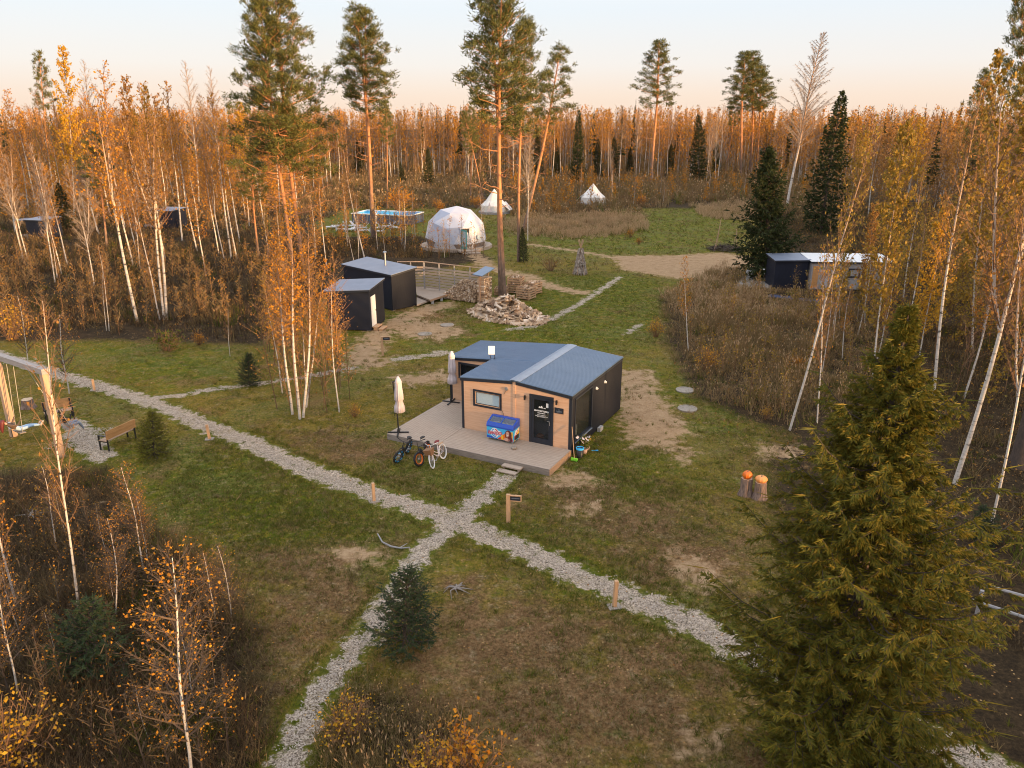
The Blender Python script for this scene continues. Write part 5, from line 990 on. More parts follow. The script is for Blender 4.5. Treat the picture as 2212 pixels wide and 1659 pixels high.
m_ = MB(); q = dn*(Rd+.9); Ms = Matrix.Translation((q.x, q.y, 0)) @ Matrix.Rotation(da, 4, 'Z'); m_.box(-1.1, 1.3, -.4, .9, .16, .33, 0, Ms); m_.box(-.9, 1.1, -.9, -.42, .0, .15, 0, Ms); m_.build('entrance_step', 'deck_wood', dm)
m_ = MB(); m_.lathe([(.30, -.02), (.30, .02), (.02, .03)], 14, 0, Matrix.Translation((2.75, -2.35, 1.5)) @ Matrix.Rotation(1.4, 4, Vector((.65, .75, 0)))); m_.build('porthole', 'frosted', dm)
KEEP.append((dc.x, dc.y, 4.2, 4.2, 0))
def bell_tent(px, w_, h, rz, label):
    p = G(*px); o = empty('bell_tent', p, rz, label, 'tent', 'white bell tents'); m_ = MB(); r = w_/2; k = 16; th = np.arange(k)*6.2832/k; V = []
    for rr_, z_ in ((r*1.0, .32), (r*1.0, 1.25), (r*.62, 1.95), (.10, h-.05), (.02, h)): V += [(rr_*math.cos(t_)*(1+.02*math.cos(8*t_)), rr_*math.sin(t_), z_) for t_ in th]
    m_.add(V, [(i*k+j, i*k+(j+1) % k, (i+1)*k+(j+1) % k, (i+1)*k+j) for i in range(4) for j in range(k)]); m_.build('canvas', 'canvas', o)
    m_ = MB(); m_.add([(r*.7, -r*.5, 1.75), (r*.7, r*.5, 1.75), (r*1.3, r*.35, .6), (r*1.3, -r*.35, .6)], [(0, 1, 2, 3)]); m_.add([(r*.7, -r*.5, 1.73), (r*.7, r*.5, 1.73), (r*1.3, r*.35, .58), (r*1.3, -r*.35, .58)], [(3, 2, 1, 0)]); m_.build('awning', 'canvas', o)
    m_ = MB()
    for i in range(8): a0 = i*.785; m_.tube([(r*math.cos(a0), r*math.sin(a0), 1.25), (r*1.6*math.cos(a0), r*1.6*math.sin(a0), .02)], .02, 4)
    m_.build('guy_rope', 'rope', o); m_ = MB(); m_.prism([(r*1.15*math.cos(t_), r*1.15*math.sin(t_)) for t_ in th], .0, .30); m_.build('platform', 'grey_wood', o)
    m_ = MB(); m_.prism([(-.45, 0), (.45, 0), (0, 1.5)], 0, .02, 0, Matrix.Translation((0, -r-.02, .4)) @ Matrix.Rotation(math.pi/2-.1, 4, 'X')); m_.build('door_flap', 'cream_fabric', o); KEEP.append((p.x, p.y, r*1.2, r*1.2, 0))
bell_tent((1068, 460), 4.4, 3.7, -.35, 'white bell tent standing between the dome and the tall twin pines'); bell_tent((1280, 441), 4.3, 3.5, math.pi-.2, 'white bell tent alone in the dry meadow on the right')
pz = 1.30; c00, c10, c11, c01 = G(760, 461, pz), G(886, 466, pz), G(922, 456.5, pz), G(798, 452.5, pz); an, L = frame(c00, c10); wv = Vector((c11.x-c10.x, c11.y-c10.y, 0)); Wp = 4.6
po = empty('swimming_pool', (c00.x, c00.y, 0), an, 'long above-ground frame pool with dark walls and bright blue water', 'pool'); t_ = .12
m_ = MB(); m_.box(0, L, 0, .04, 0, pz-.06); m_.box(0, L, Wp-.04, Wp, 0, pz-.06); m_.box(0, .04, .041, Wp-.041, 0, pz-.06); m_.box(L-.04, L, .041, Wp-.041, 0, pz-.06); m_.build('wall', 'pool_wall', po)
m_ = MB(); m_.box(.041, .05, .05, Wp-.05, 0, pz-.07); m_.box(L-.05, L-.041, .05, Wp-.05, 0, pz-.07); m_.box(.05, L-.05, Wp-.05, Wp-.041, 0, pz-.07); m_.build('liner', 'pool_liner', po); m_ = MB(); m_.box(.051, L-.051, .051, Wp-.051, .3, pz-.30); m_.build('water', 'pool_water', po)
m_ = MB(); m_.box(-.1, L+.1, -.12, .12, pz-.05, pz+.04); m_.box(-.1, L+.1, Wp-.12, Wp+.12, pz-.05, pz+.04); m_.box(-.12, .12, .121, Wp-.121, pz-.05, pz+.04); m_.box(L-.12, L+.12, .121, Wp-.121, pz-.05, pz+.04); m_.build('rim', 'white_paint', po)
for i in range(13): x = L*(i+.5)/13; m_ = MB(); m_.box(x-.035, x+.035, -.14, -.07, 0, pz-.06); m_.bar((x, -.1, .5), (x, -.45, .0), .05); m_.build('leg', 'metal_grey', po)
for i in range(4): y = Wp*(i+.5)/4; m_ = MB(); m_.box(L+.07, L+.14, y-.035, y+.035, 0, pz-.06); m_.build('leg', 'metal_grey', po)
m_ = MB()
for s_ in (-.2, .2): m_.tube([(L*.42+s_, -.5, 0), (L*.42+s_, -.25, 1.5), (L*.42+s_, 0, 1.7), (L*.42+s_, .25, 1.5), (L*.42+s_, .5, .9)], .03, 6)
for k in range(5): m_.bar((L*.42-.2, -.5+.06*k, .2+.28*k), (L*.42+.2, -.5+.06*k, .2+.28*k), .05)
m_.build('ladder', 'white_paint', po); KEEP.append((c00.x+L/2-1, c00.y-1, L/2+5, 7.5, an))
def lounger():
    o = empty('sun_lounger', (0, 0, 0)); m_ = MB()
    for i in range(10): m_.box(-.95+i*.125, -.95+i*.125+.10, -.30, .30, .30, .33)
    m_.build('bed', 'white_paint', o); m_ = MB(); Mb = Matrix.Translation((.30, 0, .31)) @ Matrix.Rotation(R(-48), 4, 'Y')
    for i in range(5): m_.box(.0+i*.15, .125+i*.15, -.30, .30, 0, .03, 0, Mb)
    m_.build('backrest', 'white_paint', o)
    for s_ in (-1, 1): m_ = MB(); m_.box(-1.0, .55, s_*.33-.03, s_*.33+.03, .24, .34); m_.build('side_rail', 'white_paint', o)
    for x, s_ in ((-.85, -1), (-.85, 1), (.4, -1), (.4, 1)): m_ = MB(); m_.bar((x, s_*.33, .24), (x+(.14 if x > 0 else -.1), s_*.33, 0), .07); m_.build('leg', 'white_paint', o)
    return o
lg = None; lz = [(150, 385), (205, 372), (240, 372), (262, 412), (320, 372), (345, 412), (395, 370), (430, 400), (478, 395), (515, 425), (648, 395), (690, 378), (668, 432), (775, 378), (832, 392)]
ordn = ['leftmost', 'second from the left', 'third from the left', 'fourth from the left', 'fifth from the left', 'sixth from the left', 'seventh from the left', 'eighth from the left', 'ninth from the left', 'tenth from the left', 'fifth from the right', 'third from the right', 'fourth from the right', 'second from the right', 'rightmost']
for i, (x, y) in enumerate(lz):
    proto_ = lounger() if i == 0 else copy_tree(lg); lg = lg or proto_; p = G(691.2+.1953*x, 414.7+.1953*(y+22)); proto_.location = p; proto_.rotation_euler[2] = rl.choice([0.1, .5, 2.9, 3.3, -.3]); proto_.scale = (1.0, 1.0, 1.0)
    tag(proto_, 'white plastic sun lounger in front of the pool, '+ordn[i]+' of the cluster', 'sun lounger', 'white sun loungers by the pool')
# ------------------------------------------------------------ right building and far left sheds
A_ = G(*z4(1262, 762)); o = empty('dark_shed', A_, -.03, 'dark navy shed under the right-hand birches, left part of the long building', 'shed'); gable_shed(o, 2.9, 2.6, 2.35, 2.40, 2.5, 2.55, ('navy_clad', 'navy_clad_side')); keepbox(A_, -.03, 2.9, 2.6)
A_ = G(*z4(1476, 770)); o = empty('grey_cabin', A_, -.02, 'long grey cabin with a shining pale roof behind the right-hand birches', 'cabin'); r_ = gable_shed(o, 6.9, 2.8, 2.35, 2.30, 2.6, 2.55, ('mud_grey', 'mud_grey')); r_.children[0].data.materials.clear(); r_.children[0].data.materials.append(MATS['white_paint']); keepbox(A_, -.02, 6.9, 2.8)
m_ = MB(); m_.box(.12, .62, -.03, -.002, .3, 2.1); m_.build('open_doorway', 'bench_wood', o); m_ = MB(); m_.box(.9, 1.5, -.03, -.002, .3, 1.0); m_.build('tarp', 'dome_grey', o); window(3.2, 4.2, 1.1, 1.9, -.02, o, 'glass_dark')
m_ = MB(); q = [G(*z4(*a_)) for a_ in ((1040, 755), (1240, 760), (1265, 640), (1110, 640))]; m_.prism([(a_.x, a_.y) for a_ in q], -.05, .02); tag(m_.build('paved_pad', 'concrete'), kind='structure')
for (a_, b_, w_, lb) in (((1230, 812), (1540, 850), .9, 'long dark blue tarpaulin laid on the ground in front of the dark shed'), ((1500, 842), (1700, 872), 1.0, 'shorter blue tarpaulin lying nearer the bowed birch')):
    P0, P1 = G(*z4(*a_)), G(*z4(*b_)); an, L = frame(P0, P1); n = 24; r_ = np.random.default_rng(int(a_[0])); m_ = MB(); V = [(L*i/n, w_*j/4+.08*math.sin(i*.9), .05+.09*r_.random()*(0 < j < 4)) for j in range(5) for i in range(n+1)]
    m_.add(V, [(j*(n+1)+i, j*(n+1)+i+1, (j+1)*(n+1)+i+1, (j+1)*(n+1)+i) for j in range(4) for i in range(n)]); o = m_.build('tarpaulin', 'tarp_blue', None, True, P0); o.rotation_euler[2] = an; tag(o, lb, 'tarpaulin', 'tarpaulins on the ground'); KEEP.append((P0.x+L/2, P0.y-.8, L/2, 1.2, an))
def far_shed(px, W_, D_, h, label, clad='navy_clad'):
    A_ = G(*px); o = empty('far_shed', A_, -.25, label, 'shed', 'sheds in the left wood'); gable_shed(o, W_, D_, h, h, h+.15, h+.15, (clad, clad)); m_ = MB(); m_.box(-2.0, -.05, .2, 2.2, .0, .3); m_.build('porch', 'grey_wood', o); m_ = MB(); m_.box(-1.9, -.14, .0, 2.2, h+.01, h+.08); m_.build('porch_roof', 'roof_steel', o)
    for x in (-1.85, -.2): m_ = MB(); m_.box(x, x+.1, .25, .35, .3, h); m_.build('porch_post', 'timber', o)
    keepbox(A_, -.25, W_, D_)
far_shed((62, 516), 2.6, 2.8, 2.2, 'dark shed with a pale roof and porch at the far left edge'); far_shed((336, 492), 2.9, 3.0, 2.2, 'dark shed with a light roof hidden behind the three-stemmed birches')

# ------------------------------------------------------------ trees
def unit(v): return v/(np.linalg.norm(v, axis=-1, keepdims=True)+1e-9)
def stem_path(h, rng, bend=.5, n=12):
    z = np.linspace(0, h, n); a = rng.random()*6.28; s_ = z/h
    off = bend*np.sin(s_*math.pi)*(.6+.4*rng.random()); off2 = bend*.35*np.sin(s_*math.pi*2.3+rng.random()*3)*s_*(1-s_)*2
    return np.stack([math.cos(a)*off-math.sin(a)*off2, math.sin(a)*off+math.cos(a)*off2, z], 1)
def at_h(P, z):
    return np.array([np.interp(z, P[:, 2], P[:, i]) for i in range(3)])
def make_birch(seed, h=16.0, r0=.11, cb=.35, nb=42, blen=2.4, leaves=14, lsize=.11, twigs=14, tw=.018, fork=False, droop=.0, leafmats='leaf_orange', twigmat='twig', leafz=0.0, bend=.5):
    rng = np.random.default_rng(seed); P = stem_path(h, rng, bend); T_ = MB(); C_ = MB()
    T_.tube(P, r0*.85*(1-P[:, 2]/h)**.75+.008, 7)
    stems = [(P, cb, 1.0, h)]
    if fork:
        s0 = at_h(P, h*.38); a = rng.random()*6.28; k = np.linspace(0, 1, 7)[:, None]
        Q = s0+np.array([[math.cos(a), math.sin(a), 0]])*k**.7*h*.11+np.array([[0, 0, 1]])*k*h*.5
        T_.tube(Q, (r0*.6*(1-k[:, 0])**.8+.008), 6); stems.append((Q, 0, .7, None))
    for Pp, c0, fr, _ in stems:
        z0 = Pp[0, 2]; z1 = Pp[-1, 2]
        for i in range(int(nb*fr)):
            s_ = c0+(1-c0)*((i+rng.random())/(nb*fr)); z = z0+(z1-z0)*s_*.985; p = at_h(Pp, z); az = i*2.4+rng.random()*.9
            L = blen*((1-s_)**.65)*(.65+.6*rng.random())*min(1, .5+1.4*(s_-c0)/(1-c0)+.25)+.25; el = .55+.5*rng.random()
            t_ = np.linspace(0, 1, 4)[:, None]; d = np.array([math.cos(az)*math.cos(el), math.sin(az)*math.cos(el), math.sin(el)])
            B = p+d*L*t_+np.array([0, 0, 1])*(t_**2)*L*(.22-droop); C_.tube(B, np.linspace(.018+.006*L, .004, 4), 3, 0, cap=False)
            k = int(twigs*(.5+L/blen)); u = (rng.random(k)**.7); st = B[0]+(B[-1]-B[0])*u[:, None]; dd = unit(d+rng.normal(size=(k, 3))*.6)
            dd[:, 2] -= droop*1.6; ln = (.25+.45*rng.random(k))*(.45+L/blen*.6); en = st+dd*ln[:, None]
            C_.slivers(st, en, tw, tw*.5, rng, 0)
            nl = int(leaves*(.4+L/blen)*(1 if z > leafz*h else .2)*(.4+1.2*rng.random()))
            if nl > 0:
                u = rng.integers(0, k, nl); C_.leaves(st[u]+(en-st)[u]*(.3+.8*rng.random((nl, 1)))+rng.normal(size=(nl, 3))*.05, lsize, rng, 1, .5)
    return T_.mesh('trunk', ['birch_bark'], True), C_.mesh('crown', [twigmat, leafmats]), h
def make_pine(seed, h=24.0, r0=.155, cb=.5, nb=46, blen=3.1, dead=10, clump=24, bend=.35, prof=.6, low=0.0, hang=0):
    rng = np.random.default_rng(seed); P = stem_path(h, rng, bend); T_ = MB(); C_ = MB()
    T_.tube(P, r0*(1-P[:, 2]/h)**.6+.015, 8)
    for i in range(nb+dead):
        isd = i >= nb; s_ = cb+(1-cb)*((i+rng.random()*.8)/nb) if not isd else cb*(.55+.5*rng.random())
        z = h*s_*.985; p = at_h(P, z); az = i*2.4+rng.random(); x = (s_-cb)/(1-cb)
        L = (blen*(max(0, 1-x))**prof*min(1, .55+2.2*max(x, 0)+low)*(.55+.65*rng.random())+.3) if not isd else blen*(.25+.5*rng.random())
        el = .1+.5*max(x, 0)+.25*rng.random(); t_ = np.linspace(0, 1, 5)[:, None]; d = np.array([math.cos(az)*math.cos(el), math.sin(az)*math.cos(el), math.sin(el)])
        B = p+d*L*t_+np.array([0, 0, 1])*(t_**2*.22-t_*.12)*L; B[1:4] += rng.normal(size=(3, 3))*.05*L
        C_.tube(B, np.linspace(.02+.011*L, .008, 5), 4, 0, cap=False)
        if isd:
            k = 5; u = rng.random(k); st = B[0]+(B[-1]-B[0])*(.3+.7*u[:, None]); C_.slivers(st, st+unit(d+rng.normal(size=(k, 3))*.6)*.5, .02, .01, rng, 0); continue
        nc = int(2+L*2.1); u = .35+.65*rng.random(nc)**.8; cc = B[0]+(B[-1]-B[0])*u[:, None]+rng.normal(size=(nc, 3))*np.array([.22, .22, .12])*(.4+L*.32)
        cc[:, 2] += .10; C_.slivers(B[0]+(B[-1]-B[0])*(u[:, None]*.9), cc, .022, .012, rng, 0)
        for j in range(3):
            k = clump//3+3; n = nc*k; cen = np.repeat(cc, k, 0)+rng.normal(size=(n, 3))*.15
            dv = rng.normal(size=(n, 3)); dv[:, 2] = np.abs(dv[:, 2])*.8+.1; dv = unit(dv+d*.5)
            C_.tris(cen, cen+dv*(.22+.16*rng.random(n))[:, None], .07, rng, 1)
    return T_.mesh('trunk', ['pine_bark'], True), C_.mesh('crown', ['pine_bark', 'pine_needle']), h
def make_spruce(seed, h=12.0, rad=2.3, nlev=26, per=7, tw=24, twl=.34, w=.07, start=.06, hang=.55, matn='spruce_needle', r0=.15, up=0.0, rough=.25, full=1.0, prof=.8, lobe=0.0, sec=0):
    rng = np.random.default_rng(seed); P = stem_path(h, rng, .08); T_ = MB(); C_ = MB(); T_.tube(P, r0*(1-P[:, 2]/h)**.8+.008, 7)
    A = []; B_ = []; W = []
    for l in range(nlev):
        for j in range(per):
            s_ = start+(1-start)*(l+rng.random()*.8)/nlev; z = h*min(s_, .985); p = at_h(P, z); x = (s_-start)/(1-start)
            L = rad*(min(1, (1-x)/full)**prof)*min(1, .75+x*2)*(1-rough+2*rough*rng.random())+.06; az = j*6.28/per+l*1.3+rng.normal()*.3; L *= 1+lobe*(math.sin(2.2*az+z*1.9)+.7*math.sin(3.7*az-z*3.1))
            d = np.array([math.cos(az), math.sin(az), 0]); sl = -.35+.95*x+up; t_ = np.linspace(0, 1, 5)
            cv = sl*t_*L+.30*L*t_**2.2-(.12*L)*np.sin(t_*3.14); Bp = p+d*L*t_[:, None]; Bp[:, 2] += cv
            C_.tube(Bp, np.linspace(.010+.009*L, .004, 5), 3, 0, cap=False)
            axes = [(Bp, d, L, 1.0)]
            if sec:
                for q in range(sec):
                    u0 = .18+.72*(q+rng.random())/sec; o0 = np.array([np.interp(u0, t_, Bp[:, i]) for i in range(3)]); sg = 1 if q % 2 else -1; sd_ = np.array([-d[1], d[0], 0])*sg
                    dd = unit(d*(.75+.3*rng.random())+sd_*(.7+.4*rng.random())+np.array([0, 0, -.05-.35*rng.random()])); L2 = L*(.50*(1.1-u0)+.10)*(.7+.6*rng.random()); k3 = np.linspace(0, 1, 4)[:, None]
                    Q = o0+dd*L2*k3; Q[:, 2] -= (.10*k3[:, 0]-.16*k3[:, 0]**2)*L2; C_.tube(Q, np.linspace(.008, .003, 4), 3, 0, cap=False); axes.append((Q, dd, L2, .8))
            for Bq, dq, Lq, kf in axes:
                n = max(3, int(tw*(.2+Lq/rad)*kf)); tq = np.linspace(0, 1, len(Bq)); u = .10+.90*rng.random(n)**.85; st = np.stack([np.interp(u, tq, Bq[:, i]) for i in range(3)], 1)
                sdv = np.cross(dq, [0, 0, 1.]); side = sdv*np.where(rng.random(n) < .5, 1, -1)[:, None]; ln = twl*(.5+.7*rng.random(n))*(1.15-.5*u)*(.5+.6*min(1, L))
                dv = unit(dq*(.55+.4*rng.random((n, 1)))+side*(.2+.8*rng.random((n, 1)))+np.array([0, 0, -1])*hang*(rng.random((n, 1))*1.6-.35)+rng.normal(size=(n, 3))*.2)
                A.append(st); B_.append(st+dv*ln[:, None]); W.append(np.full(n, w))
            A.append(Bp[-1:]-d*.1); B_.append(Bp[-1:]+np.array([d*.16*(.5+L)+[0, 0, .05]])); W.append([w])
    A.append(P[-1:]-[0, 0, .3]); B_.append(P[-1:]+[0, 0, .15]); W.append([w*.8])
    A = np.concatenate(A); B_ = np.concatenate(B_); W = np.concatenate(W); C_.diam(A, B_, W, rng, 1)
    n2 = len(A); pick = rng.random(n2) < .8; C_.diam(A[pick], A[pick]+(B_-A)[pick]*.75+rng.normal(size=(pick.sum(), 3))*.10*twl*2, W[pick]*.8, rng, 1)
    return T_.mesh('trunk', ['bark_dark'], True), C_.mesh('crown', ['bark_dark', matn]), h
def make_bush(seed, h=1.6, r=.9, n=60, leaves=260, lsize=.09, leafm='leaf_orange', twigm='twig'):
    rng = np.random.default_rng(seed); S_ = MB(); C_ = MB(); az = rng.random(n)*6.28; rr_ = rng.random(n)**.6*r; hh = h*(.55+.45*rng.random(n))*(1-.35*(rr_/r)**2)
    st = np.stack([np.cos(az)*rr_*.2, np.sin(az)*rr_*.2, np.zeros(n)], 1); en = np.stack([np.cos(az)*rr_, np.sin(az)*rr_, hh], 1); S_.slivers(st, en, .022, .01, rng, 0)
    k = n*5; u = rng.integers(0, n, k); a0 = st[u]+(en-st)[u]*(.35+.6*rng.random((k, 1))); b0 = a0+unit(en[u]-st[u]+rng.normal(size=(k, 3))*.7)*(.18*h*(.5+rng.random((k, 1)))); S_.slivers(a0, b0, .014, .008, rng, 0)
    if leaves: u = rng.integers(0, k, leaves); C_.leaves(b0[u]+rng.normal(size=(leaves, 3))*.07, lsize, rng, 0)
    return S_.mesh('stems', [twigm]), (C_.mesh('leaves', [leafm]) if leaves else None), h
def plant(name, proto, base, tip=None, spin=None, wide=1.0, label=None, cat='tree', group=None, parts=('trunk', 'crown'), height=None):
    a, b_, h = proto; base = Vector((base[0], base[1], 0))
    tip = Vector(tip) if tip is not None else base+Vector((0, 0, height or h))
    d = tip-base; L = d.length; q = d.to_track_quat('Z', 'Y'); sp = Matrix.Rotation(random.random()*6.28 if spin is None else spin, 4, 'Z')
    o = bpy.data.objects.new(name, None); COL.objects.link(o); o.empty_display_size = .3
    k = L/h; o.matrix_world = Matrix.Translation(base)@q.to_matrix().to_4x4()@sp@Matrix.Diagonal((k*wide, k*wide, k, 1))
    for me, pn in ((a, parts[0]), (b_, parts[1])):
        if me is None: continue
        c_ = bpy.data.objects.new(pn, me); COL.objects.link(c_); c_.parent = o
    return tag(o, label, cat, group)
random.seed(3)
BIR = [make_birch(100+i, cb=.38, leaves=l_, nb=44, blen=bl, leafmats=lm, fork=fk, twigs=17, lsize=.13, leafz=.3) for i, (l_, bl, lm, fk) in enumerate(
    [(14, 2.4, 'leaf_orange', True), (20, 2.3, 'leaf_brown', False), (24, 2.5, 'leaf_orange', False), (9, 2.6, 'leaf_brown', True), (24, 2.3, 'leaf_orange', False), (20, 2.4, 'leaf_olive', False)])]
BARE = [make_birch(120+i, cb=.30, leaves=0, nb=52, blen=2.6, twigs=26, tw=.022, fork=(i == 1), twigmat='twig_pale', droop=.1*i) for i in range(2)]
LEAFY = [make_birch(130+i, cb=.22, leaves=62, nb=56, blen=2.8, r0=.085, leafmats=lm, fork=False, twigs=24, lsize=.17) for i, lm in enumerate(['leaf_olive', 'leaf_brown', 'leaf_gold', 'leaf_olive'])]
WEEP = make_birch(140, h=28, r0=.26, cb=.34, nb=110, blen=8.0, leaves=3, twigs=110, tw=.032, droop=.30, twigmat='twig_pale', leafmats='leaf_brown', bend=1.2)
SLIM = [make_birch(150+i, h=9, r0=.06, cb=.30, nb=30, blen=1.3, leaves=l_, lsize=.10, twigs=12, tw=.014, leafmats=lm, bend=.3) for i, (l_, lm) in enumerate([(5, 'leaf_orange'), (14, 'leaf_orange'), (2, 'leaf_brown'), (14, 'leaf_gold')])]
YOUNG = [make_birch(160+i, h=5.8, r0=.032, cb=.22, nb=46, blen=1.25, leaves=int(l_*1.7), lsize=.05, twigs=14, tw=.008, twigmat='twig_dark', leafmats=lm, bend=.2) for i, (l_, lm) in enumerate([(10, 'leaf_orange'), (8, 'leaf_orange'), (5, 'leaf_gold')])]
PIN = [make_pine(200, cb=.55, nb=54), make_pine(201, cb=.60, nb=44, blen=2.5), make_pine(202, cb=.52, nb=60, blen=3.1, clump=27), make_pine(203, cb=.62, nb=40, blen=2.4, dead=4)]
BIGP = [make_pine(210, cb=.36, nb=84, blen=4.0, clump=27, prof=.5, low=.2, dead=14), make_pine(211, cb=.44, nb=72, blen=3.6, clump=27, prof=.5, dead=16)]
SPR = [make_spruce(300, w=.11, twl=.36, tw=13, sec=3), make_spruce(301, rad=2.0, w=.11, twl=.36, tw=13, sec=3), make_spruce(302, rad=2.6, nlev=30, per=8, tw=16, hang=1.3, w=.10, twl=.42, rough=.45, lobe=.2, sec=4)]
HERO = make_spruce(310, h=11.2, rad=1.9, nlev=42, per=8, tw=90, twl=.19, w=.027, start=.02, hang=.75, sec=7, matn='spruce_lush', r0=.17, rough=.42, full=.50, prof=1.22, lobe=.16)
FIR = make_spruce(320, h=2.45, rad=.95, nlev=15, per=7, tw=20, twl=.14, w=.022, start=.05, hang=.1, sec=5, matn='spruce_fresh', r0=.035, up=.35)
YEL = make_spruce(321, h=2.1, rad=1.15, nlev=13, per=7, tw=20, twl=.16, w=.026, start=.04, hang=.4, sec=5, matn='spruce_yellow', r0=.035, rough=.35)
def place(name, proto, b, t_, label, cat='tree', group=None, wide=1.0, spin=None, h=None, parts=('trunk', 'crown')):
    base = G(*b); tip = TP(base, *t_) if t_ else None
    return plant(name, proto, base, tip, spin, wide, label, cat, group, parts, h)
# pines above the clearing
gp = 'tall pines around the clearing'
place('pine_tree', BIGP[0], (657, 600), (592, -28), 'tall broad-crowned pine with bright orange trunk, right one of the pair left of the pool', group=gp, wide=1.25)
place('pine_tree', BIGP[1], (637, 606), (560, 0), 'tall broad-crowned pine with bare lower limbs, left one of the pair left of the pool', group=gp, wide=1.1)
place('pine_tree', PIN[1], (805, 512), (768, 10), 'tall thin-crowned red-trunked pine in front of the pool, left stem of two', group=gp, wide=1.35)
place('pine_tree', PIN[0], (811, 511), (790, 22), 'tall thin-crowned red-trunked pine in front of the pool, right stem of two', group=gp, wide=1.35)
place('pine_tree', PIN[3], (1082, 641), (1058, -45), 'very tall pine between dome and firewood, left of two slim orange stems', group=gp, wide=1.25)
place('pine_tree', PIN[0], (1090, 648), (1085, -55), 'very tall pine between dome and firewood, right of two slim orange stems', group=gp, wide=1.2)
place('pine_tree', PIN[2], (1120, 565), (1137, 38), 'tall dark-crowned pine just right of the twin orange-stemmed pines', group=gp, wide=1.05)
place('pine_tree', PIN[1], (1130, 500), (1212, 98), 'pine leaning right with a crooked brown trunk and open crown', group=gp, wide=1.3)
place('pine_tree', PIN[0], (1405, 402), (1424, 87), 'lone tall pine standing behind the grass strip with a narrow crown', group=gp, wide=1.6)
for (b_, t_, pr, l_) in (((1600, 385), (1610, 112), 0, 'left'), ((1619, 383), (1627, 110), 2, 'middle'), ((1634, 381), (1646, 140), 1, 'right')):
    place('pine_tree', PIN[pr], b_, t_, l_+' pine of the dark clump of three behind the big drooping spruce', group=gp, wide=1.6)
place('pine_tree', PIN[1], (1565, 380), (1592, 205), 'short leaning pine with lit orange trunk left of the clump of three pines', group=gp)
place('pine_tree', PIN[3], (118, 440), (84, 110), 'pine with an open dark crown sticking out above the left birch wood', group=gp, wide=.8)
place('pine_tree', PIN[1], (836, 452), (834, 215), 'thin pine with glowing orange trunk behind the pool', group=gp, wide=.9)
place('pine_tree', PIN[3], (1016, 440), (1018, 230), 'small pale-crowned pine behind the white dome', group=gp, wide=1.1)
place('pine_tree', PIN[0], (1046, 445), (1000, 240), 'small pine leaning left behind the bell tent beside the dome', group=gp, wide=1.0)
place('pine_tree', PIN[2], (2230, 620), (2205, -30), 'pine cut by the right edge of the picture with its crown in the top corner', group=gp, wide=.75)
place('pine_tree', PIN[0], (2085, 560), (2128, 150), 'dark-crowned pine above the right birch wood near the picture edge', group=gp, wide=.9)
place('pine_tree', PIN[2], (232, 540), (205, 285), 'short bushy dark pine inside the left birch wood', group=gp, wide=1.5)
place('pine_tree', PIN[0], (560, 560), (545, 330), 'bushy yellow-lit pine low beneath the tall pair left of the pool', group=gp, wide=1.6)
# spruces
gs = 'dark spruces'
place('spruce_tree', HERO, (1796, 1690), (1967, 652), 'huge green and gold spruce with drooping branches filling the right foreground', group=gs)
place('spruce_tree', SPR[2], (1656, 600), (1661, 316), 'big dark drooping spruce right of the bare sandy clearing', group=gs, wide=1.12)
place('spruce_tree', SPR[0], (1772, 505), (1821, 195), 'tall dark pointed spruce behind the dark shed of the right building', group=gs, wide=.88)
place('spruce_tree', SPR[0], (1511, 397), (1508, 247), 'broad dark spruce at the wood edge right of the lone tall pine', group=gs, wide=.95)
place('spruce_tree', SPR[1], (1246, 400), (1251, 238), 'slender dark spruce behind and left of the right bell tent', group=gs, wide=.7)
place('spruce_tree', SPR[0], (925, 402), (924, 320), 'small dark spruce behind the left end of the dome', group=gs)
place('spruce_tree', SPR[1], (873, 400), (864, 350), 'smallest dark spruce between the pool pines and the wood', group=gs)
place('spruce_tree', SPR[1], (777, 375), (770, 300), 'dark spruce half hidden left of the pool pines', group=gs)
place('spruce_tree', SPR[0], (1131, 566), (1128, 490), 'small dark spruce at the foot of the leaning pine', group=gs, wide=.9)
place('spruce_tree', SPR[1], (1290, 385), (1292, 300), 'dark spruce right of the slender one behind the bell tent', group=gs)
for i, (x, y) in enumerate(((1160, 290), (1200, 300), (1325, 295), (1360, 318), (1448, 310), (1545, 300), (1700, 330))):
    place('spruce_tree', SPR[i % 2], (x, 382), (x+2, y), ('first', 'second', 'third', 'fourth', 'fifth', 'sixth', 'seventh')[i]+' from the left of the small dark spruces under the far wood edge', group=gs)
place('spruce_tree', SPR[0], (140, 500), (125, 395), 'dark spruce in the left wood beside the small far shed', group=gs, wide=1.3)
place('spruce_tree', FIR, (873, 1398), (881, 1232), 'young dark green spruce beside the footpath in the foreground', group='young spruces')
place('spruce_tree', YEL, (331, 985), (329, 890), 'young yellow-green spruce right of the front bench', group='young spruces', wide=.72)
place('spruce_tree', FIR, (539, 832), (538, 765), 'young dark spruce at the end of the narrow side path', group='young spruces')
place('spruce_tree', FIR, (192, 1460), (200, 1300), 'young dark spruce in the brush of the bottom left corner', group='young spruces', wide=1.2)
place('spruce_tree', FIR, (2125, 1170), (2125, 1095), 'young dark spruce in the shade right of the huge spruce', group='young spruces', wide=1.1)
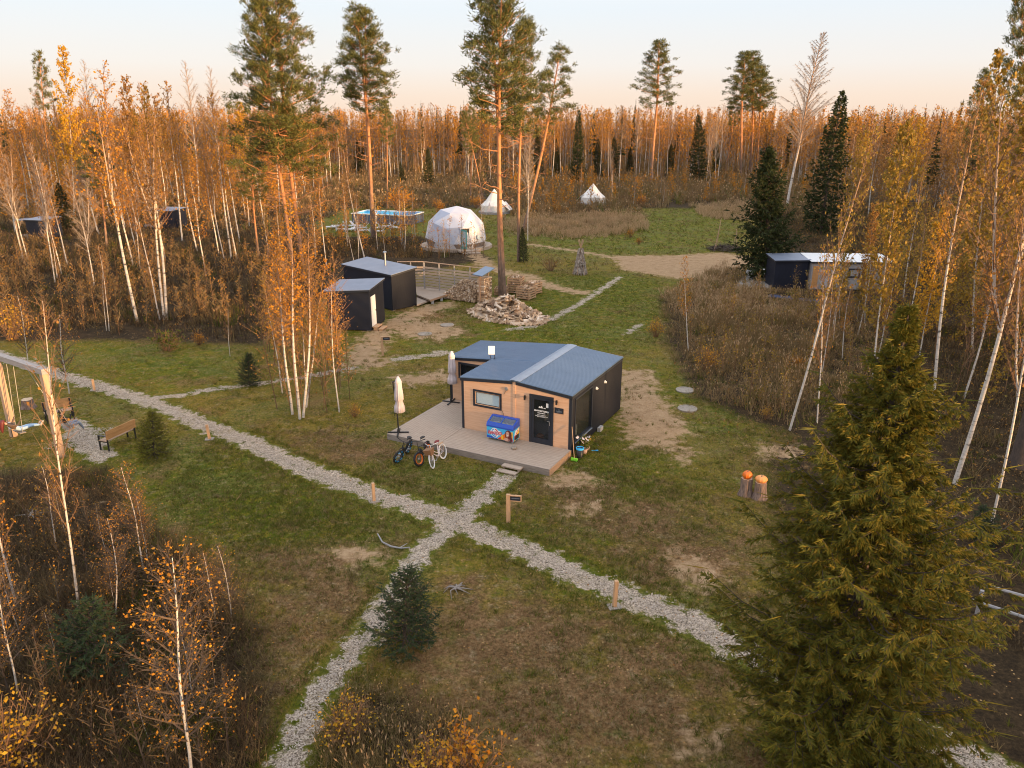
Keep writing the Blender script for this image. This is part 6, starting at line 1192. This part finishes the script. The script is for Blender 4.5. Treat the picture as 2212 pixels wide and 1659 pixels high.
# birches one can name
gb = 'birches round the clearing'
NAMED = [
 ('birch_tree', BIR[0], (297, 695), (222, 138), 'thick white birch forking halfway up, left of the triple-stemmed birch clump', 1.0),
 ('birch_tree', BIR[3], (360, 690), (298, 175), 'right stem of the clump of three white birches in the left wood', 1.0),
 ('birch_tree', BIR[1], (355, 692), (335, 200), 'middle stem of the clump of three white birches in the left wood', .9),
 ('birch_tree', SLIM[0], (345, 690), (290, 420), 'left and thinnest stem of the clump of three white birches', 1.0),
 ('birch_tree', SLIM[1], (445, 595), (410, 380), 'short birch with glowing orange leaves right of the three-stem clump', 1.2),
 ('birch_tree', BIR[2], (500, 562), (455, 200), 'white birch leaning left, left of the two broad pines', .9),
 ('birch_tree', BIR[5], (512, 560), (480, 260), 'slim yellow-leaved birch close left of the two broad pines', 1.0),
 ('birch_tree', BIR[2], (394, 520), (360, 175), 'birch with orange top behind the three-stem clump', .9),
 ('birch_tree', BIR[3], (50, 558), (-10, 250), 'birch leaning out of the left edge of the picture', .9),
 ('birch_tree', SLIM[1], (124, 600), (92, 440), 'small orange birch standing before the far left shed', 1.0),
 ('birch_tree', SLIM[0], (236, 715), (212, 530), 'thin twin-trunked young birch left of the forking white birch', .8),
 ('birch_tree', SLIM[2], (230, 714), (222, 560), 'thinnest bare sapling at the foot of the forking white birch', .8),
 ('birch_tree', BARE[0], (430, 440), (398, 130), 'bare birch with upright twigs high above the left wood', 1.0),
 ('birch_tree', BARE[1], (480, 440), (452, 142), 'bare birch next to the tall bare one above the left wood', .8),
 ('birch_tree', BARE[0], (200, 440), (180, 128), 'bare leafless birch rising left of the orange crowns', .9),
 ('birch_tree', LEAFY[2], (160, 470), (132, 100), 'tallest orange-leaved birch over the left wood, beside the pine', .8),
 ('birch_tree', LEAFY[1], (300, 460), (272, 165), 'rust-leaved birch crown over the left wood', .8),
 ('birch_tree', LEAFY[2], (340, 455), (315, 185), 'bright orange birch crown in the middle of the left wood', .8),
 ('birch_tree', BIR[1], (788, 560), (735, 270), 'white birch leaning left behind the long dark shed', .9),
 ('birch_tree', SLIM[2], (764, 562), (742, 440), 'short bent birch behind the long dark shed', .7),
 ('birch_tree', SLIM[2], (775, 560), (770, 420), 'straight slim birch between two bent ones behind the long shed', .7),
 ('birch_tree', BIR[2], (707, 585), (688, 330), 'slim birch with orange leaves close left of the long dark shed', .8),
 ('birch_tree', SLIM[1], (733, 890), (716, 610), 'thin orange-leaved birch in front of the small dark shed', .9),
 ('birch_tree', SLIM[2], (497, 770), (493, 655), 'small bare birch sapling left of the orange thicket', .9),
 ('birch_tree', SLIM[1], (1487, 757), (1480, 555), 'small pale birch standing in the dry grass right of the cafe', .8),
 ('birch_tree', BIR[5], (1706, 929), (1893, 262), 'white birch bowed strongly to the right behind the pumpkin stumps', .7),
 ('birch_tree', SLIM[0], (1765, 914), (1782, 540), 'thin crooked birch right of the bowed white one', .7),
 ('birch_tree', LEAFY[0], (1884, 832), (1966, 255), 'birch with a white stem and olive-gold crown above the huge spruce tip', .75),
 ('birch_tree', BIR[3], (2062, 1045), (2300, 60), 'thickest white birch rising right of the huge spruce out of the picture', .9),
 ('birch_tree', BIR[1], (2015, 872), (2128, 165), 'tall white birch between the olive-crowned one and the thickest one', .85),
 ('birch_tree', LEAFY[0], (1798, 712), (1832, 470), 'leafy olive birch screening the middle of the long grey cabin', .8),
 ('birch_tree', LEAFY[1], (1868, 700), (1893, 440), 'rusty leafy birch screening the right end of the grey cabin', .8),
 ('birch_tree', LEAFY[3], (2100, 760), (2165, 110), 'tall leafy birch beside the dark pine crown at the right edge', .8),
 ('birch_tree', LEAFY[0], (2195, 800), (2250, 40), 'tallest leafy birch, cut by the right edge of the picture', .8),
 ('birch_tree', BIR[3], (2140, 1140), (2290, 300), 'birch at the right picture edge with only its white trunk showing', .6),
 ('birch_tree', WEEP, (1700, 445), (1781, 66), 'very tall bare weeping birch right of the clump of three pines', 1.0),
 ('birch_tree', BARE[1], (1322, 415), (1316, 285), 'thin white birch standing right of the right bell tent', .6),
 ('birch_tree', BARE[0], (1545, 402), (1552, 230), 'slim white birch right of the broad dark spruce', .6),
 ('birch_tree', BARE[1], (1140, 520), (1150, 240), 'pale birch with two stems behind the leaning pine', .7),
 ('birch_tree', YOUNG[0], (415, 1700), (372, 1205), 'young birch with golden leaves and thin white stem in the bottom left brush', 1.15),
 ('birch_tree', SLIM[2], (172, 1330), (92, 650), 'thin leaning birch growing in front of the swing frame', .6),
 ('birch_tree', YOUNG[1], (40, 1500), (-15, 1180), 'small birch with a curved stem at the bottom left edge', 1.0),
 ('birch_tree', SLIM[0], (35, 1310), (-60, 900), 'grey birch trunk at the left edge above the curved small birch', .9),
 ('birch_tree', YOUNG[1], (310, 1230), (262, 1010), 'low leafy birch sapling in the brush below the front bench', 1.2),
 ('birch_tree', YOUNG[2], (500, 1340), (470, 1180), 'knee-high orange sapling at the edge of the bottom left brush', 1.3),
 ('birch_tree', YOUNG[1], (250, 1330), (232, 1120), 'orange sapling behind the golden young birch', 1.2),
 ('birch_tree', YOUNG[2], (120, 1180), (92, 1010), 'straggly sapling below the swing frame', 1.2),
 ('birch_tree', YOUNG[0], (60, 800), (38, 640), 'small golden birch beside the path behind the swings', 1.3),
 ('birch_tree', YOUNG[1], (150, 850), (128, 680), 'small orange birch beside the path right of the swing frame top', 1.4),
]
for nm, pr, b_, t_, lb, wd in NAMED: place(nm, pr, b_, t_, lb, group=gb, wide=wd)
# the thicket of orange multi-stemmed birch left of the cafe
go_ = 'stems of the orange thicket left of the cafe'
for i, (b_, t_, pr, tx) in enumerate([((632, 895), (590, 500), BIR[2], 'tallest left-leaning stem'), ((648, 905), (628, 430), BIR[2], 'straight middle stem'), ((655, 902), (665, 480), BIR[1], 'darker middle stem'),
        ((662, 880), (705, 560), BIR[2], 'right-leaning stem'), ((664, 868), (642, 610), BIR[5], 'short yellowish stem'), ((610, 850), (565, 590), BIR[5], 'short left stem')]):
    place('birch_tree', pr, b_, t_, tx+' of the orange-leaved thicket left of the cafe terrace', group=go_, wide=[1.15, 1.05, 1.1, 1.0, 1.0, 1.0][i])
# woods: every countable trunk on its own
ORD = ['first', 'second', 'third', 'fourth', 'fifth', 'sixth', 'seventh', 'eighth', 'ninth', 'tenth', 'eleventh', 'twelfth', 'thirteenth', 'fourteenth', 'fifteenth', 'sixteenth', 'seventeenth', 'eighteenth', 'nineteenth', 'twentieth']
def ordinal(i):
    if i < 20: return ORD[i]
    t10 = ['twenty', 'thirty', 'forty', 'fifty', 'sixty', 'seventy', 'eighty', 'ninety'][(i+1)//10-2]; u = (i+1) % 10
    return (t10+'-'+ORD[u-1]) if u else t10[:-1]+'ieth'
def wood(n, poly, protos, h0, h1, where, group, seed, mind=1.6, lean=(-.03, .03), wide=(.8, 1.1)):
    """poly: pixel polygon on the ground"""
    rng = np.random.default_rng(seed); PL = gpoly(poly); lo, hi = PL.min(0), PL.max(0); pts = []; tries = 0
    while len(pts) < n and tries < 60000:
        tries += 1; p = lo+(hi-lo)*rng.random(2)
        if polydist(p[None], PL)[0] < 0 and clear(p[None], .8)[0] and all((p[0]-q[0])**2+(p[1]-q[1])**2 > mind**2 for q in pts) and lines(p[None], gv)[0] > .4: pts.append(p)
    pts.sort(key=lambda p: toD((p[0], p[1], 6))[0])
    for i, p in enumerate(pts):
        h = h0+(h1-h0)*rng.random(); tip = (p[0]+h*rng.uniform(*lean), p[1]+h*rng.uniform(-.04, .04), h)
        plant('birch_tree', protos[rng.integers(len(protos))], p, tip, rng.random()*6.28, rng.uniform(*wide), ordinal(i)+' birch from the left in the '+where, 'tree', group)
wood(40, [(-500, 475), (560, 475), (610, 540), (560, 640), (300, 640), (0, 660), (-500, 680)], BIR+BARE+SLIM[:1], 9, 15, 'nearer half of the left wood', 'birches in the nearer half of the left wood', 1, 2.2, (-.07, .03))
wood(52, [(-160, 400), (720, 400), (640, 475), (-300, 475)], BIR+[LEAFY[1], LEAFY[2]], 14, 18.5, 'farther half of the left wood', 'birches in the farther half of the left wood', 2, 2.6, (-.06, .03))
wood(34, [(690, 372), (1560, 372), (1560, 400), (1080, 398), (690, 412)], BIR[1:5]+BARE, 14, 18, 'far wood edge behind the tents and pool', 'birches along the far wood edge', 3, 3.0)
wood(26, [(1720, 400), (2500, 400), (2700, 560), (1930, 540), (1740, 470)], LEAFY+BIR[1:3], 11, 14.5, 'farther right wood behind the long building', 'birches in the farther right wood', 4, 3.0)
wood(34, [(1940, 640), (2600, 560), (2900, 900), (2200, 1050), (2150, 900), (1960, 800)], LEAFY+BIR[1:3]+[BIR[5]], 7.5, 11.5, 'near right wood beyond the huge spruce', 'birches in the near right wood', 5, 1.3, (-.03, .08))
wood(9, [(1730, 660), (1900, 690), (1930, 820), (1800, 880), (1740, 800)], SLIM+[LEAFY[0]], 3.5, 6.0, 'brush between bowed birch and huge spruce', 'saplings between bowed birch and huge spruce', 6, 1.0)
wood(18, [(560, 545), (720, 520), (1050, 505), (1055, 560), (900, 560), (740, 555), (620, 600)], SLIM, 4, 7, 'brush between the sheds and the dome', 'saplings between the sheds and the dome', 7, 1.1)
wood(10, [(-60, 1120), (200, 1080), (330, 1200), (500, 1330), (520, 1500), (420, 1620), (-60, 1640)], YOUNG, 1.3, 2.6, 'bottom left brush', 'saplings in the bottom left brush', 8, .9)
wood(10, [(1240, 430), (1440, 420), (1700, 410), (1700, 440), (1450, 445), (1300, 450)], SLIM, 4, 8, 'dry meadow behind the grass strip', 'saplings in the far dry meadow', 9, 3)
# shrubs
OB = [make_bush(400, 1.6, .8, 60, 420, .065, 'leaf_gold'), make_bush(401, 1.2, .7, 50, 360, .07, 'leaf_orange'), make_bush(402, 2.6, 1.3, 70, 520, .13, 'leaf_orange'), make_bush(403, 1.2, 1.0, 60, 350, .10, 'grass_green'), make_bush(404, 1.5, 1.1, 60, 90, .07, 'leaf_brown')]
for b_, t_, pr, lb in [((1417, 728), (1417, 685), 0, 'golden shrub standing alone at the edge of the dry grass right of the cafe'), ((1380, 528), (1380, 512), 1, 'small orange shrub low in the grass strip'),
        ((1362, 513), (1360, 493), 1, 'rust shrub in the grass strip behind the small orange one'), ((1384, 445), (1384, 416), 1, 'upright orange shrub in front of the far meadow'),
        ((860, 455), (866, 398), 2, 'large gold and orange shrub behind the pool'), ((945, 458), (950, 428), 2, 'orange shrub behind the left side of the dome'), ((1030, 450), (1032, 420), 2, 'orange shrub between dome and bell tent'),
        ((360, 758), (360, 710), 3, 'grey-green round shrub beside the left lawn'), ((430, 745), (430, 715), 1, 'orange low shrub right of the grey-green round one'), ((1720, 800), (1722, 765), 1, 'rust shrub left of the bowed birch'),
        ((755, 1600), (752, 1500), 0, 'yellow-leaved shrub at the bottom edge beside the path'), ((930, 1700), (925, 1590), 0, 'low yellow shrub in the middle of the bottom edge'), ((1010, 1680), (1012, 1560), 1, 'orange-leaved shrub right of the yellow ones at the bottom edge'),
        ((20, 1650), (20, 1500), 0, 'yellow shrub in the bottom left corner'), ((25, 735), (25, 650), 0, 'bright yellow shrub at the left edge above the swing frame'), ((1190, 585), (1190, 548), 4, 'bare brown shrub behind the firewood tepee'),
        ((1525, 800), (1530, 745), 0, 'sparse yellow shrub in the brush right of the sandy strip'), ((1655, 905), (1660, 875), 0, 'low yellow plant by the foot of the bowed birch'), ((765, 900), (766, 870), 0, 'tiny yellow sapling right of the orange thicket')]:
    place('shrub', OB[pr], b_, t_, lb, cat='shrub', group='shrubs', parts=('stems', 'leaves'))
# ------------------------------------------------------------ far wood, one mass of crowns and trunks
def mass(name, x0, x1, y0, y1, n, hs, seed, label):
    rng = np.random.default_rng(seed); Tm = MB()
    px = x0+(x1-x0)*rng.random(n); py = y0+(y1-y0)*rng.random(n)**1.2; H_ = hs[0]+(hs[1]-hs[0])*rng.random(n); ln = rng.normal(size=(n, 2))*.03
    B0 = np.stack([px, py, np.zeros(n)], 1); T0 = np.stack([px+ln[:, 0]*H_, py+ln[:, 1]*H_, H_], 1)
    Tm.slivers(B0, B0+(T0-B0)*.8, .17, .08, rng, 0); Tm.slivers(B0+[.05, 0, 0], B0+(T0-B0)*.8, .17, .08, rng, 1)
    k = 62; u = np.repeat(np.arange(n), k); s_ = .16+.82*rng.random(n*k)**.75; st = B0[u]+(T0-B0)[u]*s_[:, None]; az = rng.random(n*k)*6.28; L = H_[u]*.15*(1.05-s_)**.6*(.5+rng.random(n*k))
    dv = np.stack([np.cos(az)*.7, np.sin(az)*.7, .45+.7*rng.random(n*k)], 1); en = st+dv*L[:, None]; Tm.slivers(st, en, .075, .035, rng, 1)
    k2 = 90; u = rng.integers(0, n*k, n*k2); leafy = rng.random(n)[u//k] < .75; u = u[leafy]; Tm.leaves(st[u]+(en-st)[u]*rng.random((len(u), 1))+rng.normal(size=(len(u), 3))*.25, .36, rng, 2)
    con = rng.random(n) < .07; nc_ = int(con.sum()); u = np.repeat(np.nonzero(con)[0], 160); s_ = .35+.7*rng.random(len(u))**1.2; az = rng.random(len(u))*6.28; rr_ = 1.9*(1.06-s_)*(.4+.8*rng.random(len(u))); st = B0[u]+(T0-B0)[u]*s_[:, None]*1.05; Tm.diam(st, st+np.stack([np.cos(az)*rr_, np.sin(az)*rr_, -.15*rr_], 1), .35, rng, 3)
    tag(Tm.build(name, ['birch_bark', 'twig', 'leaf_orange' if seed != 73 else 'leaf_brown', 'spruce_needle']), label, 'forest', kind='stuff')
mass('far_forest', -175, 190, 198, 330, 2500, (12.5, 17.8), 71, 'far birch wood with orange crowns along the whole horizon')
mass('right_forest', 62, 150, 72, 200, 520, (10, 14.5), 73, 'dim brown mass of trees deep in the right wood')
mass('sun_side_forest', 78, 165, -100, 95, 1500, (12, 14.8), 75, 'wood outside the picture behind and right of the viewpoint that shades the clearing')
# ------------------------------------------------------------ ground cover
rng = np.random.default_rng(21)
def blades(P, hmin, hmax, wd, mi, mb, lean=.35, clumpn=1, cr_=.0):
    n = len(P)*clumpn; B = np.repeat(np.concatenate([P, np.full((len(P), 1), -.02)], 1), clumpn, 0); B[:, :2] += rng.normal(size=(n, 2))*cr_
    h = hmin+(hmax-hmin)*rng.random(n); B2 = B+np.stack([rng.normal(size=n)*lean*h, rng.normal(size=n)*lean*h, h], 1); mb.tris(B, B2, wd, rng, mi)
gz = MB(); P = np.concatenate([scatter(-32, 32, 12, 75, 22), scatter(-14, 14, 12, 34, 70)]); P = P[infov(P)]; P = P[clear(P, .05)]; a_, b2, c2, d2, e2 = masks(P); keep = (a_ > .05+.3*rng.random(len(P))) & (b2 > .2) & (e2 > -.5)
P = P[keep]; lush = rng.random(len(P)) < np.clip(.45-c2[keep]/5, .08, .85); edgeg = a_[keep] < .5
blades(P[lush | edgeg], .05, .13, .022, 0, gz, .5, 6, .06); blades(P[~(lush | edgeg)], .04, .10, .02, 1, gz, .8, 3, .07)
P2 = np.concatenate([scatter(-24, 24, 12, 60, 5), scatter(-12, 12, 12, 32, 9)]); P2 = P2[infov(P2) & clear(P2, .1)]; g2 = masks(P2)[0]; pn = np.sin(P2[:, 0]*1.3+np.sin(P2[:, 1]*.9)*2)+np.sin(P2[:, 1]*1.7+P2[:, 0]*.6)+rng.normal(size=len(P2))*.7; P2 = P2[(g2 > .25) & (pn > .3)]; hv = rng.random(len(P2)) < .45; blades(P2[hv], .09, .24, .018, 0, gz, .45, 14, .05); blades(P2[~hv], .08, .22, .016, 1, gz, .55, 12, .06)
P3 = scatter(-30, 90, 72, 150, 2.2); P3 = P3[infov(P3) & clear(P3, .2)]; m3 = masks(P3); k3 = (m3[0] > .4) & (m3[1] > .3) & (m3[4] > -.5); P3 = P3[k3]; hv = rng.random(len(P3)) < .55; blades(P3[hv], .12, .30, .05, 0, gz, .5, 6, .12); blades(P3[~hv], .12, .32, .05, 1, gz, .5, 6, .12)
tag(gz.build('grass', ['grass_green', 'grass_dry']), 'short autumn grass covering the clearing', 'grass', kind='stuff')
def brush(name, polys, dens, h, wd, mats_, label, nb=9, leafn=0.25, plume=0.0, lean=.3, lsz=.09, seed=1, feather=2.6, straw=.25, green=.12):
    global rng
    rng = np.random.default_rng(seed); mb = MB()
    for poly in polys:
        PL = gpoly(poly); lo, hi = PL.min(0), PL.max(0); P = scatter(lo[0], hi[0], lo[1], hi[1], dens); P = P[infov(P, 40)]; pd = -polydist(P, PL); P = P[pd > rng.random(len(pd))**2*feather-.3]; P = P[clear(P, .3)]
        if len(P) == 0: continue
        P = P[lines(P, gv) > .25]
        nzz = sum(np.sin(P@np.array([math.cos(k*1.9), math.sin(k*1.9)])*(.5+.33*k)+k) for k in range(5)); sc = np.clip(.72+.24*nzz, .15, 1.5)
        n = len(P)*nb; B = np.repeat(np.concatenate([P, np.zeros((len(P), 1))], 1), nb, 0); B[:, :2] += rng.normal(size=(n, 2))*.16*h; hh = h*np.repeat(sc, nb)*(.4+.7*rng.random(n))
        E = B+np.stack([rng.normal(size=n)*lean*hh, rng.normal(size=n)*lean*hh, hh], 1); pat = np.sin(P@np.array([.9, .5])+seed)+np.sin(P@np.array([-.4, 1.1])*1.7+2*seed)+rng.normal(size=len(P))*.8; qs = np.quantile(pat, [green, 1-straw]); cl = np.repeat(np.where(pat < qs[0], 4, np.where(pat > qs[1], 3, 0)), nb)
        for mi_ in (0, 3, 4): k_ = cl == mi_; mb.tris(B[k_], E[k_], wd, rng, mi_)
        m_ = int(n*1.3); u = rng.integers(0, n, m_); s0 = B[u]+(E-B)[u]*(.3+.5*rng.random((m_, 1))); mb.tris(s0, s0+unit((E-B)[u]+rng.normal(size=(m_, 3))*.4*h)*(.3*h), wd*.6, rng, 0)
        m_ = int(n*leafn); u = rng.integers(0, n, m_); mb.leaves(B[u]+(E-B)[u]*(.4+.6*rng.random((m_, 1)))+rng.normal(size=(m_, 3))*.08, lsz, rng, 1)
        if plume: m_ = int(n*plume); u = rng.integers(0, n, m_); mb.diam(E[u]-(E-B)[u]*.12, E[u]+(E-B)[u]*.10, wd*2.2, rng, 2)
    return tag(mb.build(name, mats_+['grass_dry', 'grass_green']), label, 'undergrowth', kind='stuff')
brush('dry_brush', [[(1430, 640), (1560, 570)]+[(1650, 600), (1760, 640), (1900, 690), (1930, 860), (1720, 925), (1500, 862), (1440, 740)]], 9, .95, .028, ['brush', 'leaf_brown', 'grass_plume'], 'brown dry brush and tall grass right of the cafe', 9, .10, .10, seed=31, feather=5, straw=.4, green=.15)
brush('tall_grass', [[(1430, 640), (1500, 610), (1620, 628), (1760, 640), (1820, 680), (1650, 700), (1470, 690)], [(1080, 480), (1230, 462), (1400, 468), (1395, 500), (1250, 520), (1100, 505)], [(1490, 445), (1620, 440), (1650, 480), (1520, 472)]], 9, .95, .05, ['grass_plume', 'brush', 'grass_plume'], 'pale tall dry grass in patches beyond the lawn', 8, .04, .15, seed=32, feather=7)
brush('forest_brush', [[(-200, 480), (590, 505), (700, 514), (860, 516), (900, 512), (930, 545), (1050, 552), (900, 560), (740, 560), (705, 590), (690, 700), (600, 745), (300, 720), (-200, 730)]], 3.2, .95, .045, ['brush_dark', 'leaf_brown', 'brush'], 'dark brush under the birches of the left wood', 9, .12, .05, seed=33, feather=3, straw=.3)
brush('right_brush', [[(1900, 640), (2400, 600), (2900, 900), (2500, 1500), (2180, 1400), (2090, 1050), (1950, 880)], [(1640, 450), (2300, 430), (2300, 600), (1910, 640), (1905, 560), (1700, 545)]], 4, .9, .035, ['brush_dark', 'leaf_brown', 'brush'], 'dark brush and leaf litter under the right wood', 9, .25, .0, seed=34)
brush('meadow_brush', [[(-200, 385), (640, 385), (1060, 385), (1060, 440), (920, 452), (750, 452), (640, 500), (-200, 485)], [(1060, 385), (1900, 385), (1850, 520), (1700, 470), (1640, 440), (1440, 445), (1400, 462), (1080, 478), (1060, 440)]], .9, 1.7, .12, ['brush', 'leaf_brown', 'grass_plume'], 'reddish brown brush on the far meadow below the wood', 9, .22, .05, lsz=.2, seed=35, feather=8, straw=.4)
brush('corner_brush', [[(-60, 1040), (230, 1015), (330, 1150), (500, 1250), (560, 1400), (590, 1560), (540, 1800), (-60, 1800)]], 24, .85, .014, ['brush_dark', 'leaf_orange', 'brush'], 'tangled brown brush filling the bottom left corner', 11, .05, .04, lean=.45, lsz=.05, seed=36)
brush('corner_grass', [[(700, 1520), (800, 1465), (960, 1530), (1090, 1640), (1090, 1760), (680, 1760)]], 40, .80, .016, ['grass_dry', 'leaf_gold', 'grass_plume'], 'tall reddish grass with pale plumes at the bottom edge', 9, .03, .16, lean=.22, lsz=.06, seed=37)
brush('path_side_brush', [[(1500, 880), (1720, 930), (1720, 960), (1640, 960), (1480, 900)], [(1690, 940), (2050, 1000), (2080, 1120), (1900, 1100), (1700, 1020)]], 8, .28, .016, ['brush', 'leaf_brown', 'brush'], 'low dry stalks beside the bowed birch', 8, .1, .0, lean=.5, seed=38)
brush('wood_edge_brush', [[(-300, 318), (2600, 318), (2600, 386), (-300, 386)]], .16, 3.6, .22, ['brush', 'leaf_brown', 'twig'], 'brown thicket between the trunks of the far wood', 12, .5, .0, lsz=.35, seed=39)
def thicket(name, poly, n, hs, seed, label, mats_, lf=150, lsz=.13):
    """young leafy trees crowding together, one mass"""
    rng = np.random.default_rng(seed); PL = gpoly(poly); lo, hi = PL.min(0), PL.max(0); P = lo+(hi-lo)*rng.random((n*4, 2)); P = P[polydist(P, PL) < 0][:n]; P = P[clear(P, .6)]; n = len(P); mb = MB()
    H_ = hs[0]+(hs[1]-hs[0])*rng.random(n)**1.4; B0 = np.concatenate([P, np.zeros((n, 1))], 1); T0 = B0+np.stack([rng.normal(size=n)*.07*H_, rng.normal(size=n)*.07*H_, H_], 1)
    mb.slivers(B0, T0, .05, .015, rng, 0); mb.slivers(B0, T0, .05, .015, rng, 0)
    k = 46; u = np.repeat(np.arange(n), k); s_ = .15+.83*rng.random(n*k); st = B0[u]+(T0-B0)[u]*s_[:, None]; az = rng.random(n*k)*6.28; L = H_[u]*.20*(1.1-s_)**.6*(.4+rng.random(n*k))
    dv = np.stack([np.cos(az)*.75, np.sin(az)*.75, .3+.7*rng.random(n*k)], 1); en = st+dv*L[:, None]; mb.slivers(st, en, .026, .012, rng, 1)
    u = rng.integers(0, n*k, n*lf); keep = rng.random(n)[u//k] < .85; u = u[keep]; mb.leaves(st[u]+(en-st)[u]*(.2+.9*rng.random((len(u), 1)))+rng.normal(size=(len(u), 3))*.10, lsz, rng, 2)
    tag(mb.build(name, mats_), label, 'thicket', kind='stuff')
thicket('golden_thicket', [(1790, 650), (1850, 650), (1900, 590), (2000, 560), (2700, 520), (2900, 820), (2250, 980), (2100, 900), (1960, 790), (1850, 700)], 330, (3.5, 9), 81, 'golden brown leafy thicket under the right-hand birches', ['twig', 'twig', 'leaf_olive'], 210)
thicket('rusty_thicket', [(1720, 420), (2700, 400), (2900, 620), (1930, 560), (1900, 520), (1760, 470)], 330, (5, 11), 82, 'rust coloured young wood behind the long grey cabin', ['twig', 'twig', 'leaf_brown'], 150, .2)
thicket('left_thicket', [(-300, 400), (700, 395), (640, 480), (560, 500), (-300, 500)], 620, (5, 12), 83, 'orange brown young growth among the farther birches on the left', ['twig', 'twig', 'leaf_orange'], 110, .18)
thicket('shed_thicket', [(600, 545), (720, 510), (940, 500), (930, 545), (740, 552), (690, 600), (620, 700), (560, 640)], 90, (2, 5), 84, 'brown and orange saplings crowding between the sheds and the pool', ['twig', 'twig', 'leaf_orange'], 60, .12)
thicket('slender_thicket', [(560, 760), (600, 745), (740, 800), (760, 880), (690, 905), (600, 890)], 44, (3.5, 9), 85, 'slender orange-leaved saplings around the thicket left of the cafe', ['twig', 'twig', 'leaf_brown'], 110, .085)
thicket('corner_thicket', [(-60, 1150), (180, 1100), (330, 1200), (500, 1330), (540, 1500), (480, 1700), (-60, 1700)], 120, (.8, 2.4), 86, 'dark twiggy shrubs tangled in the bottom left corner', ['twig_dark', 'brush_dark', 'leaf_orange'], 22, .045)
thicket('left_floor_thicket', [(-100, 560), (560, 560), (600, 700), (300, 735), (-100, 730)], 190, (1.5, 4.5), 87, 'brown shrubs and saplings on the floor of the left wood', ['twig', 'brush', 'leaf_brown'], 46, .10)
thicket('dry_shrub_thicket', [(1450, 660), (1650, 620), (1850, 680), (1900, 860), (1720, 915), (1530, 850)], 110, (1.0, 3.2), 88, 'brown and yellow shrubs scattered in the dry grass right of the cafe', ['twig', 'brush', 'leaf_olive'], 50, .08)
thicket('meadow_thicket', [(1100, 400), (1900, 395), (1700, 440), (1440, 440), (1100, 470)], 150, (2, 6), 89, 'orange saplings scattered over the far meadow before the wood', ['twig', 'brush', 'leaf_orange'], 60, .2)
thicket('dome_thicket', [(880, 545), (950, 522), (1045, 548), (1060, 560), (900, 560)], 34, (1.5, 4.5), 90, 'thin brown saplings in front of the dome', ['twig', 'brush', 'leaf_orange'], 60, .10)
thicket('tent_thicket', [(1090, 430), (1240, 425), (1250, 470), (1110, 480)], 50, (1.2, 4), 91, 'rust and brown shrubs between the two bell tents', ['twig', 'brush', 'leaf_brown'], 60, .14)
